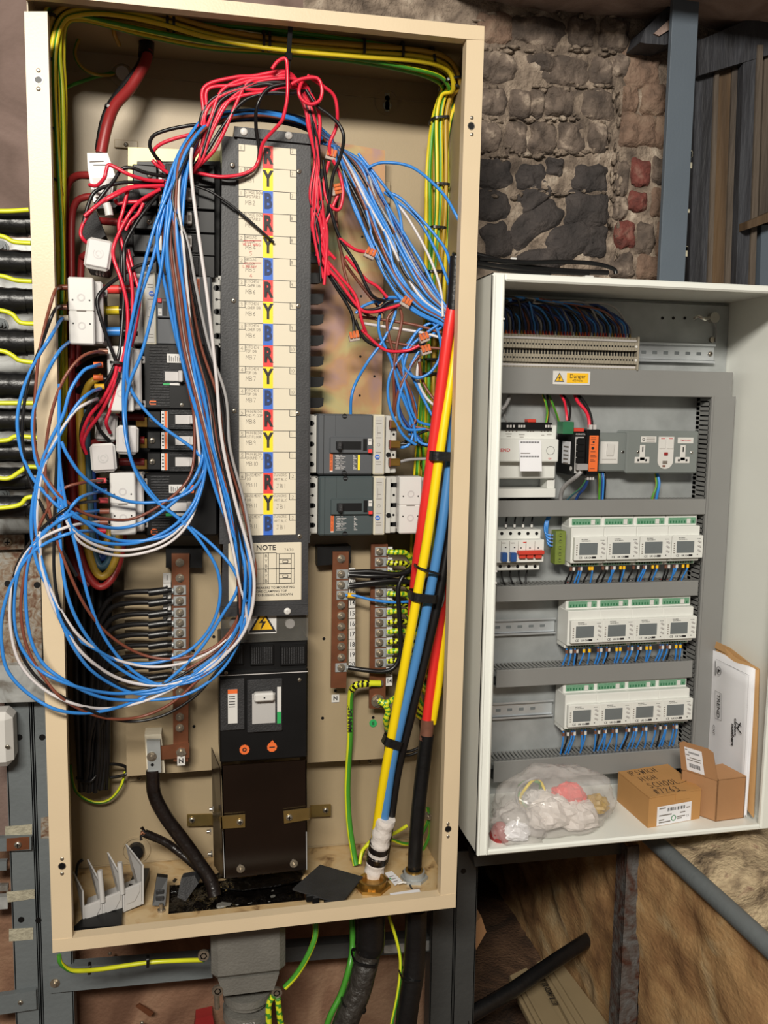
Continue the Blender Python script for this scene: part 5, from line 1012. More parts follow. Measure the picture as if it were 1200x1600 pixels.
L([(160, 606, .05), (140, 614), (118, 636), (88, 690), (64, 738), (55, 800), (62, 862), (82, 930), (104, 985), (150, 1015), (190, 1034), (240, 1036), (290, 1020), (326, 985), (343, 940), (340, 892), (316, 850), (285, 815), (243, 782), (216, 745), (200, 700), (193, 640, .045), (196, 560, .04), (215, 460, .03), (240, 360, .03), (268, 290, .035), (300, 220, .05), (330, 190, .08)], 'w_blue', full=False)
L([(96, 690), (106, 712), (130, 745), (166, 770), (210, 785), (262, 782), (300, 765), (318, 735, .045), (322, 690, .04), (315, 640, .035), (302, 570, .03), (290, 470, .03), (280, 360, .03), (290, 270, .04), (308, 215, .055)], 'w_blue', full=False)
L([(93, 600), (92, 690), (95, 740), (105, 800), (120, 860), (140, 940), (160, 990), (190, 1032), (225, 1060), (256, 1070), (302, 1064), (345, 1036), (374, 990)], 'w_blue', -2)
L([(90, 690), (87, 760), (85, 830), (85, 900), (96, 957), (122, 1003), (155, 1048), (205, 1078), (255, 1068), (300, 1045), (345, 1010), (376, 965)], 'w_black', 6)
L([(158, 830, .05), (115, 832), (70, 850), (40, 875), (15, 920), (3, 965), (3, 1010), (13, 1050), (46, 1085), (92, 1110), (150, 1113), (215, 1094), (266, 1060), (312, 1015), (348, 960), (372, 915, .03)], 'w_blue', -10, cut=1)
L([(160, 815, .05), (110, 822), (60, 845), (30, 880), (17, 930), (17, 985), (31, 1036), (66, 1075), (116, 1100), (170, 1107), (230, 1094), (290, 1064), (350, 1020), (385, 975)], 'w_white', -3)
L([(165, 750, .05), (130, 754), (95, 767), (66, 812), (48, 862), (36, 912), (33, 960), (42, 1010), (66, 1055), (102, 1095), (160, 1121), (215, 1121), (266, 1100), (312, 1060), (348, 1025), (378, 975)], 'w_brown', 2)
L([(160, 782, .05), (112, 790), (62, 830), (26, 885), (20, 940), (23, 985), (40, 1035), (76, 1075), (132, 1106), (195, 1127), (252, 1119), (302, 1090), (338, 1050), (370, 1000)], 'w_black', 0)
L([(155, 768, .05), (125, 778), (100, 805), (60, 840), (32, 885), (22, 940), (28, 1000), (60, 1045), (110, 1070), (170, 1083), (220, 1081), (280, 1068), (332, 1043), (366, 1008), (386, 955)], 'w_blue', 3)
L([(155, 798, .05), (110, 805), (70, 832), (46, 872), (40, 925), (46, 990), (66, 1035), (106, 1066), (160, 1090), (222, 1094), (282, 1088), (328, 1064), (362, 1025), (386, 965)], 'w_blue', 8)
L([(93, 760), (100, 800), (120, 830), (160, 848), (215, 848), (266, 826), (300, 790), (316, 745, .045), (318, 690, .04), (310, 620, .035), (296, 520, .035), (282, 420, .03), (280, 320, .03), (296, 250, .045), (316, 205, .06)], 'w_blue', full=False)
L([(95, 790), (115, 828), (150, 852), (195, 860), (250, 848), (290, 815), (308, 770, .045), (312, 720, .045), (306, 650, .045), (296, 560, .04), (280, 440, .035), (276, 340, .035), (294, 250, .045)], 'w_white', full=False)
L([(98, 800), (120, 842), (155, 862), (200, 868), (258, 852), (296, 815), (315, 760, .048)], 'w_white', full=False)
L([(262, 330, .03), (250, 430, .03), (225, 540, .035), (202, 600, .04), (196, 650, .045), (206, 720, .045), (240, 775, .045), (280, 810, .045), (330, 850, .04), (365, 890, .03), (385, 940, .03)], 'w_blue', full=False)
L([(258, 320, .035), (240, 400, .035), (215, 480, .04), (200, 560, .04), (203, 605, .045), (240, 655, .045), (300, 700, .045), (318, 720, .045)], 'w_blue', full=False)
L([(305, 620, .03), (318, 700, .03), (345, 790, .03), (378, 870, .03), (384, 920, .03), (370, 985, .03), (330, 1040), (285, 1060), (235, 1068), (180, 1040), (140, 1000), (112, 950), (98, 890), (92, 800), (93, 720)], 'w_blue', full=False)
# wires that drop from the top and sweep round at the right side of the loop
RD = [(398, 905, .025), (392, 855, .03), (372, 785, .03), (350, 700, .03), (338, 590, .03)]
wire('loop_wire', 'long white wire dropping past the paper chart to the loop', [(300, 232, .03), (298, 260, .02), (304, 320, .02), (315, 400, .02), (326, 480, .02), (338, 590, .022), (347, 690, .022), (368, 785, .02), (389, 860, .02), (397, 905, .02), (394, 950, .02), (380, 990, .02), (355, 1020, .02), (322, 1048), (260, 1070), (190, 1062), (130, 1022), (90, 960), (66, 890), (62, 830)], 'w_white', .0029)
for k, (mat, sw) in enumerate([('w_blue', 4), ('w_brown', 12), ('w_black', 7), ('w_grey', 16), ('w_brown', -10), ('w_black', 14)]):
    L([(300 + sw * .8, 1052 - abs(sw) * .6), (345 + sw * .5, 1015), (376 + sw * .4, 965, .03)], mat, sw + 6)
for k, (mat, dx) in enumerate([('w_white', -10), ('w_white', -3), ('w_brown', -16), ('w_black', -14), ('w_blue', 4), ('w_brown', 6), ('w_navy', -6)]):
    LBL.setdefault('w_navy', 'dark blue wire of the big loop hanging out over the left frame')
    L([(330 + dx, 690, .06), (300 + dx, 560, .055), (282 + dx, 450, .05), (270 + dx, 350, .045), (280 + dx * .8, 280, .045), (303 + dx * .4, 215, .055), (335, 186, .08)], mat, full=False)
# loop wires held at the left clamps: coloured ferrules
for k, (x, y, mt) in enumerate([(97, 449, 'w_brown'), (96, 480, 'copper_tape'), (98, 497, 'paper'), (160, 549, 'copper_tape'), (152, 570, 'orange'), (152, 590, 'orange'), (154, 604, 'sign_yellow'), (157, 751, 'red_ink'), (158, 767, 'w_navy'), (160, 782, 'red_ink'), (162, 799, 'w_brown'), (160, 816, 'w_brown'), (157, 829, 'w_red')]):
    b = MB(mt); b.tube([P(x - 6 + 3 * i, y, .042) for i in range(6)], .0045, 8); tag(b.build('crimp'), 'small coloured crimp on the left end of a loop wire', 'crimp', 'crimps at the left clamps')
# ------------------------------------------------------------------ blue bundle across the top of the column
for k in range(14):
    a = k * 2.4; q = 6 * math.sqrt(k / 14)
    dx, dy = q * math.cos(a), q * math.sin(a) * 1.5
    wire('top_wire', '%s wire passing over the top of the busbar column' % ('blue', 'dark blue', 'black', 'brown')[(0, 0, 1, 0, 2, 0, 1, 0, 3, 0, 1, 2, 0, 0)[k]], [(300 + dx, 225 + dy, .09), (318 + dx, 198 + dy, .11), (350, 183 + dy, .125 + .002 * k), (400, 180 + dy, .13), (450, 186 + dy, .13), (485, 198 + dy, .13), (515 + dx, 222 + dy, .125)], ('w_blue', 'w_navy', 'w_black', 'w_brown')[(0, 0, 1, 0, 2, 0, 1, 0, 3, 0, 1, 2, 0, 0)[k]], .0031, 'wires over the column top, ' + ('blue', 'dark blue', 'black', 'brown')[(0, 0, 1, 0, 2, 0, 1, 0, 3, 0, 1, 2, 0, 0)[k]])
# ================================================================== RED AND BLACK CONTROL WIRES
RG = {'w_red': ('red control wire in the tangle tied up at the top middle', 'red control wires at the top'), 'w_black': ('black control wire in the tangle tied up at the top middle', 'black control wires at the top')}
def RW(pts, mat, r=.003, jit=0): return wire('control_wire', RG[mat][0], pts, mat, r, RG[mat][1])
tops = [(118, 445), (124, 440), (130, 448), (138, 452), (122, 455), (134, 438), (142, 446), (127, 462), (146, 456), (120, 448)]
for k, (ty, tx) in enumerate(tops):
    mat = 'w_black' if k in (2, 5, 8) else 'w_red'; j = (k - 5) * 3
    jj = lambda a=7: random.uniform(-a, a)
    RW([(258, 284 + (k % 5) * 3, .085), (285, 276 + (k % 4) * 3, .075), (312 + j + jj(5), 248 + jj(), .06), (328 + j * 1.3 + jj(), 215 + jj(), .055), (338 + j * 1.8 + jj(), 175 + jj(), .05), (352 + j * 2.2, ty + 20 + jj(5), .05), (380 + j, ty + 5 + jj(4), .05), (412 + j, ty + jj(3), .05), (tx, ty - 6 + (k % 3) * 3, .05), (474 + jj(9), 140 + jj(9), .06), (490 + jj(10), 190 + jj(), .065), (496 + jj(11), 250, .075), (493 + jj(11), 310, .08), (500 + jj(12), 360, .085), (512 + jj(14), 400 + k * 5, .09)], mat)
RW([(425, 108, .03), (434, 96, .03), (446, 92, .03), (449, 110, .03), (449, 150, .03), (444, 178, .035), (438, 192, .04), (412, 222, .06), (405, 248, .07), (397, 263, .07), (376, 273, .07), (340, 276, .07), (300, 268, .08)], 'w_red')
RW([(452, 130, .045), (420, 138, .045), (402, 165, .045), (400, 200, .06), (405, 232, .07), (402, 255, .072), (390, 270, .072), (360, 279, .072), (310, 270, .08)], 'w_black')
RW([(455, 132, .04), (470, 124, .04), (495, 122, .04), (503, 138, .04), (500, 156, .04), (486, 163, .04), (472, 156, .04), (467, 142, .04), (475, 124, .045), (490, 121, .048), (500, 130, .05)], 'w_red')
RW([(480, 118, .05), (505, 135, .05), (522, 150, .055), (527, 175, .06), (525, 200, .07), (515, 225, .075), (516, 243, .08)], 'w_red')
RW([(478, 140, .05), (495, 165, .05), (515, 180, .05), (530, 195, .05), (537, 215, .05), (532, 245, .06), (520, 275, .07), (514, 320, .08), (510, 350, .09)], 'w_black')
# right side hanging reds and blacks
for k, (pts, mat) in enumerate([([(490, 300, .08), (488, 340, .085), (500, 390, .09), (530, 430, .09), (555, 462, .09), (565, 500, .09), (572, 520, .1)], 'w_red'), ([(488, 330, .09), (500, 400, .09), (530, 440, .09), (560, 480, .09), (580, 488, .09), (610, 481, .09), (632, 474, .09)], 'w_red'), ([(505, 250, .07), (515, 320, .08), (530, 370, .085), (555, 410, .085), (580, 460, .085), (602, 470, .09)], 'w_black'), ([(500, 400, .1), (530, 450, .095), (560, 482, .095), (590, 482, .095), (605, 472, .09), (615, 470, .09)], 'w_black'), ([(495, 395, .1), (520, 440, .1), (545, 480, .1), (552, 500, .1), (553, 520, .1)], 'w_black'), ([(540, 400, .09), (570, 435, .09), (590, 448, .09), (605, 465, .09)], 'w_red'), ([(555, 500, .1), (570, 530, .1), (600, 545, .1), (640, 550, .1), (660, 545, .1)], 'w_black'), ([(514, 252, .075), (506, 290, .08), (515, 320, .08), (530, 327, .08), (536, 300, .08), (530, 270, .08), (520, 250, .078)], 'w_red'), ([(565, 515, .1), (600, 546, .098), (635, 548, .095), (655, 540, .09)], 'w_red'), ([(530, 300, .085), (515, 335, .085), (505, 360, .085), (495, 400, .09)], 'w_red'), ([(495, 235, .09), (490, 280, .09), (486, 330, .09), (492, 380, .09), (510, 420, .095)], 'w_black'), ([(530, 372, .085), (555, 390, .085), (575, 394, .088)], 'w_red')]):
    wire('sensing_wire', '%s sensing wire hanging over the rainbow zinc plate' % ('red' if mat == 'w_red' else 'black'), pts, mat, .0029, ('red' if mat == 'w_red' else 'black') + ' sensing wires over the zinc plate')
# left red and black fan
for k, (pts, mat) in enumerate([([(255, 283, .08), (228, 281, .07), (200, 272, .06), (172, 258, .06), (166, 266, .06), (163, 278, .06), (152, 290, .07), (140, 289, .085)], 'w_red'), ([(256, 290, .08), (210, 293, .07), (180, 305, .06), (150, 322, .06), (134, 342, .06), (126, 362, .06), (130, 374, .06), (142, 384, .07)], 'w_red'), ([(250, 292, .08), (205, 292, .07), (170, 308, .06), (146, 326, .055), (132, 338, .055)], 'w_red'), ([(250, 296, .08), (222, 312, .07), (205, 330, .06), (188, 360, .06), (178, 385, .055), (178, 405, .055), (190, 440, .05), (199, 480, .05), (198, 530, .05), (186, 580, .05), (160, 640, .055), (138, 672, .06), (130, 692, .06), (135, 709, .07)], 'w_red'),
    ([(200, 295, .075), (192, 330, .07), (186, 350, .07), (188, 370, .07), (196, 400, .065), (204, 430, .06), (207, 470, .06), (203, 520, .06), (190, 570, .06), (180, 610, .06), (172, 640, .06), (166, 660, .06), (172, 676, .08)], 'w_red'), ([(224, 318, .07), (215, 335, .068), (204, 345, .066), (196, 360, .066)], 'w_red'), ([(180, 312, .08), (184, 318, .08), (200, 316, .08), (222, 314, .08), (240, 305, .09)], 'w_red'), ([(200, 390, .08), (210, 430, .075), (218, 460, .07), (214, 500, .07), (205, 540, .07), (185, 590, .07)], 'w_red'),
    ([(258, 276, .085), (228, 270, .075), (205, 262, .07), (190, 265, .07), (178, 282, .065), (165, 298, .06), (150, 318, .06)], 'w_black'), ([(255, 288, .085), (200, 285, .07), (170, 290, .065), (148, 300, .06), (138, 320, .06), (130, 350, .06)], 'w_black'), ([(250, 300, .085), (230, 325, .075), (212, 350, .07), (196, 380, .065), (194, 400, .06), (195, 440, .06)], 'w_black'), ([(248, 302, .09), (222, 330, .08), (205, 360, .075), (194, 385, .075), (190, 420, .07), (193, 470, .07), (188, 540, .06), (182, 566, .055)], 'w_black'), ([(246, 392, .08), (240, 408, .075), (215, 416, .07), (190, 430, .06), (162, 452, .045), (152, 470, .04), (158, 500, .04), (170, 535, .045), (182, 567, .05), (184, 590, .05), (165, 620, .055), (150, 645, .06), (155, 670, .07), (172, 690, .08)], 'w_black'), ([(252, 255, .09), (240, 240, .08), (234, 226, .075), (240, 212, .07), (262, 203, .065), (290, 197, .06), (310, 195, .06)], 'w_black'), ([(256, 262, .09), (244, 246, .085), (240, 236, .08), (252, 225, .075), (275, 216, .07), (300, 210, .065)], 'w_red'), ([(262, 270, .085), (245, 258, .08), (238, 250, .08)], 'w_red'),
    ([(180, 568, .05), (170, 590, .05), (150, 620, .055), (138, 640, .06), (128, 665, .065), (127, 690, .07), (134, 710, .075)], 'w_black'), ([(183, 565, .048), (178, 590, .048), (160, 625, .05), (140, 650, .055), (128, 680, .06), (130, 700, .065)], 'w_red'), ([(185, 566, .05), (178, 600, .05), (166, 622, .055), (148, 640, .06)], 'w_red')]):
    wire('fan_wire', '%s control wire fanning out to the white clamps at left' % ('red' if mat == 'w_red' else 'black'), pts, mat, .003, ('red' if mat == 'w_red' else 'black') + ' control wires fanning to the left clamps')
wire('clamp_lead', 'thin black lead crossing the paper chart to a pointed tie end', [(303, 290, .075), (330, 300, .075), (360, 320, .075), (390, 345, .075), (428, 379, .077)], 'w_black', .0022)
band('cable_tie', 'black tie gathering red and black wires beside the long white clamp', (172, 566), (192, 568), .05, .012, .004)
b = MB('white_plastic'); b.tube([P(166, 318, .06), P(169, 326, .06), P(171, 337, .06)], .0065, 10); tag(b.build('white_sleeve'), 'short white sleeve on red and black wires below the tapered clamp', 'sleeve')
b = MB('black'); a, c = P(455, 22, .02), P(448, 132, .05); b.box(-.0035, .0035, -.001, .001, 0, (c - a).length, 0, Matrix.Translation(c) @ (a - c).to_track_quat('Z', 'Y').to_matrix().to_4x4()); b.box(-.0055, .0055, -.004, .004, .035, .046, .001, Matrix.Translation(c) @ (a - c).to_track_quat('Z', 'Y').to_matrix().to_4x4()); tag(b.build('long_tie'), 'long upright black cable tie holding up the red wire tangle', 'cable tie')
# ================================================================== RIGHT BLUE BUNDLE AND TANGLE
RB = {'w_blue': 'blue', 'w_navy': 'dark blue', 'w_brown': 'brown', 'w_white': 'white', 'w_black': 'black', 'w_grey': 'grey'}
def RBW(pts, mat, r=.0029, where='right hand bundle that runs down to the thick cables', grp='right hand bundle'): return wire('bundle_wire', '%s wire of the %s' % (RB[mat], where), pts, mat, r, RB[mat] + ' wires of the ' + grp)
ms = ['w_blue', 'w_blue', 'w_black', 'w_blue', 'w_brown', 'w_blue', 'w_blue', 'w_white', 'w_blue', 'w_black', 'w_blue', 'w_brown', 'w_grey', 'w_blue', 'w_navy', 'w_blue']
for k, mat in enumerate(ms):
    o = (k - 8) * 2.6; jj = lambda: random.uniform(-6, 6)
    RBW([(500, 212 + o * .6, .12), (525 + o * .2, 228 + o * .2, .12), (553 + o + jj(), 262 - o * .3, .12), (580 + o * 1.2 + jj(), 315 - o * .4, .115), (605 + o * 1.3 + jj(), 370 - o * .3, .11), (632 + o * 1.4 + jj(), 425 - o * .6, .10), (662 + o * .9, 465 - o * .9, .09), (693, 490 - o * .9, .085), (704, 505 - o, .08)], mat)
for pts, mat in [([(575, 262, .11), (600, 254, .10), (645, 262, .08), (690, 300, .05), (712, 335, .03), (722, 355, .03)], 'w_blue'), ([(560, 240, .12), (600, 290, .11), (620, 320, .11), (628, 360, .11), (625, 400, .11)], 'w_blue'), ([(600, 300, .12), (650, 340, .11), (680, 390, .09), (700, 440, .07), (706, 455, .06)], 'w_blue'), ([(610, 305, .12), (640, 345, .115), (670, 400, .10), (688, 450, .09), (692, 495, .08)], 'w_white'), ([(604, 300, .12), (632, 315, .11), (690, 380, .08), (704, 415, .06)], 'w_blue')]: RBW(pts, mat, .0026, 'thin group straying right of the bundle', 'thin stray group')
W2 = 'tangle behind the thick red cable'; G2 = 'tangle behind the red cable'
random.seed(21)
for pts, mat in [([(625, 470, .1), (600, 478, .1), (592, 500, .1), (594, 525, .1), (610, 560, .1), (625, 610, .1), (645, 660, .1), (650, 690, .1)], 'w_blue'), ([(640, 472, .1), (665, 490, .095), (685, 520, .09), (688, 555, .09), (672, 582, .09), (650, 590, .095), (632, 575, .1), (628, 555, .1)], 'w_blue'), ([(690, 498, .09), (655, 515, .1), (632, 550, .1), (612, 580, .1), (606, 610, .1), (612, 645, .1), (630, 680, .1), (650, 695, .1)], 'w_blue'), ([(692, 502, .085), (660, 525, .095), (640, 545, .1), (630, 580, .1), (636, 615, .1), (650, 655, .1), (675, 665, .1)], 'w_blue'), ([(694, 508, .09), (668, 530, .1), (648, 560, .1), (630, 600, .1), (622, 640, .1), (635, 670, .1), (665, 670, .1)], 'w_blue'), ([(548, 648, .12), (549, 622, .11), (556, 598, .11), (575, 565, .1), (600, 530, .1), (616, 495, .1), (618, 482, .1)], 'w_blue'), ([(620, 480, .1), (605, 500, .1), (610, 535, .1), (622, 570, .1), (640, 610, .1), (650, 650, .1), (645, 665, .1)], 'w_brown'), ([(625, 482, .1), (628, 500, .1), (620, 540, .1), (615, 580, .1), (616, 620, .11), (614, 650, .12)], 'w_brown'), ([(655, 555, .1), (640, 575, .1), (625, 605, .1), (616, 640, .11), (618, 660, .12)], 'w_brown'), ([(560, 495, .11), (600, 500, .11), (650, 508, .1), (690, 520, .09)], 'w_brown'), ([(565, 505, .11), (610, 512, .11), (660, 520, .1), (695, 530, .09)], 'w_white'), ([(590, 530, .11), (640, 540, .1), (690, 545, .09)], 'w_brown'), ([(655, 560, .11), (652, 590, .11), (665, 620, .11), (685, 640, .1), (692, 655, .09)], 'w_white'), ([(655, 565, .105), (660, 595, .11), (675, 620, .1), (690, 635, .09)], 'w_brown'), ([(620, 662, .12), (640, 666, .11), (665, 670, .1), (690, 680, .09)], 'w_brown'), ([(622, 694, .12), (650, 694, .11), (680, 700, .09), (700, 715, .08)], 'w_black'), ([(624, 722, .12), (640, 718, .11), (665, 717, .09), (690, 718, .08)], 'w_grey'), ([(625, 695, .12), (650, 680, .11), (670, 672, .1), (692, 668, .09)], 'w_black'), ([(622, 600, .11), (640, 640, .11), (655, 690, .1), (690, 694, .09)], 'w_blue'), ([(632, 590, .11), (650, 640, .11), (642, 690, .105), (625, 700, .11)], 'w_blue'), ([(640, 580, .11), (660, 620, .11), (680, 655, .1), (700, 660, .09)], 'w_blue'), ([(612, 560, .11), (618, 600, .11), (628, 650, .11), (660, 690, .1)], 'w_navy'), ([(650, 520, .1), (620, 570, .11), (640, 620, .11), (640, 680, .11)], 'w_blue'), ([(590, 475, .1), (605, 465, .1), (625, 466, .1), (640, 472, .1)], 'w_blue'), ([(556, 490, .1), (565, 480, .1), (590, 470, .1), (615, 470, .1)], 'w_blue'), ([(530, 300, .12), (525, 340, .12), (535, 400, .12), (560, 440, .12), (600, 490, .11)], 'w_brown'), ([(532, 385, .12), (540, 430, .12), (560, 480, .115), (590, 500, .11)], 'w_brown')]:
    RBW(pts, mat, .0027, W2, G2)
for k, pts in enumerate([[(698, 835, .09), (694, 870, .09), (688, 905, .09), (690, 940, .09), (682, 958, .09), (676, 945, .09), (682, 900, .09)], [(700, 850, .09), (690, 890, .085), (694, 930, .085), (686, 952, .085), (678, 935, .09)], [(702, 835, .095), (690, 880, .09), (680, 900, .09), (674, 925, .09)]]): RBW(pts, ('w_white', 'w_grey', 'w_blue')[k], .002, 'small coil hanging beside the blue cable', 'small coil')
# lever connectors
for k, (x, y, a) in enumerate([(517, 243, .2), (524, 297, 1.3), (578, 397, .4), (553, 526, -.2), (634, 473, .5), (662, 528, -.4), (665, 547, -.3)]):
    c = P(x, y, .085); t = thing('lever_connector', 'clear wire connector with orange levers, %s' % ('topmost beside the column', 'second down beside the column', 'below the middle of the right bundle', 'hanging lowest over the zinc plate', 'at the meeting of red and blue wires', 'upper one beside the thick red cable', 'lower one beside the thick red cable')[k], 'connector', c)
    R4 = Matrix.Translation(c) @ Matrix.Rotation(a, 4, 'Y')
    b = MB('clear_grey'); b.box(-.009, .009, -.005, .005, -.008, .004, .001, R4); b.build('body', t)
    for i in (-1, 0, 1): b = MB('orange_clear'); b.box(-.0024 + i * .0058, .0024 + i * .0058, -.008, -.004, -.003, .009, .0008, R4); b.build('lever', t)
# ================================================================== LOOSE ITEMS ON THE CABINET FLOOR
# black pitch in the floor slot
b = MB('bitumen'); vs = []; N = 26
for j in range(N + 1):
    for i in range(N + 1):
        u, v = i / N, j / N; x = hx0 + (hx1 - hx0) * u; y = hy0 + (hy1 - hy0) * v + .02 * v; q = Vector((x * 45, y * 45, 1))
        vs.append((x, y, ZF - .012 + .012 * noise.noise(q) + .006 * noise.noise(q * 2.7) + .02 * max(0, v - .3) * (1 - abs(u - .4))))
b.add(vs, [(j * (N + 1) + i, j * (N + 1) + i + 1, (j + 1) * (N + 1) + i + 1, (j + 1) * (N + 1) + i) for j in range(N) for i in range(N)], True)
o = b.build('pitch'); o['kind'] = 'stuff'; tag(o, 'glossy black pitch filling the floor slot under the shroud', 'pitch')
b = MB('bitumen'); b.prism([PZ(x, y, ZF + .001) for x, y in ((330, 1388), (360, 1376), (420, 1368), (478, 1360), (470, 1376), (440, 1384), (380, 1392))], (0, 0, .003)); tag(b.build('pitch_spill'), 'black pitch spilled behind the slot below the shroud', 'pitch')
t = thing('terminal_shield', 'loose grey plastic terminal shield with three bays lying at lower left', 'shield', PZ(135, 1450, ZF))
A0 = P(128, 1392, .055); A1 = P(130, 1452, .05); B0 = P(222, 1352, .09); B1 = P(222, 1413, .085)
def lp(u, v): return (A0.lerp(B0, u)).lerp(A1.lerp(B1, u), v)
for k in range(3):
    u0, u1 = k / 3 + .01, (k + 1) / 3 - .01; b = MB('shield_grey'); b.prism([lp(u0, .42), lp(u1, .42), lp(u1, 1), lp(u0, 1)], (0, .003, 0)); b.build('front_plate', t)
    b = MB('shield_grey'); m_ = [lp(u0 + .03, .46), lp(u1 - .03, .46), lp(u1 - .03, .62), lp((u0 + u1) / 2 + .04, .82), lp(u0 + .06, .82), lp(u0 + .03, .66)]; b.prism([p + Vector((0, -.002, 0)) for p in m_], (0, .003, 0)); b.build('raised_panel', t)
for k, (top, bot) in enumerate((((113, 1362), (131, 1405)), ((136, 1343), (158, 1402)), ((167, 1332), (190, 1388)), ((196, 1319), (219, 1368)))):
    u = k / 3; p0 = lp(u, .0) if k in (0, 3) else lp(u, .15); p1 = lp(u, 1); bk0 = P(top[0], top[1], p0.y + .06); bk1 = bk0 + Vector((.008, .02, -.06))
    b = MB('shield_grey'); b.prism([p0, p1, bk1, bk0], (.0028, 0, 0)); b.build('divider', t)
    if k in (1, 2): b = MB('shield_grey'); b.cyl(lp(u, .5) + Vector((0, -.002, 0)), (-.08, .12, 1), .0045, .055, 10); b.build('post', t)
b = MB('shield_grey'); b.prism([lp(0, .98), lp(1, .98), lp(1, .98) + Vector((0, .07, .012)), lp(0, .98) + Vector((0, .07, .012))], (0, 0, .003)); b.build('base', t)
def slab(pts, Z, h, mat, name, label, cat, bev=0):
    b = MB(mat); b.prism([PZ(x, y, Z) for x, y in pts], (0, 0, h)); return tag(b.build(name), label, cat)
slab([(114, 1460), (134, 1440), (192, 1425), (190, 1456)], ZF, .012, 'black', 'black_block', 'black plastic block under the grey terminal shield', 'plastic part')
t = slab([(196, 1414), (222, 1412), (234, 1372), (212, 1372)], ZF, .02, 'black', 'black_part', 'black moulded part behind the grey terminal shield', 'plastic part')
b = MB('black'); b.prism([P(238, 1415, .075), P(258, 1415, .075), P(262, 1372, .10), P(245, 1370, .10)], (0, .012, 0)); t = tag(b.build('breaker_accessory'), 'small upright black accessory standing beside the floor slot', 'plastic part')
for v in (.3, .55): b = MB('black_matt'); p = P(250, 1415 - 40 * v, .075 + .022 * v); b.box(p.x - .007, p.x + .007, p.y - .003, p.y, p.z - .004, p.z + .004, .001); b.build('slot_rib', t)
c = PZ(252, 1424, ZF); b = MB('bolt'); b.cyl(c, (0, 0, 1), .007, .004, 6, smooth=False); b.cyl(c, (0, 0, 1), .0035, .014, 8); tag(b.build('floor_bolt'), 'small bolt standing on the floor left of the slot', 'bolt')
b = MB('black_matt'); b.prism([P(277, 1402, .09), P(283, 1372, .10), P(304, 1368, .105), P(310, 1380, .10), P(290, 1408, .085)], (.004, .016, 0)); tag(b.build('rubber_scrap'), 'torn black rubber scrap at the left edge of the floor slot', 'scrap')
wire('black_wire', 'short black wire end behind the grey terminal shield', [(118, 1375, .15), (122, 1350, .15), (130, 1343, .15)], 'w_black', .003)
cp = [PZ(457, 1391, ZF + .02), PZ(500, 1353, ZF + .02), PZ(567, 1372, ZF + .014), PZ(533, 1414, ZF + .010)]
b = MB('black_matt'); b.prism(cp, (0, 0, .003)); t = tag(b.build('cover_plate'), 'loose flat black plastic cover lying at the cabinet front', 'cover')
for u in (.35, .48, .72, .85):
    p = cp[0].lerp(cp[3], u); b = MB('black'); b.box(p.x - .006, p.x + .006, p.y - .003, p.y + .004, p.z - .011, p.z + .001, .001); b.build('clip', t)
def tagg(pts, Z, name, label, tail_):
    t = slab(pts, Z, .0015, 'white_paper', name, label, 'tag'); q = [PZ(x, y, Z + .0018) for x, y in pts]; u = q[1] - q[0]; v = q[3] - q[0]
    b = MB('pencil')
    for k in range(3): o_ = q[0] + v * (.3 + .2 * k) + u * .2; b.prism([o_, o_ + u * .6, o_ + u * .6 + v * .04, o_ + v * .04], (0, 0, .0003))
    b.use('green'); b.cyl(q[0] + u * .15 + v * .45, (0, 0, 1), .002, .0005, 10); b.build('print', t)
    b = MB('white_plastic'); b.tube([q[tail_[0]] * .5 + q[tail_[1]] * .5, q[tail_[0]] * .5 + q[tail_[1]] * .5 + Vector((.008, -.004, .004)), q[tail_[0]] * .5 + q[tail_[1]] * .5 + Vector((.014, -.002, .001))], .002, 7); b.build('loop_end', t)
tagg([(609, 1397), (655, 1390), (660, 1402), (613, 1411)], ZF + .002, 'paper_tag', 'white paper tag lying at the front right of the cabinet floor', (1, 2))
tagg([(601, 1365), (612, 1362), (628, 1377), (617, 1384)], ZF + .004, 'paper_tag', 'white paper tag leaning by the brass gland nut', (2, 3))
wire('tie_offcut', 'black tie offcut lying left of the white front tag', [(578, 1407, .04), (590, 1409, .035), (612, 1409, .035)], 'w_black', .002); wire('tie_offcut', 'black tie offcut standing between the two glands', [(630, 1360, .11), (637, 1376, .09), (644, 1390, .06)], 'w_black', .0022)
b = MB('brass'); c = P(674, 1126, .2); b.cyl(c, (0, 0, 1), .005, .02, 8); tag(b.build('brass_stud'), 'small yellow ended stud on the right cabinet wall', 'stud')
for y in (1141, 1274): b = MB('bolt'); c = P(686 if y == 1141 else 668, y, .2); hexbolt(b, c, .006, .012); tag(b.build('wall_stud'), 'steel stud on the right inner wall, %s' % ('upper' if y == 1141 else 'lower'), 'stud')
# ================================================================== BELOW THE MAIN CABINET
c = P(388, 1500, .12); t = thing('gland_box', 'grey cast cable gland box bolted under the cabinet', 'gland box', (c.x, .12, P(388, 1560, .12).z))
f = Fr(330, 1462, 447, 1540, .08); b = MB('cast_grey'); b.box(f.x0, f.x1, .08, .2, f.z0 + .012, .648, .012); b.prism([(f.x0 + .012, .085, f.z0 + .014), (f.x1 - .012, .085, f.z0 + .014), (f.x1 - .022, .085, f.z0 - .018), (f.x0 + .022, .085, f.z0 - .018)], (0, .11, 0)); b.build('body', t)
zc = P(388, 1548, .13).z; cx = P(387, 1556, .13).x
for k, (dz, r, h) in enumerate(((0, .046, .014), (-.014, .040, .010), (-.034, .046, .02))): b = MB('cast_grey'); b.cyl((cx, .14, zc + dz - h), (0, 0, 1), r, h, 28); b.build('clamp_ring', t)
b = MB('white_dull'); b.text('2223', (cx, .0935, zc - .043), .012); b.build('cast_number', t)
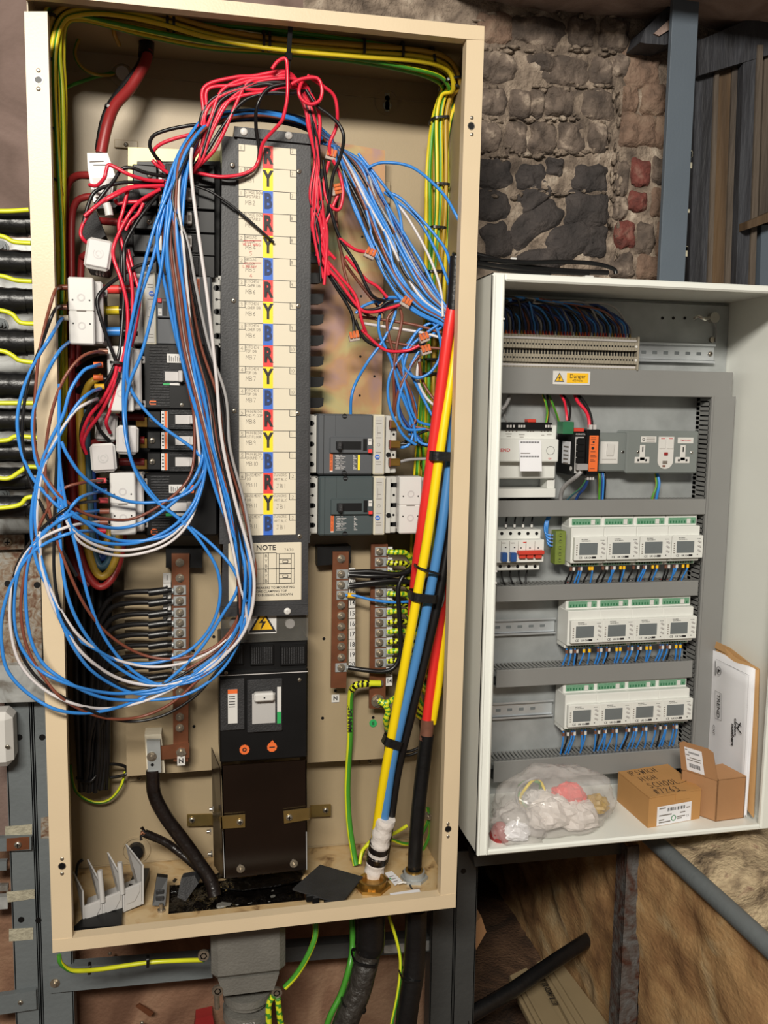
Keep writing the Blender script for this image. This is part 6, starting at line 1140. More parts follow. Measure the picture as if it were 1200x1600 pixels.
b = MB('armour'); b.cyl((cx, .14, 0), (0, 0, 1), .033, zc - .05, 24); tag(b.build('armoured_cable'), 'dark armoured cable hanging below the cast gland box', 'cable')
for (x, y) in ((318, 1491), (340, 1546), (432, 1549)):
    c = P(x, y, .09); b = MB('bolt'); b.ring(c, (0, -1, 0), .004, .010, .006, 18); b.cyl(c + Vector((0, .004, 0)), (0, -1, 0), .0065, .010, 6, smooth=False); b.build('lug_bolt', t)
b = MB('bolt'); b.cyl(P(338, 1552, .09), (.05, 0, -1), .005, .03, 8); b.build('clamp_bolt', t)
w_ = wire('earth_cable', 'yellow green cable clipped along the rail under the left of the cabinet', [(92, 1492, .10), (95, 1505, .10), (108, 1515, .11), (125, 1517, .12), (160, 1514, .14), (230, 1504, .15), (280, 1501, .14), (318, 1500, .10)], 'w_lime', .0042, mats=LG)
for x, y in ((140, 1513), (231, 1502)): band('cable_tie', 'black tie on the yellow cable under the cabinet, %s' % ('left' if x == 140 else 'right'), (x, y - 8), (x, y + 8), .14, .008, .005)
wire('earth_cable', 'yellow green cable curving from the cabinet bottom to the gland box lug', [(493, 1440, .10), (492, 1465, .09), (480, 1495, .085), (463, 1523, .085), (445, 1543, .085)], 'w_lime', .0055, mats=('w_lime', 'w_green'))
for pts, lb in (([(427, 1556, .085), (420, 1570, .085), (420, 1600, .085), (421, 1640, .085)], 'left'), ([(434, 1560, .085), (436, 1580, .085), (440, 1605, .085), (446, 1640, .085)], 'right')): wire('earth_cable', 'yellow green sleeved cable hanging from the gland box lug, %s' % lb, pts, 'w_lime', .0058, mats=('w_lime', 'w_green'), spiral=True)
wire('earth_cable', 'thick green cable hanging behind the black supply cable', [(550, 1430, .15), (551, 1475, .14), (546, 1510, .12), (533, 1553, .11), (515, 1590, .10), (500, 1640, .10)], 'w_green', .006, mats=('w_green', 'w_green'), twist=.01)
wire('earth_cable', 'thin green wire between the two black supply cables below', [(607, 1430, .14), (620, 1470, .14), (626, 1505, .13), (622, 1550, .12), (612, 1600, .11)], 'w_green', .0035, mats=('w_green', 'w_lime'))
t = tail('supply_cable', 'thick black supply cable below the cabinet with a rough armoured skin', [(575, 1475, .11), (574, 1495, .108), (568, 1520, .10), (560, 1550, .095), (545, 1585, .09), (520, 1650, .08)], 'armour', .0235, 18)
b = MB('black_rubber'); b.tube(path([(578, 1425, .115), (578, 1470, .112), (573, 1492, .108)]), .0285, 18, rfun=lambda q: 1 - .22 * max(0, q - .6) / .4); b.build('shroud', t)
t = tail('supply_cable', 'second thick black supply cable below the cabinet at right', [(650, 1420, .12), (649, 1470, .12), (646, 1520, .115), (638, 1570, .11), (628, 1650, .105)], 'black_rubber', .021, 18)
for a, c in (((550, 1493), (586, 1500)), ((533, 1560), (570, 1572))): band('cable_tie', 'black tie round the rough black supply cable, %s' % ('upper' if a[0] == 550 else 'lower'), a, c, .1, .026, .004)
band('cable_tie', 'black tie round the right black supply cable below', (625, 1522), (656, 1524), .115, .024, .004)
b = MB('copper'); b.ppoly([(212, 1573), (218, 1569), (240, 1583), (234, 1589)], .355, .36); tag(b.build('rusty_plate'), 'small rusty plate fixed on the brown wall below', 'plate')
b = MB('w_darkred'); b.ppoly([(306, 1592), (332, 1586), (338, 1620), (302, 1620)], .355, .385); tag(b.build('red_fitting'), 'dull red fitting low on the brown wall', 'fitting')
for x, y in ((172, 1490), (222, 1598), (166, 1525)): b = MB('bolt'); b.dome(P(x, y, .36), (0, -1, 0), .004, .003, 8); tag(b.build('wall_screw'), 'small screw on the brown wall below the cabinet', 'screw', 'screws on the brown wall')
# ================================================================== WHITE ENCLOSURE (right)
EX0, EX1, EZ0, EZ1, F2 = .7235, 1.318, .7455, 1.7700, .7510
enc = thing('white_enclosure', 'open white metal enclosure with meters on the right', 'cabinet', (1.02, .12, EZ0))
b = MB('white_paint'); b.box(EX0, EX0 + .002, .004, .26, EZ0, EZ1); b.build('left_side', enc)
b = MB('white_paint'); b.box(EX1 - .002, EX1, .004, .26, EZ0, EZ1); b.build('right_side', enc)
b = MB('white_paint'); b.box(EX0, EX1, .004, .26, EZ1 - .002, EZ1); b.build('top_side', enc)
b = MB('white_paint'); b.box(EX0, EX1, .004, .26, EZ0, F2); b.build('bottom_side', enc)
b = MB('white_paint'); b.box(EX0, EX1, .256, .26, EZ0, EZ1); b.build('back', enc)
for nm, q in (('front_lip_left', (EX0, EX0 + .022, EZ0, EZ1)), ('front_lip_right', (EX1 - .022, EX1, EZ0, EZ1)), ('front_lip_top', (EX0 + .022, EX1 - .022, EZ1 - .013, EZ1)), ('front_lip_bottom', (EX0 + .022, EX1 - .022, EZ0, EZ0 + .011))):
    b = MB('white_paint'); b.box(q[0], q[1], 0, .012, q[2], q[3], .003); b.build(nm, enc)
b = MB('white_paint'); b.box(EX0 + .016, EX0 + .019, -.003, .004, EZ0 + .003, EZ1 - .004, .001); b.box(EX0, EX0 + .004, -.003, .004, EZ0 + .003, EZ1 - .004, .001); b.build('gutter_edge', enc)
b = MB('white_dull')
for y in (892, 910, 498): c = P(774, y, 0); b.cyl((EX0 + .0195, -.004, c.z), (0, 1, 0), .0018, .003, 8)
b.build('lip_dimples', enc)
YG = .236
b = MB('galv'); g = Fr(760, 470, 1120, 1243, YG); b.box(EX0 + .02, P(1121, 800, YG).x, YG, YG + .003, g.z0, g.z1); b.use('black')
for x in (1035, 1052, 1070): c = P(x, 497, YG); b.cyl((c.x, YG - .0006, c.z), (0, 1, 0), .0032, .002, 10)
o = b.build('gear_plate'); tag(o, 'galvanised mounting plate inside the white enclosure', 'plate')
b = MB('chrome'); c = P(1112, 497, YG); b.cyl((c.x, YG - .012, c.z), (0, 1, 0), .011, .012, 14); b.tube([P(1085, 498, .215), P(1092, 494, .205), P(1100, 499, .205), P(1108, 497, .215)], .004, 8); b.build('plate_nut', o)
b = MB('bolt'); c = P(1112, 531, YG); b.cyl((c.x, YG - .004, c.z), (0, 1, 0), .006, .004, 12); b.build('plate_screw', o)
t = wire('grey_lead', 'thin grey lead hanging from the chrome nut on the gear plate', [(1114, 500, .226), (1119, 515, .23), (1118, 535, .23)], 'w_grey', .0016)
def rail(px, Y, label, nslots, nx, sx):
    f = Fr(*px, Y); t = thing('mounting_rail', label, 'rail', f.base()); b = MB('galv_bright'); b.box(f.x0, f.x1, Y + .006, Y + .0075, f.z(.9), f.z(.1)); b.build('web', t)
    for v in (0, .86): b = MB('galv_bright'); b.box(f.x0, f.x1, Y, Y + .0015, f.z(v + .14), f.z(v)); b.box(f.x0, f.x1, Y, Y + .0075, f.z(.13 if v == 0 else .88), f.z(.11 if v == 0 else .86)); b.build('flange', t)
    for k in range(nslots): b = MB('steel_paint'); x = P(nx + sx * k, (px[1] + px[3]) / 2, Y).x; b.box(x - .0055, x + .0055, Y + .0055, Y + .007, f.z(.6), f.z(.42), .002); b.build('slot', t)
    return t
t = rail((990, 536, 1118, 566), .222, 'bare galvanised rail right of the terminal strip', 6, 1008, 17.3)
b = MB('bolt'); screw(b, P(1110, 553, .227), .005, .003); b.build('screw', t)
rail((772, 967, 868, 992), .222, 'bare rail left of the middle meter row', 5, 779, 17.5); rail((770, 1096, 864, 1122), .222, 'bare rail left of the bottom meter row', 4, 780, 18)
# ------------------------------------------------------------------ grey slotted trunking
def trunk_h(px, label, slots=True, Y=.18):
    z1 = P((px[0] + px[2]) / 2, px[1], Y).z; z0 = P((px[0] + px[2]) / 2, px[3], Y).z; my = (px[1] + px[3]) / 2; x0 = P(px[0], my, Y).x; x1 = P(px[2], my, Y).x
    t = thing('wiring_trunk', label, 'trunking', ((x0 + x1) / 2, Y, z0)); b = MB('trunk_grey'); b.box(x0, x1, Y, Y + .004, z0, z1, .0012); b.build('lid', t)
    b = MB('trunk_grey'); b.box(x0, x1, Y + .004, YG, z0, z0 + .0015)
    if not slots: b.box(x0, x1, Y + .004, YG, z1 - .0015, z1)
    b.build('side', t)
    if slots:
        b = MB('trunk_grey'); n = int((x1 - x0) / .0085); p = (x1 - x0) / n
        b.box(x0, x1, Y + .004, Y + .012, z1 - .0035, z1 - .002)
        for k in range(n): b.box(x0 + p * k, x0 + p * (k + .52), Y + .010, YG, z1 - .0035, z1 - .002)
        o = b.build('slotted_side', t); o['kind'] = 'stuff'
        b = MB('black'); b.box(x0, x1, Y + .012, YG, z0 + .004, z0 + .006); b.build('painted_shade', t)  # black sheet standing in for the shade inside the trunk
    return t, x0, x1, z0, z1
th1 = trunk_h((776, 577, 1145, 618), 'widest grey trunk with the danger label below the terminal strip', False)
b = MB('trunk_grey'); th2 = trunk_h((776, 781, 1103, 806), 'grey trunk under the double socket')
th3 = trunk_h((776, 912, 1091, 936), 'grey trunk between the top and middle meter rows')
th4 = trunk_h((776, 1040, 1082, 1067), 'grey trunk between the middle and bottom meter rows')
th5 = trunk_h((772, 1180, 1068, 1212), 'lowest grey trunk behind the cardboard boxes')
Y = .18; x0 = P(1103, 800, Y).x; x1 = P(1139, 800, Y).x; z1 = P(1120, 619, Y).z; z0 = P(1090, 1245, Y).z
t = thing('vertical_trunk', 'upright grey slotted trunk at the right of the meters', 'trunking', ((x0 + x1) / 2, Y, z0))
b = MB('trunk_grey'); b.box(x0, x1, Y, Y + .004, z0, z1, .0012); b.box(x0 + .004, x0 + .0055, Y - .001, Y, z0, z1); b.build('lid', t)
b = MB('trunk_grey'); b.box(x1 - .0015, x1, Y, YG, z0, z1); b.build('far_side', t)
b = MB('trunk_grey'); n = int((z1 - z0) / .0095); p = (z1 - z0) / n; b.box(x0, x0 + .0015, Y + .004, Y + .010, z0, z1); b.box(x0, x0 + .0015, YG - .012, YG, z0, z1)
for k in range(n): b.box(x0, x0 + .0015, Y + .008, YG, z0 + p * k, z0 + p * (k + .70))
o = b.build('slotted_side', t); o['kind'] = 'stuff'
b = MB('black'); b.box(x0 + .006, x0 + .008, Y + .006, YG, z0, z1); b.build('painted_shade', t)  # upright black sheet, shade behind the side slots done as colour
# danger label
f, t = warning((864, 580, 922, 601), .1785, 'danger_label', 'white and yellow Danger label on the widest grey trunk')
tri(t, f.x(.17), f.z(.52), f.w * .26, .1785)
b = MB('sign_yellow'); b.box(f.x(.37), f.x(.95), .1779, .179, f.z(.87), f.z(.13), .001); b.use('ink'); b.text('Danger', (f.x(.66), .1775, f.z(.38)), f.h * .44); b.text('400 Volts', (f.x(.66), .1775, f.z(.70)), f.h * .22); b.build('lettering', t)
# ------------------------------------------------------------------ terminal strip
Y = .178; f = Fr(776, 522, 996, 573, Y); f.z1 = P(890, 524, Y).z; f.z0 = P(890, 570, Y).z
t = thing('terminal_strip', 'long beige strip of rail terminals at the top of the white enclosure', 'terminal block', f.base())
M('terminal_beige', (150, 142, 126), .5, 0, .08, 40); n = 46; p = f.w / n
b = MB('terminal_beige'); b.box(f.x0, f.x1, Y + .010, YG - .012, f.z0, f.z1, .001)
for k in range(n):
    xa, xb = f.x0 + p * k + .0003, f.x0 + p * (k + 1) - .0003
    for (va, vb, d) in ((0, .14, .006), (.16, .42, 0), (.60, .84, 0), (.86, 1, .006)): b.box(xa, xb, Y + d, Y + .012, f.z(vb), f.z(va))
o = b.build('terminals', t); o['kind'] = 'stuff'
b = MB('black')
for k in range(n):
    xc = f.x0 + p * (k + .5)
    for v in (.29, .71): b.cyl((xc, Y - .0004, f.z(v)), (0, 1, 0), p * .3, .001, 8)
    b.box(xc - p * .28, xc + p * .28, Y + .0095, Y + .0105, f.z(.58), f.z(.44))
o = b.build('terminal_holes', t); o['kind'] = 'stuff'
b = MB('white_dull')
for v in (.10, .93): b.box(f.x0, f.x1, Y + .0052, Y + .0058, f.z(v + .03), f.z(v - .03))
b.build('marker_strip', t)
b = MB('terminal_beige'); b.box(f.x1, f.x1 + .004, Y - .001, YG - .01, f.z(1.03), f.z(-.03), .001); b.use('white_plastic')
for v in (.29, .71): b.cyl((f.x1 - .003, Y - .0015, f.z(v)), (0, 1, 0), .0025, .002, 8)
b.build('end_plate', t)
cols = ['w_navy', 'w_blue', 'w_navy', 'w_black', 'w_navy', 'w_grey', 'w_blue', 'w_brown', 'w_navy', 'w_black']
cn = {'w_navy': 'dark blue', 'w_blue': 'blue', 'w_black': 'black', 'w_grey': 'grey', 'w_brown': 'brown', 'w_red': 'red', 'w_white': 'white', 'w_green': 'green'}
fer = ['orange', 'red_ink', 'white_plastic', 'w_ochre', 'orange', 'red_ink']
random.seed(5)
for k in range(46):
    xx = f.x0 + p * (k + .5); mt = cols[(k * 7) % 10]; u = k / 45
    top = f.z1 + .035 + .055 * (1 - u) * (.6 + .4 * random.random()) + .03 * random.random(); lx = f.x0 - .02 - .02 * random.random()
    z_end = f.z1 + .045 + .06 * random.random(); Yr = .17 + .04 * random.random()
    pts = [Vector((xx, .205, f.z1 - .004)), Vector((xx, .203, f.z1 + .016)), Vector((xx - .004 - .01 * u, .198, f.z1 + .03 + .004 * random.random())), Vector((xx - .015 - .05 * u, Yr, f.z1 + .045 + .02 * random.random())), Vector((xx - .04 - .14 * u, Yr, max(f.z1 + .055, min(top + .012, EZ1 - .02)))), Vector((f.x0 + .3 * (xx - f.x0), Yr, min(z_end + .012, EZ1 - .018))), Vector((lx, Yr + .02, min(z_end, EZ1 - .02)))]
    b = MB(mt); b.tube(spline(pts, 5), .0022, 6); tag(b.build('terminal_wire'), '%s wire arching up from the beige terminal strip' % cn[mt], 'wire', '%s wires above the terminal strip' % cn[mt])
    b = MB(fer[k % 6]); b.tube([pts[0] + Vector((0, 0, .003)), pts[0] + Vector((0, 0, .008)), pts[0] + Vector((0, 0, .013))], .0028, 7); tag(b.build('ferrule'), '%s wire marker on top of the beige terminal strip' % {'orange': 'orange', 'red_ink': 'red', 'white_plastic': 'white', 'w_ochre': 'ochre'}[fer[k % 6]], 'wire marker', '%s markers above the terminal strip' % fer[k % 6].split('_')[0])
    mt2 = ['w_blue', 'w_navy', 'w_blue', 'w_black', 'w_blue', 'w_grey'][k % 6]
    b = MB(mt2); b.tube([Vector((xx, .205, f.z0 + .003)), Vector((xx + .001, .206, f.z0 - .012)), Vector((xx + .004, .208, f.z0 - .03)), Vector((xx + .005, .21, f.z0 - .045))], .0022, 6); tag(b.build('lower_terminal_wire'), '%s wire dropping from the beige terminal strip into the trunk' % cn[mt2], 'wire', '%s wires below the terminal strip' % cn[mt2])
    if k % 2 == 0 or k > 20: b = MB(fer[(k * 5) % 6]); b.tube([Vector((xx, .205, f.z0 - .002)), Vector((xx + .0005, .205, f.z0 - .010))], .0027, 7); tag(b.build('ferrule'), '%s wire marker under the beige terminal strip' % {'orange': 'orange', 'red_ink': 'red', 'white_plastic': 'white', 'w_ochre': 'ochre'}[fer[(k * 5) % 6]], 'wire marker', '%s markers under the terminal strip' % fer[(k * 5) % 6].split('_')[0])
# ------------------------------------------------------------------ controller at the left
Y = .165; f = Fr(748, 655, 873, 748, Y)
t = thing('controller', 'white rail controller with a hanging paper label at the left of its row', 'controller', f.base())
b = MB('meter_white'); q = Fr(748, 664, 869, 748, Y + .02); b.box(q.x0, q.x1, Y + .02, YG - .006, q.z0, q.z1, .002); b.build('body', t)
q = Fr(748, 686, 873, 722, Y); b = MB('meter_white'); b.box(q.x0, q.x1, Y, Y + .022, q.z0, q.z1, .002); b.use('red_ink'); b.text('TREND', (P(785, 703.5, Y).x, Y - .0004, P(785, 703.5, Y).z), .0088, shx=1.1, bold=.02); b.text('IQ4', (P(859, 716, Y).x, Y - .0004, P(859, 716.5, Y).z), .004, bold=.02); c = P(860, 704, Y); b.use('ink'); b.ring((c.x, Y - .0004, c.z), (0, 1, 0), .0078, .0084, .001, 24); b.build('front_cover', t)
q = Fr(748, 660, 863, 672, Y + .014); b = MB('black'); b.box(q.x0, q.x1, Y + .014, Y + .05, q.z0, q.z1, .001); b.use('white_dull')
for x in (793, 798, 803, 811, 815, 819, 853, 857, 861): c = P(x, 666, Y + .014); b.box(c.x - .0018, c.x + .0018, Y + .0135, Y + .016, c.z - .0025, c.z + .0025)
b.build('terminal_row', t)
b = MB('red_switch'); q = Fr(825, 655, 838, 660, Y + .03); b.box(q.x0, q.x1, Y + .03, Y + .05, q.z0, q.z1, .001); b.build('red_plug', t)
b = MB('pencil')
for x in (791, 796, 801, 807, 825, 829, 833, 846, 851, 856, 861): c = P(x, 674, Y + .02); b.box(c.x - .0015, c.x + .0015, Y + .0196, Y + .021, c.z - .0009, c.z + .0009)
for (x, y, w_) in ((795, 678, .012), (815, 679, .012), (848, 680, .006), (858, 679, .01), (795, 682, .009), (815, 683, .008)): c = P(x, y, Y + .02); b.box(c.x - w_ / 2, c.x + w_ / 2, Y + .0196, Y + .021, c.z - .0005, c.z + .0005)
b.build('print', t)
q = Fr(748, 763, 865, 777, .20); b = MB('meter_white'); b.box(q.x0, q.x1, .19, YG - .002, q.z0, q.z1, .001); b.box(P(853, 770, .2).x, q.x1, .195, YG - .002, q.z1, q.z1 + .018, .001); b.build('lower_bracket', t)
q = Fr(809, 688, 846, 736, Y - .003); b = MB('white_paper'); b.prism([(q.x(.03), Y - .003, q.z(0)), (q.x(.97), Y - .003, q.z(0)), (q.x(1), Y - .008, q.z(1)), (q.x(.08), Y - .008, q.z(1))], (0, .0005, 0)); b.use('ink')
for v in (.04, .50):
    for k in range(20): b.box(q.x(.1 + .04 * k), q.x(.1 + .04 * k + (.02 if k % 3 else .03)), Y - .0035 - .005 * v, Y - .0029 - .005 * v, q.z(v + .05), q.z(v))
b.use('pencil')
for v in (.40, .42): b.box(q.x(.1), q.x(.5), Y - .0035 - .005 * v, Y - .0029 - .005 * v, q.z(v + .012), q.z(v))
b.build('hanging_label', t)
def dev_wires(lst):
    for pts, mt, lb, r, mats in lst: wire('device_wire', lb, pts, mt, r, mats=mats, n=7)
dev_wires([([(848, 617, .21), (853, 630, .20), (855, 645, .19), (853, 662, .182)], 'w_green', 'green wire down to the white controller', .0022, GY), ([(855, 617, .21), (857, 632, .20), (857, 648, .19), (856, 664, .182)], 'w_black', 'black wire down to the white controller', .0022, None), ([(858, 618, .21), (865, 635, .21), (872, 655, .22), (874, 668, .228)], 'w_ochre', 'yellow green wire passing behind the network switch', .0024, GY), ([(876, 617, .20), (882, 628, .19), (885, 645, .17), (886, 657, .165)], 'w_red', 'red wire into the green plug of the network switch', .0026, None), ([(879, 617, .205), (887, 626, .19), (891, 640, .175), (889, 657, .165)], 'w_black', 'black wire into the green plug of the network switch', .0026, None), ([(898, 617, .205), (903, 628, .19), (915, 642, .175), (920, 655, .165), (921, 668, .16)], 'w_red', 'red wire into the orange faced module', .0034, None), ([(903, 617, .205), (912, 628, .19), (921, 645, .175), (924, 660, .165), (924, 670, .16)], 'w_black', 'black wire into the orange faced module', .0036, None), ([(788, 648, .2), (790, 656, .19), (795, 662, .18)], 'w_grey', 'grey wire into the left of the white controller', .0016, None), ([(784, 640, .2), (791, 632, .2), (797, 618, .205)], 'w_grey', 'grey cable above the white controller', .004, None)])
# network switch
t = thing('network_switch', 'black four port network switch with a white side label', 'network switch', P(893, 745, .14)); Yf = .148
A = [P(898, 675, Yf), P(915, 674, Yf), P(914, 744, Yf), P(896, 744, Yf)]
xL, xR = (A[0].x + A[3].x) / 2, (A[1].x + A[2].x) / 2; zt, zb = (A[0].z + A[1].z) / 2, (A[2].z + A[3].z) / 2
b = MB('black'); b.box(xL, xR, Yf, YG - .004, zb, zt, .0015); b.build('body', t)
b = MB('shield_grey'); b.box(xL + .0015, xR - .004, Yf - .0006, Yf + .001, zb + .006, zt - .010); b.build('port_strip', t)
for k in range(5):
    z = zt - .019 - (zt - zb - .03) / 4.6 * k; b = MB('black'); b.box(xL + .003, xR - .0015, Yf - .0012, Yf, z - .0055, z + .0055); b.box(xL + .006, xR - .004, Yf - .0012, Yf, z + .005, z + .007); b.build('port', t)
b = MB('white_dull'); b.text('ROBUSTEL', ((xL + xR) / 2, Yf - .0006, zt - .005), .0042, bold=.01); b.build('lettering', t)
b = MB('white_paper'); b.box(xL - .0008, xL, Yf + .018, Yf + .055, zb + .022, zt - .020); b.use('pencil')
for k in range(5): b.box(xL - .0011, xL - .0006, Yf + .024 + .003 * (k % 2), Yf + .048, zt - .032 - .008 * k, zt - .029 - .008 * k)
b.build('side_label', t)
b = MB('white_plastic'); b.cyl((xL - .0008, Yf + .012, zb + .014), (1, 0, 0), .0045, .001, 12); b.build('round_label', t)
b = MB('green_dark'); q = Fr(879, 659, 896, 675, .158); b.box(q.x0, q.x1, .155, .185, q.z0 - .004, q.z1, .001); b.build('green_plug', t)
b = MB('red_switch'); q = Fr(897, 669, 913, 675, .16); b.box(q.x0, q.x1, .16, .19, q.z0, q.z1, .001); b.build('red_plug', t)
b = MB('w_grey'); z = zt - .019 - (zt - zb - .03) / 4.6 * 4; b.box(xL + .002, xR + .001, Yf - .014, Yf, z - .006, z + .006, .001); tag(b.build('network_plug'), 'grey network plug in the lowest switch port', 'plug')
dev_wires([([(908, 737, .135), (900, 745, .14), (885, 757, .17), (877, 770, .19), (876, 785, .2)], 'w_grey', 'grey network cable from the lowest switch port', .0042, None)])
# orange faced module
q = Fr(916, 671, 937, 744, .152); t = thing('converter_module', 'black module with a bright orange face beside the network switch', 'module', q.base())
b = MB('black'); b.box(q.x0, q.x1, .152, YG - .004, q.z0, q.z1, .002); b.build('body', t)
b = MB('orange'); b.box(q.x(.2), q.x(.88), .1512, .153, q.z(.90), q.z(.13), .002); b.use('ink'); b.cyl((q.x(.5), .1508, q.z(.27)), (0, 1, 0), .0022, .001, 10); b.cyl((q.x(.46), .1508, q.z(.40)), (0, 1, 0), .003, .001, 10)
for v in (.17, .21, .32, .47, .55, .58, .64, .67, .83): b.box(q.x(.3), q.x(.3 + .45 * (.6 + .4 * ((v * 50) % 1))), .1508, .1515, q.z(v + .01), q.z(v))
b.build('orange_face', t)
b = MB('white_dull')
for k in range(3): b.box(q.x(.28 + .2 * k), q.x(.4 + .2 * k), .16, .17, q.z0 - .008, q.z0)
for k in range(2): b.box(q.x(.2 + .3 * k), q.x(.42 + .3 * k), .155, .165, q.z1, q.z1 + .009)
b.build('wire_ends', t)
dev_wires([([(916, 750, .165), (908, 762, .175), (895, 773, .19), (885, 782, .2)], 'w_green', 'green wire below the orange faced module', .002, ('w_green', 'w_teal')), ([(918, 751, .165), (913, 763, .175), (904, 773, .19), (898, 786, .2)], 'w_navy', 'dark blue wire below the orange faced module', .003, None)] + [([(936 + 2.6 * k, 737, .21), (937 + 2.8 * k, 752, .205), (936 + 2.5 * k, 785, .21)], mt, '%s wire below the grey switch plate' % lb, .0026, mm) for k, (mt, lb, mm) in enumerate((('w_green', 'yellow green', GY), ('w_navy', 'dark blue', None), ('w_blue', 'blue', None), ('w_black', 'black', None)))] + [([(1027, 740, .21), (1030, 755, .205), (1027, 772, .205), (1024, 786, .21)], 'w_blue', 'blue wire below the double socket', .003, None), ([(1024, 740, .212), (1026, 758, .208), (1020, 775, .208), (1017, 786, .21)], 'w_yellow', 'yellow green wire below the double socket', .0024, GY)])
# fused switch and double socket
def plate(px, Y, name, label, cat):
    f = Fr(*px, Y); t = thing(name, label, cat, f.base()); b = MB('metal_grey_box'); b.box(f.x0, f.x1, Y, Y + .006, f.z0, f.z1, .003); b.build('face_plate', t); b = MB('metal_grey_box'); b.box(f.x0 + .001, f.x1 - .001, Y + .006, YG, f.z0 + .001, f.z1 - .001, .003); b.build('back_box', t); return f, t
f, t = plate((925, 676, 981, 737), .196, 'switch_plate', 'grey metal switch plate with one white rocker', 'switch')
q = Fr(938, 690, 966, 725, .195); b = MB('white_plastic'); b.box(q.x0, q.x1, .1945, .198, q.z0, q.z1, .001); b.use('pencil'); b.box(q.x(.1), q.x(.9), .1942, .1946, q.z(.80), q.z(.785)); b.build('insert', t)
b = MB('white_plastic'); c = Vector((q.x(.52), .192, q.z(.36))); b.box(-.0075, .0075, -.002, .003, -.0125, .0125, .001, Matrix.Translation(c) @ Matrix.Rotation(.16, 4, 'X')); b.build('rocker', t)
b = MB('chrome'); screw(b, P(973, 706, .196), .0035, .0015, 'chrome'); b.build('screw', t)
f, t = plate((979, 673, 1091, 740), .186, 'double_socket', 'grey metal double socket with white outlets and a centre test panel', 'socket')
for u0 in (.095, .66):
    b = MB('white_plastic'); X0 = f.x(u0 + .02); X1 = f.x(u0 + .225); xm = (X0 + X1) / 2; b.box(X0, X1, .1852, .188, f.z(.76), f.z(.61), .001); b.box(xm - .006, xm + .006, .1852, .188, f.z(.7), f.z(.33), .001); b.build('outlet', t)
    b = MB('black'); b.box(xm - .0012, xm + .0012, .1848, .186, f.z(.49), f.z(.37))
    for s in (-1, 1): b.box(xm + s * .0085 - .002, xm + s * .0085 + .002, .1848, .186, f.z(.71), f.z(.66))
    b.build('outlet_hole', t)
b = MB('white_plastic'); uw = (f.x(.645) - f.x(.43)) / 2; xm = f.x(.54)
b.prism([(xm - uw, .1850, f.z(.14)), (xm + uw, .1850, f.z(.14)), (xm + uw, .1850, f.z(.70))] + [(xm + uw * math.cos(a), .1850, f.z(.70) - f.h * .19 * math.sin(a)) for a in [math.pi * k / 10 for k in range(1, 10)]] + [(xm - uw, .1850, f.z(.70))], (0, .003, 0)); b.build('centre_panel', t)
for s in (-1, 1): b = MB('white_plastic'); b.box(xm + s * uw * .5 - uw * .42, xm + s * uw * .5 + uw * .42, .1830, .186, f.z(.42), f.z(.18), .001); b.use('red_ink'); b.box(xm + s * uw * .5 - uw * .25, xm + s * uw * .5 + uw * .25, .1828, .1832, f.z(.185), f.z(.17)); b.build('socket_rocker', t)
b = MB('w_darkred'); b.box(xm - .004, xm + .0045, .1832, .186, f.z(.575), f.z(.50), .0008); b.build('test_button', t)
b = MB('pencil'); b.box(xm - .006, xm + .004, .1838, .186, f.z(.77), f.z(.70)); b.use('w_brown'); b.box(xm - .006, xm, .1838, .186, f.z(.84), f.z(.80)); b.build('reset_button', t)
b = MB('white_plastic'); b.box(f.x(.19), f.x(.40), .1854, .187, f.z(.275), f.z(.135)); b.use('ink'); b.ring((f.x(.225), .185, f.z(.205)), (0, 1, 0), .0018, .003, .001, 12); b.use('pencil')
for v in (.16, .20, .24): b.box(f.x(.26), f.x(.38), .185, .1856, f.z(v + .015), f.z(v))
b.build('label', t)
b = MB('white_plastic'); b.box(f.x(.70), f.x(.92), .1854, .187, f.z(.29), f.z(.155)); b.use('red_ink'); b.text('TIMEGUARD', (f.x(.81), .185, f.z(.222)), .0042, bold=.01); b.build('label', t)
for (x, y) in ((997, 706), (1081, 707)): b = MB('chrome'); screw(b, P(x, y, .186), .0035, .0015, 'chrome'); b.build('screw', t)
# ------------------------------------------------------------------ miniature breakers
Y = .172; f = Fr(765, 827, 848, 891, Y)
t = thing('miniature_breakers', 'row of white miniature breakers with blue and red toggles', 'circuit breaker', f.base())
def rb(px, Y0, Y1, mat, nm, bev=.001):
    q = Fr(*px, Y0); b = MB(mat); b.box(q.x0, q.x1, Y0, Y1, q.z0, q.z1, bev); return b.build(nm, t), q
rb((765, 828, 845, 844), .19, YG - .008, 'meter_white', 'upper_terminals'); rb((765, 844, 850, 879), .17, YG - .008, 'meter_white', 'front_body'); rb((765, 880, 843, 891), .19, YG - .008, 'meter_white', 'lower_terminals')
for k in range(5):
    for (x, y) in ((784 + 13.6 * k, 833.5), (781.5 + 13.6 * k, 885)): b = MB('black'); c = P(x, y, .19); b.cyl((c.x, .1894, c.z), (0, 1, 0), .0034, .001, 12); b.build('terminal_hole', t)
for (xa, xb) in ((785, 793), (799, 807.5)): o, q = rb((xa, 864, xb, 878), .158, .171, 'blue_switch', 'blue_toggle')
o, q = rb((811, 861, 851, 867), .158, .171, 'red_switch', 'red_bar')
for xa in (812, 824, 837): rb((xa, 866, xa + 10, 873), .162, .171, 'red_switch', 'red_toggle')
b = MB('pencil')
for x in (783.5, 796.5, 810, 822, 836): c0 = P(x, 846, .17); c1 = P(x, 862, .17); b.box(c0.x - .0003, c0.x + .0003, .1695, .171, c1.z, c0.z)
for x in (787, 801): c = P(x, 848.5, .17); b.box(c.x - .004, c.x + .004, .1695, .171, c.z - .0007, c.z + .0007)
b.use('ink')
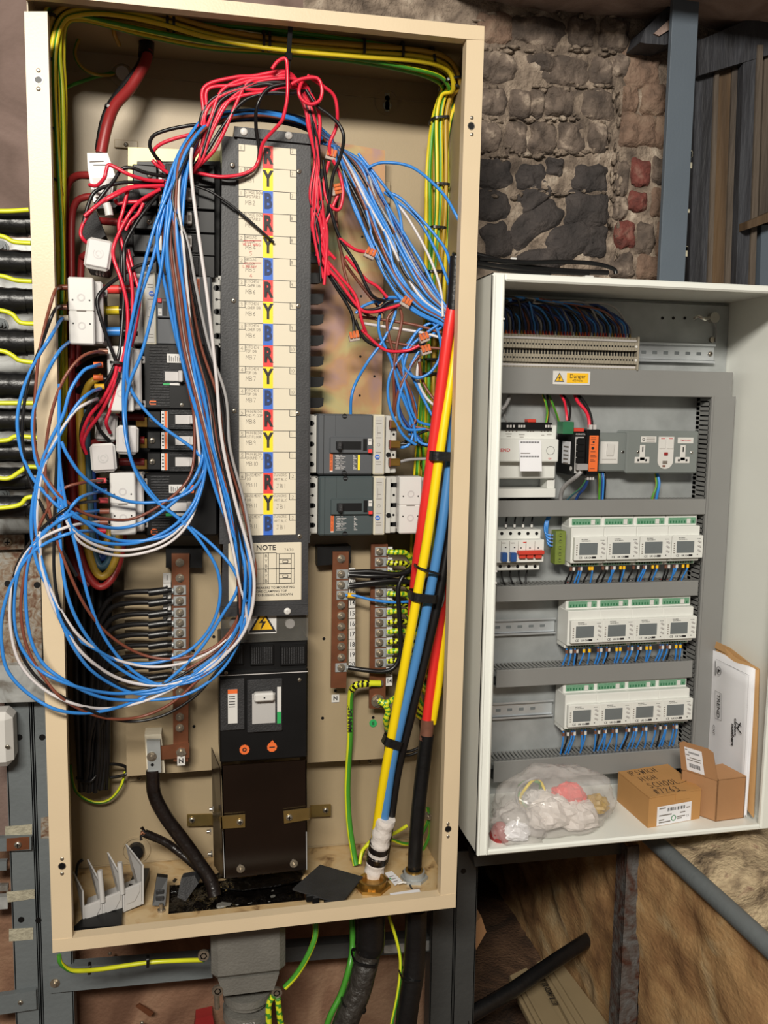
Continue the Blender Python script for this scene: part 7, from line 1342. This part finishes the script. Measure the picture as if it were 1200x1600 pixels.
for x, y in ((790, 855.5), (804, 855.5), (814, 856), (828, 856), (841, 856)): c = P(x, y, .17); b.box(c.x - .0015, c.x + .0015, .1695, .171, c.z - .001, c.z + .001)
b.use('red_switch'); c = P(820, 847.5, .17); b.box(c.x - .0035, c.x + .0035, .1695, .171, c.z - .001, c.z + .001); b.build('print', t)
for k in range(4):
    x = 791 + 13.4 * k; wire('device_wire', 'black wire into the top of the miniature breakers, %s' % ('leftmost', 'second', 'third', 'rightmost')[k], [(x + 2, 803, .215), (x, 815, .21), (x - .5, 828, .208)], 'w_black', .0018)
    b = MB('white_plastic'); c = P(x - .5, 824, .208); b.cyl(c, (0, 0, 1), .0025, .006, 8); tag(b.build('ferrule'), 'white wire marker above the miniature breakers', 'wire marker', 'white markers above the miniature breakers')
    x = 784 + 13.4 * k; wire('device_wire', 'black wire under the miniature breakers, %s' % ('leftmost', 'second', 'third', 'rightmost')[k], [(x, 890, .208), (x, 900, .208), (x + 3, 910, .205), (x + 8, 916, .205)] if k < 3 else [(x, 890, .208), (x - 2, 900, .208), (x - 3, 912, .205)], 'w_black', .0018)
dev_wires([([(858 + k, 803, .21), (852 + 1.2 * k, 818, .205), (852 + k, 832 + 3 * k, .2), (858, 836 + 5.2 * k, .195), (869, 836 + 5.8 * k, .19)], 'w_blue', 'blue wire curving to the green plug of the top meter row, %s' % ('top', 'second', 'third', 'bottom')[k], .0024, None) for k in range(4)])
for k in range(4): b = MB('copper_tape'); c = P(861, 836 + 5.6 * k, .193); b.cyl(c, (1, 0, 0), .0026, .009, 8); tag(b.build('ferrule'), 'pale wire marker left of the green plug of the top meter row', 'wire marker', 'markers left of the green plug')
# ------------------------------------------------------------------ meters
Ym = .162
def make_meter(x0, w_, z0, z1, label):
    """front panel spans z0..z1; returns thing"""
    h = z1 - z0; zc = (z0 + z1) / 2; t = thing('energy_meter', label, 'meter', (x0 + w_ / 2, Ym, z0 - .02), 'energy meters in three rows')
    X = lambda u: x0 + w_ * u; Z = lambda v: z1 - h * v; ox = -.0085
    b = MB('meter_white'); b.box(X(0) + ox * .3, X(1) + ox * .3 - .0004, Ym + .010, YG - .012, Z(1.16), Z(-.40), .0015); b.build('housing', t)
    b = MB('meter_white'); b.box(X(0) + ox * .15, X(1) + ox * .15 - .0004, Ym + .026, YG - .010, Z(1.36), Z(-.86), .0015); b.build('base', t)
    b = MB('meter_white'); b.box(X(.008), X(.992), Ym, Ym + .014, z0, z1, .001); b.build('front_panel', t)
    b = MB('green_term'); b.box(X(.06), X(.93), Ym + .0248, Ym + .03, Z(-.46), Z(-.74), .0006); b.use('green_dark')
    for k in range(9): b.box(X(.1 + .09 * k), X(.14 + .09 * k), Ym + .0242, Ym + .026, Z(-.5), Z(-.6))
    b.use('white_plastic'); b.box(X(.63), X(.75), Ym + .0235, Ym + .03, Z(-.48), Z(-.70)); b.build('upper_terminals', t)
    b = MB('green_term'); b.box(X(.08), X(.92), Ym + .0248, Ym + .03, Z(1.33), Z(1.20)); b.use('black')
    for k in range(10): b.box(X(.1 + .08 * k), X(.135 + .08 * k), Ym + .0242, Ym + .026, Z(1.31), Z(1.22))
    b.build('lower_terminals', t)
    b = MB('lcd'); b.box(X(.15), X(.70), Ym - .0006, Ym + .001, Z(.76), Z(.24), .0004); b.build('display', t)
    for k in range(3): b = MB('shield_grey'); c = Vector((X(.87), Ym - .0012, Z(.27 + .2 * k))); b.box(-.0042, .0042, -.0006, .002, -.0018, .0018, .0008, Matrix.Translation(c) @ Matrix.Rotation(.5, 4, 'Y')); b.build('button', t)
    b = MB('ink'); b.text('RAYLEIGH', (X(.30), Ym - .0004, Z(.09)), .0030, bold=.02); b.text('INSTRUMENTS', (X(.34), Ym - .0004, Z(.16)), .0028, bold=.01); b.text('CE', (X(.19), Ym - .0004, Z(.88)), .0062, bold=.01); b.text('UK CA', (X(.42), Ym - .0004, Z(.88)), .0050, bold=.03)
    b.text('RI-D440', (X(.84), Ym - .0004, Z(.14)), .0024, bold=.01)
    b.box(X(.54), X(.66), Ym - .0003, Ym + .001, Z(.92), Z(.83)); b.cyl((X(.82), Ym - .0004, Z(.85)), (0, 1, 0), .0012, .001, 8); b.use('pencil')
    for k in range(5): b.box(X(.055), X(.095), Ym - .0003, Ym + .001, Z(.36 + .1 * k), Z(.32 + .1 * k))
    b.build('print', t)
    return t
rows = [((897.5, 839.6, 875.5), (1099, 837.2, 872.2), 'top'), ((892, 970.5, 1009), (1088, 963.3, 998.5), 'middle'), ((887.6, 1104, 1140), (1082, 1090, 1127), 'bottom')]
m0 = None; pos = ('first', 'second', 'third', 'last')
for ri, (a, c, nm) in enumerate(rows):
    x0 = P(a[0], (a[1] + a[2]) / 2, Ym).x; x1 = P(c[0], (c[1] + c[2]) / 2, Ym).x; w_ = (x1 - x0) / 4
    z1 = (P(a[0], a[1], Ym).z + P(c[0], c[1], Ym).z) / 2; z0 = (P(a[0], a[2], Ym).z + P(c[0], c[2], Ym).z) / 2
    if m0 is None: m0 = make_meter(x0, w_, z0, z1, 'white energy meter, first of the top row beside the green plug'); bx, bz1, bz0, bw = x0, z1, z0, w_
    for k in range(4):
        lb = 'white energy meter, %s from the left in the %s row' % (pos[k], nm)
        if ri == 0 and k == 0: m0['label'] = lb; mm = m0
        else: mm = dup(m0, ((x0 - bx) + w_ * k, 0, z1 - bz1), lb)
        # small wires above and below
        for j in range(6):
            u = .12 + .1 * j; xx = x0 + w_ * (k + u); zt_ = z1 + (bz1 - bz0) * .86
            mt = ('w_black', 'w_darkred', 'w_black', 'w_grey', 'w_black', 'w_darkred')[(j + k + ri) % 6]; ln = {'w_black': 'black', 'w_darkred': 'dark red', 'w_grey': 'grey'}[mt]
            b = MB(mt); b.tube([Vector((xx, .212, zt_ - .002)), Vector((xx + .001, .212, zt_ + .012)), Vector((xx + random.uniform(-.004, .006), .212, zt_ + .03))], .0017, 5); tag(b.build('upper_meter_wire'), '%s wire into the top of the %s row of meters' % (ln, nm), 'wire', '%s wires above the %s meter row' % (ln, nm))
        pal = [('w_black', 'w_black', 'w_blue', 'w_blue', 'w_black', 'w_blue'), ('w_blue', 'w_blue', 'w_blue', 'w_black', 'w_blue', 'w_blue'), ('w_blue', 'w_black', 'w_blue', 'w_blue', 'w_blue', 'w_blue')][ri]
        for j in range(6):
            u = (.10, .22, .38, .46, .68, .80)[j] + random.uniform(-.03, .03); xx = x0 + w_ * (k + u); zt_ = z0 - (bz1 - bz0) * .34; mt = pal[j]; dx = random.uniform(-.008, .003); ln = cn[mt]; L_ = (.030, .036, .042)[ri]
            b = MB(mt); b.tube(spline([Vector((xx, .196, zt_ + .004)), Vector((xx + dx * .2, .194, zt_ - L_ * .4)), Vector((xx + dx, .200, zt_ - L_)), Vector((xx + dx * 1.2, .205, zt_ - L_ - .012))], 4), .0019, 6); tag(b.build('lower_meter_wire'), '%s wire under the %s row of meters' % (ln, nm), 'wire', '%s wires below the %s meter row' % (ln, nm))
            fm = 'sign_yellow' if j > 3 and ri < 2 else ('white_plastic' if j % 2 else 'copper_tape'); fl = {'sign_yellow': 'yellow', 'white_plastic': 'white', 'copper_tape': 'brown'}[fm]
            b = MB(fm); b.cyl((xx, .1945, zt_ - .010), (0, 0, 1), .0031, .007, 7); tag(b.build('ferrule'), '%s wire marker under the %s row of meters' % (fl, nm), 'wire marker', '%s markers below the %s meter row' % (fl, nm))
b = MB('olive'); q = Fr(868, 830, 884, 882, .176); b.box(q.x0, q.x1, .176, .2, q.z0, q.z1, .001)
for k in range(5): b.use('ink'); b.cyl((q.x(.45), .1756, q.z(.12 + .19 * k)), (0, 1, 0), .0035, .001, 10); b.use('olive'); b.box(q.x(.3), q.x(.6), .175, .176, q.z(.15 + .19 * k), q.z(.09 + .19 * k))
tag(b.build('green_plug'), 'olive green terminal plug at the left end of the top meter row', 'plug')
# ================================================================== THINGS ON THE ENCLOSURE FLOOR
def zat(px, py, p):  # height of the point above/below p that is seen at pixel row py
    return P(px, py, p.y).z
FL, FRt, BLt = PZ(1012, 1294, F2), PZ(1093, 1279, F2), PZ(964, 1251, F2); h = zat(1012.5, 1247.5, FL) - F2
ux = (FRt - FL); uy = (BLt - FL); up = Vector((0, 0, h)); uxn = ux.normalized(); uyn = uy.normalized()
t = thing('cardboard_box', 'closed brown cardboard box with handwriting on its lid', 'box', FL.lerp(FRt + uy, .5))
b = MB('card'); b.prism([FL, FRt, FRt + uy, BLt], up * .985); b.build('carton', t)
b = MB('card'); T0 = FL + up; b.prism([T0 - uyn * .001, T0 + ux - uyn * .001, T0 + ux + uy, T0 + uy], (0, 0, .0022)); nf = ux.cross(Vector((0, 0, 1))).normalized()
if nf.y > 0: nf = -nf
u0, u1 = .50, .78; b.prism([T0 + ux * u0 + nf * .0012, T0 + ux * u1 + nf * .0012, T0 + ux * u1 + nf * .0012 - up * .22, T0 + ux * u0 + nf * .0012 - up * .22], nf * -.001); b.build('lid', t)
b = MB('ink'); zl = Vector((0, 0, .0026)); up3 = (0, 0, 1)
for s, v, u, hh in (('IPSWICH', .78, .12, .019), ('HIGH', .53, .20, .019), ('SCHOOL', .27, .20, .021), ('#7263', .05, .18, .020)): hand(b, s, T0 + zl + ux * u + uy * v, hh, ux=uxn, uz=uyn, wd=.0015, sp=.60, nrm=up3, ratio=.43)
b.ribbon([T0 + zl + ux * .80 + uy * .28, T0 + zl + ux * .90 + uy * .30, T0 + zl + ux * .97 + uy * .36], .0012, up3); b.ribbon([T0 + zl + ux * .55 + uy * .02, T0 + zl + ux * .62 + uy * .05, T0 + zl + ux * .70 + uy * .01], .0018, up3); b.build('handwriting', t)
def on(p, u, v, d): return p + ux * u + up * v + nf * d
b = MB('white_paper'); b.prism([on(FL, .16, .02, .0006), on(FL, .82, .02, .0006), on(FL, .82, .66, .0006), on(FL, .16, .66, .0006)], nf * .0003); b.use('ink')
for k in range(16): u = .36 + .021 * k; b.prism([on(FL, u, .46, .001), on(FL, u + (.007 if k % 3 else .014), .46, .001), on(FL, u + (.007 if k % 3 else .014), .57, .001), on(FL, u, .57, .001)], nf * .0002)
b.use('pencil')
for (ua, ub, v) in ((.20, .32, .57), (.20, .44, .33), (.20, .30, .18), (.20, .42, .10), (.60, .70, .33), (.55, .70, .2), (.55, .64, .14), (.72, .79, .47)): b.prism([on(FL, ua, v, .001), on(FL, ub, v, .001), on(FL, ub, v + .035, .001), on(FL, ua, v + .035, .001)], nf * .0002)
b.use('green_term'); b.ring(on(FL, .48, .2, .001), nf, .004, .006, .0003, 16); b.use('ink'); b.text('CE', on(FL, .75, .2, .001), .006, ux=uxn); b.build('shipping_label', t)
# open box
F3 = F2; A0 = PZ(1118, 1284, F3); A1 = PZ(1162, 1278, F3); hz = zat(1121, 1220, A0) - F3; dl = Vector((A0.x - .016, A0.y + .125, 0)) - Vector((A0.x, A0.y, 0)); ub = A1 - A0; upb = Vector((0, 0, hz))
B0 = PZ(1057, 1262, F3); dl = Vector((B0.x - A0.x, B0.y - A0.y, 0)) * .92
if dl.y > .16: dl = dl * (.16 / dl.y)
t = thing('open_carton', 'open brown cardboard box with its labelled flap standing up', 'box', A0 + dl * .5 + ub * .5)
b = MB('card_dull'); b.prism([A0, A0 + ub, A0 + ub + dl, A0 + dl], upb * .02)
for p, q in ((A0, A0 + ub), (A0 + dl, A0 + ub + dl)): b.prism([p, q, q + upb, p + upb], dl.normalized() * (.002 if p == A0 else -.002))
for p, q in ((A0, A0 + dl), (A0 + ub, A0 + ub + dl)): b.prism([p, q, q + upb, p + upb], ub.normalized() * (.002 if p == A0 else -.002))
b.build('carton', t)
b = MB('card_dull'); lean = Vector((-.012, .0, .062)); H0, H1 = A0 + upb, A0 + dl + upb; n_ = dl.cross(Vector((0, 0, 1))).normalized()
if n_.x > 0: n_ = -n_
tp = [H0, H1, H1 + lean * .92 + dl * -.04, H1 + lean + dl * -.16, H0 + lean + dl * .16, H0 + lean * .92 + dl * .03]; b.prism(tp, n_ * .002); b.build('standing_flap', t)
def fl(u, v, d): return H0 + dl * u + lean * v + n_ * (.002 + d)
b = MB('white_paper'); b.prism([fl(.34, .06, .0006), fl(.82, .06, .0006), fl(.82, .84, .0006), fl(.34, .84, .0006)], n_ * .0003); b.use('ink')
for k in range(18): u = .44 + .017 * k; b.prism([fl(u, .18, .001), fl(u + (.006 if k % 3 else .012), .18, .001), fl(u + (.006 if k % 3 else .012), .32, .001), fl(u, .32, .001)], n_ * .0002); b.prism([fl(u - .02, .66, .001), fl(u - .012, .66, .001), fl(u - .012, .72, .001), fl(u - .02, .72, .001)], n_ * .0002)
b.use('pencil')
for (ua, w__, v) in ((.40, .3, .5), (.40, .2, .42), (.62, .16, .42), (.70, .1, .58), (.74, .06, .75)): b.prism([fl(ua, v, .001), fl(ua + w__, v, .001), fl(ua + w__, v + .03, .001), fl(ua, v + .03, .001)], n_ * .0002)
b.build('flap_label', t)
b = MB('card_dull'); e0, e1 = A0 + upb, A0 + ub + upb; b.prism([e0 + ub * .03 + Vector((0, 0, .001)), e1 + Vector((0, 0, .001)), e1 + dl * .55 + Vector((-.008, 0, .014)), e0 + ub * .1 + dl * .5 + Vector((0, 0, .014))], (0, 0, .0018)); b.build('folded_flap', t)
# envelope with papers on the right wall
XP = 1.288
def sheet(px, X, th, mat, nm, par, bow=.0):
    pts = [PX(a, c_, X) for a, c_ in px]; b = MB(mat); n = 8; vs = []; 
    for j in range(n + 1):
        for i in range(n + 1):
            u, v = i / n, j / n; p = pts[0].lerp(pts[1], u).lerp(pts[3].lerp(pts[2], u), v); p = p + Vector((-bow * math.sin(math.pi * u) * (1 - v) + .002 * math.sin(7 * u + v * 3), 0, .002 * math.sin(9 * u) * (v < .01))); vs.append(p)
    fs = [(j * (n + 1) + i, j * (n + 1) + i + 1, (j + 1) * (n + 1) + i + 1, (j + 1) * (n + 1) + i) for j in range(n) for i in range(n)]
    m = len(vs); b.add(vs + [v + Vector((th, 0, 0)) for v in vs], fs + [tuple(m + k for k in f_) for f_ in fs] + [(i, i + 1, m + i + 1, m + i) for i in range(n)] + [(j * (n + 1) + n, (j + 1) * (n + 1) + n, m + (j + 1) * (n + 1) + n, m + j * (n + 1) + n) for j in range(n)], True); return b.build(nm, par)
t = thing('envelope', 'brown envelope standing against the right wall of the white enclosure', 'envelope', PX(1170, 1276, XP + .008))
sheet([(1116, 1002), (1184, 1046), (1177, 1277), (1108, 1200)], XP + .006, .003, 'envelope', 'envelope_body', t, .004)
b = MB('envelope'); b.prism([PX(1118, 1002, XP + .006), PX(1140, 1012, XP + .006), PX(1184, 1046, XP + .006), PX(1168, 1042, XP + .003), PX(1132, 1020, XP + .003), PX(1116, 1012, XP + .003)], (.0015, 0, 0)); b.build('torn_edge', t)
pp = thing('manuals', 'stack of white printed papers in front of the brown envelope', 'papers', PX(1160, 1274, XP))
for k in range(3): sheet([(1114 + k * 2, 1016 + k), (1174 + k * 2.5, 1046), (1161 + k * 3, 1276), (1104, 1200)], XP + .0016 * k, .0006, 'white_paper', 'sheet', pp, .004 - .001 * k)
PT = lambda a, c_: PX(a, c_, XP - .006)
b = MB('ink'); va = (PT(1125, 1110) - PT(1125, 1060)).normalized(); vb = (PT(1160, 1075) - PT(1125, 1060)).normalized()
# page reads from bottom to top of the wall: lettering runs vertically
vd = (PT(1124, 1090) - PT(1123, 1130)); vd.normalize(); hd = (PT(1150, 1120) - PT(1120, 1106)).normalized()
b.text('TREND', PT(1122, 1103), .0155, ux=-vd, uz=hd, bold=.01)
for a, c_ in (((1117, 1079), (1117, 1122)), ((1127, 1084), (1127, 1126)), ((1117, 1079), (1127, 1084)), ((1117, 1122), (1127, 1126))): b.ribbon([PT(*a), PT(*c_)], .0007, (-1, 0, 0))
for a, c_ in (((1119, 1030), (1170, 1055)), ((1170, 1055), (1160, 1250))): b.ribbon([PT(*a), PT(*c_)], .0005, (-1, 0, 0))
b.text('carbon', PT(1149, 1136), .0125, ux=-vd, uz=hd, bold=.02); b.text('numbers', PT(1144.5, 1148), .0125, ux=-vd, uz=hd, bold=.04)
b.ribbon([PT(1157, 1130), PT(1152, 1138), PT(1158, 1146)], .003, (-1, 0, 0)); b.ribbon([PT(1150, 1129), PT(1158, 1135)], .002, (-1, 0, 0))
b.ring(PT(1123, 1048), (-1, 0, 0), .0075, .0085, .0004, 20); b.prism([PT(1121, 1045), PT(1126, 1048), PT(1121, 1051)], (.0003, 0, 0)); b.ribbon([PT(1117.5, 1033), PT(1117.5, 1055)], .002, (-1, 0, 0)); b.text('CXP', PT(1115, 1140), .011, ux=-vd, uz=hd)
b.build('print', pp)
# plastic bag with wires and crumpled paper
bagc = PZ(868, 1306, F2)
bag = thing('plastic_bag', 'clear crumpled plastic bag lying on the enclosure floor', 'bag', bagc)
def blob(c, sx, sy, sz, mat, amp, fr_, seed, n=26, flat=True, build=None, par=None, kind=None, faceted=False):
    b = MB(mat); vs = []; fs = []
    for j in range(n + 1):
        ph = math.pi * j / n
        for i in range(2 * n):
            a = math.pi * i / n; d = Vector((math.sin(ph) * math.cos(a), math.sin(ph) * math.sin(a), math.cos(ph)))
            q = d * fr_ + Vector((seed, seed * 1.7, 0)); nz = noise.noise(q) + .6 * abs(noise.noise(q * 2.1)) + .4 * (1 - abs(noise.noise(q * 3.9)) * 2)
            r = 1 + amp * nz; v = Vector((d.x * sx * r, d.y * sy * r, d.z * sz * r))
            if flat and v.z < -sz * .55: v.z = -sz * .55
            vs.append(c + v)
    for j in range(n):
        for i in range(2 * n): fs.append((j * 2 * n + i, j * 2 * n + (i + 1) % (2 * n), (j + 1) * 2 * n + (i + 1) % (2 * n), (j + 1) * 2 * n + i))
    b.add(vs, fs, not faceted); return b.build(build, par)
bc = P(866, 1262, .085); bc.z = F2 + .042
blob(bc, .112, .066, .068, 'bag_film', .16, 1.9, 3.1, 40, build='bag_film', par=bag)
sp = P(812, 1290, .05); sp.z = F2 + .02
blob(sp, .05, .04, .036, 'bag_film', .30, 3.0, 8.4, 22, build='bag_neck', par=bag)
for k, (x, y, Y_, s, mt, lb) in enumerate([(862, 1272, .06, .042, 'tape_white', 'crumpled white paper seen through the plastic bag'), (902, 1276, .06, .036, 'tape_white', 'crumpled pale wrapper at the right inside the plastic bag'), (888, 1243, .09, .030, 'strip_red', 'red packet seen through the plastic bag'), (840, 1248, .10, .022, 'white_dull', 'pale lump near the coil in the plastic bag'), (806, 1300, .04, .024, 'white_paper', 'small white packet at the left neck of the plastic bag'), (930, 1258, .08, .024, 'w_ochre', 'ochre scrap at the right end inside the plastic bag')]):
    c = P(x, y, Y_); c.z = max(c.z, F2 + s * .6); o = blob(c, s, s * .8, s * .72, mt, .34, 2.2, 5.5 + k * 2.3, 12, build='crumpled_wrapper', faceted=True); tag(o, lb, 'packet')
for k, (mt, r) in enumerate((('w_yellow', .032), ('w_grey', .036), ('w_green', .028))):
    c = P(833, 1243, .10); b = MB(mt); b.tube([c + Vector((r * math.cos(a) * .8, .01 * math.sin(a * 2 + k) + .006 * k, r * math.sin(a))) for a in [i * .3 for i in range(40)]], .003, 7); tag(b.build('wire_coil'), '%s wire coil inside the plastic bag' % ('yellow', 'grey', 'green')[k], 'wire')
blob(P(780, 1302, .05) * 1.0 - Vector((0, 0, .005)), .016, .02, .026, 'w_darkred', .2, 2, 4.4, 10, build='red_scrap')
o = bpy.data.objects['red_scrap']; tag(o, 'dull red scrap at the lower left corner of the enclosure', 'scrap')
# earth stud and latch on the right inner wall
wire('earth_wire', 'yellow green earth lead on the right wall of the white enclosure', [(1215, 1176, .02), (1196, 1174, .05), (1188, 1182, .06), (1186, 1198, .06), (1184, 1206, .07)], 'w_lime', .003, mats=LG)
b = MB('chrome'); c = P(1183, 1216, .07); b.cyl(c, (1, 0, 0), .006, .03, 10); b.cyl(c, (1, 0, 0), .009, .004, 6, smooth=False); b.use('brass'); b.box(c.x - .002, c.x + .004, c.y - .004, c.y + .004, c.z, c.z + .018, .001); tag(b.build('earth_stud'), 'earth stud with nut on the right wall of the white enclosure', 'stud')
# black cables lying on top of the enclosure
for k, pts in enumerate([[(745, 398, .12), (770, 404, .12), (800, 412, .14), (850, 420, .16), (900, 424, .17), (950, 426, .18)], [(748, 404, .10), (790, 408, .12), (830, 410, .14), (880, 409, .16), (930, 412, .18), (958, 420, .19), (962, 428, .19)], [(745, 410, .10), (800, 418, .12), (860, 425, .14), (920, 428, .16)], [(745, 416, .08), (800, 424, .10), (860, 428, .12)]]):
    q = []
    for x, y, Y_ in pts:
        v = P(x, y, Y_); q.append(Vector((v.x, v.y, max(v.z, EZ1 + .005))))
    b = MB('black_rubber'); b.tube(spline(q, 6), .0048 - .0006 * k, 8); tag(b.build('loose_cable'), 'black cable lying on top of the white enclosure, %s' % ('uppermost strand', 'looped strand', 'third strand', 'front strand')[k], 'cable')
b = MB('white_plastic'); c = P(802, 408, .135); b.box(c.x - .006, c.x + .006, c.y - .003, c.y, c.z - .004, c.z + .006, .001); tag(b.build('white_clip'), 'small white clip on the black cables above the enclosure', 'clip')
b = MB('white_plastic'); c = P(914, 429, .03); b.box(c.x - .008, c.x + .008, .01, .05, EZ1, EZ1 + .004, .001); tag(b.build('roof_cap'), 'white plastic cap on the roof of the enclosure', 'cap')
# ================================================================== LOWER RIGHT CORNER
a = PX(1006, 1306, XR - .004); c = PX(1230, 1506, XR - .004)
b = MB('steel_paint'); b.tube(spline([Vector((XR + .004, .36, .664)), Vector((XR + .004, .16, .663)), Vector((XR + .004, -.24, .668)), Vector((XR + .004, -.9, .672))], 6), .0175, 14); tag(b.build('conduit'), 'grey painted conduit running along the ledge of the rough wall', 'pipe')
b = MB('black_rubber'); b.tube([P(725, 1592, .30), P(800, 1548, .34), P(870, 1500, .40), P(928, 1462, .46)], .017, 12); t = tag(b.build('black_pipe'), 'broken black pipe leaning across the dark recess', 'pipe')
b = MB('shield_grey'); e = P(928, 1462, .46); d = (e - P(870, 1500, .40)).normalized(); b.ring(e, d, .009, .016, .006, 16); b.build('broken_rim', t)
t = thing('cable_trunking', 'old cream trunking with handwriting lying in the dark recess', 'trunking', P(860, 1580, .45))
for (xa, xb, xc, xd, nm, Y0) in ((796, 822, 866, 836, 'edge_strip', .44), (822, 838, 890, 868, 'middle_strip', .447), (838, 866, 940, 892, 'lid', .44)):
    b = MB('dim_plastic'); p0, p1 = PZ(xa, 1542 - (xa - 796) * .5, .12), PZ(xb, 1542 - (xb - 796) * .5, .12); p3, p2 = PZ(xd + 20, 1660, .12), PZ(xc + 40, 1660, .12); b.prism([p0, p1, p2, p3], (0, 0, .03 if nm != 'middle_strip' else .018)); b.build(nm, t)
for k in range(5):
    b = MB('dim_plastic'); u = (.05, .14, .24, .80, .93)[k]; q0 = PZ(797 + 68 * u, 1542 - 34 * u, .15); q1 = PZ(856 + 104 * u, 1660, .15); s_ = (q1 - q0).cross(Vector((0, 0, 1))).normalized() * .004; b.prism([q0 - s_, q0 + s_, q1 + s_, q1 - s_], (0, 0, .006)); b.build('ridge', t)
b = MB('ink'); o_ = PZ(843, 1530, .1565); d = (PZ(876, 1592, .1565) - o_); e_ = d.cross(Vector((0, 0, 1))).normalized(); e_ = -e_ if e_.x < 0 else e_
hand(b, 'RIVER ROOM FILLER', o_, .013, ux=d.normalized(), uz=e_, wd=.0018, sp=.5, nrm=(0, 0, 1), ratio=.4); b.build('handwriting', t)
b = MB('card_dull'); b.prism([P(738, 1448, .5), P(752, 1432, .5), P(760, 1456, .5), P(744, 1484, .5)], (0, .06, 0)); tag(b.build('brick_scrap'), 'dull orange lump in the shadow behind the cabinet leg', 'rubble')
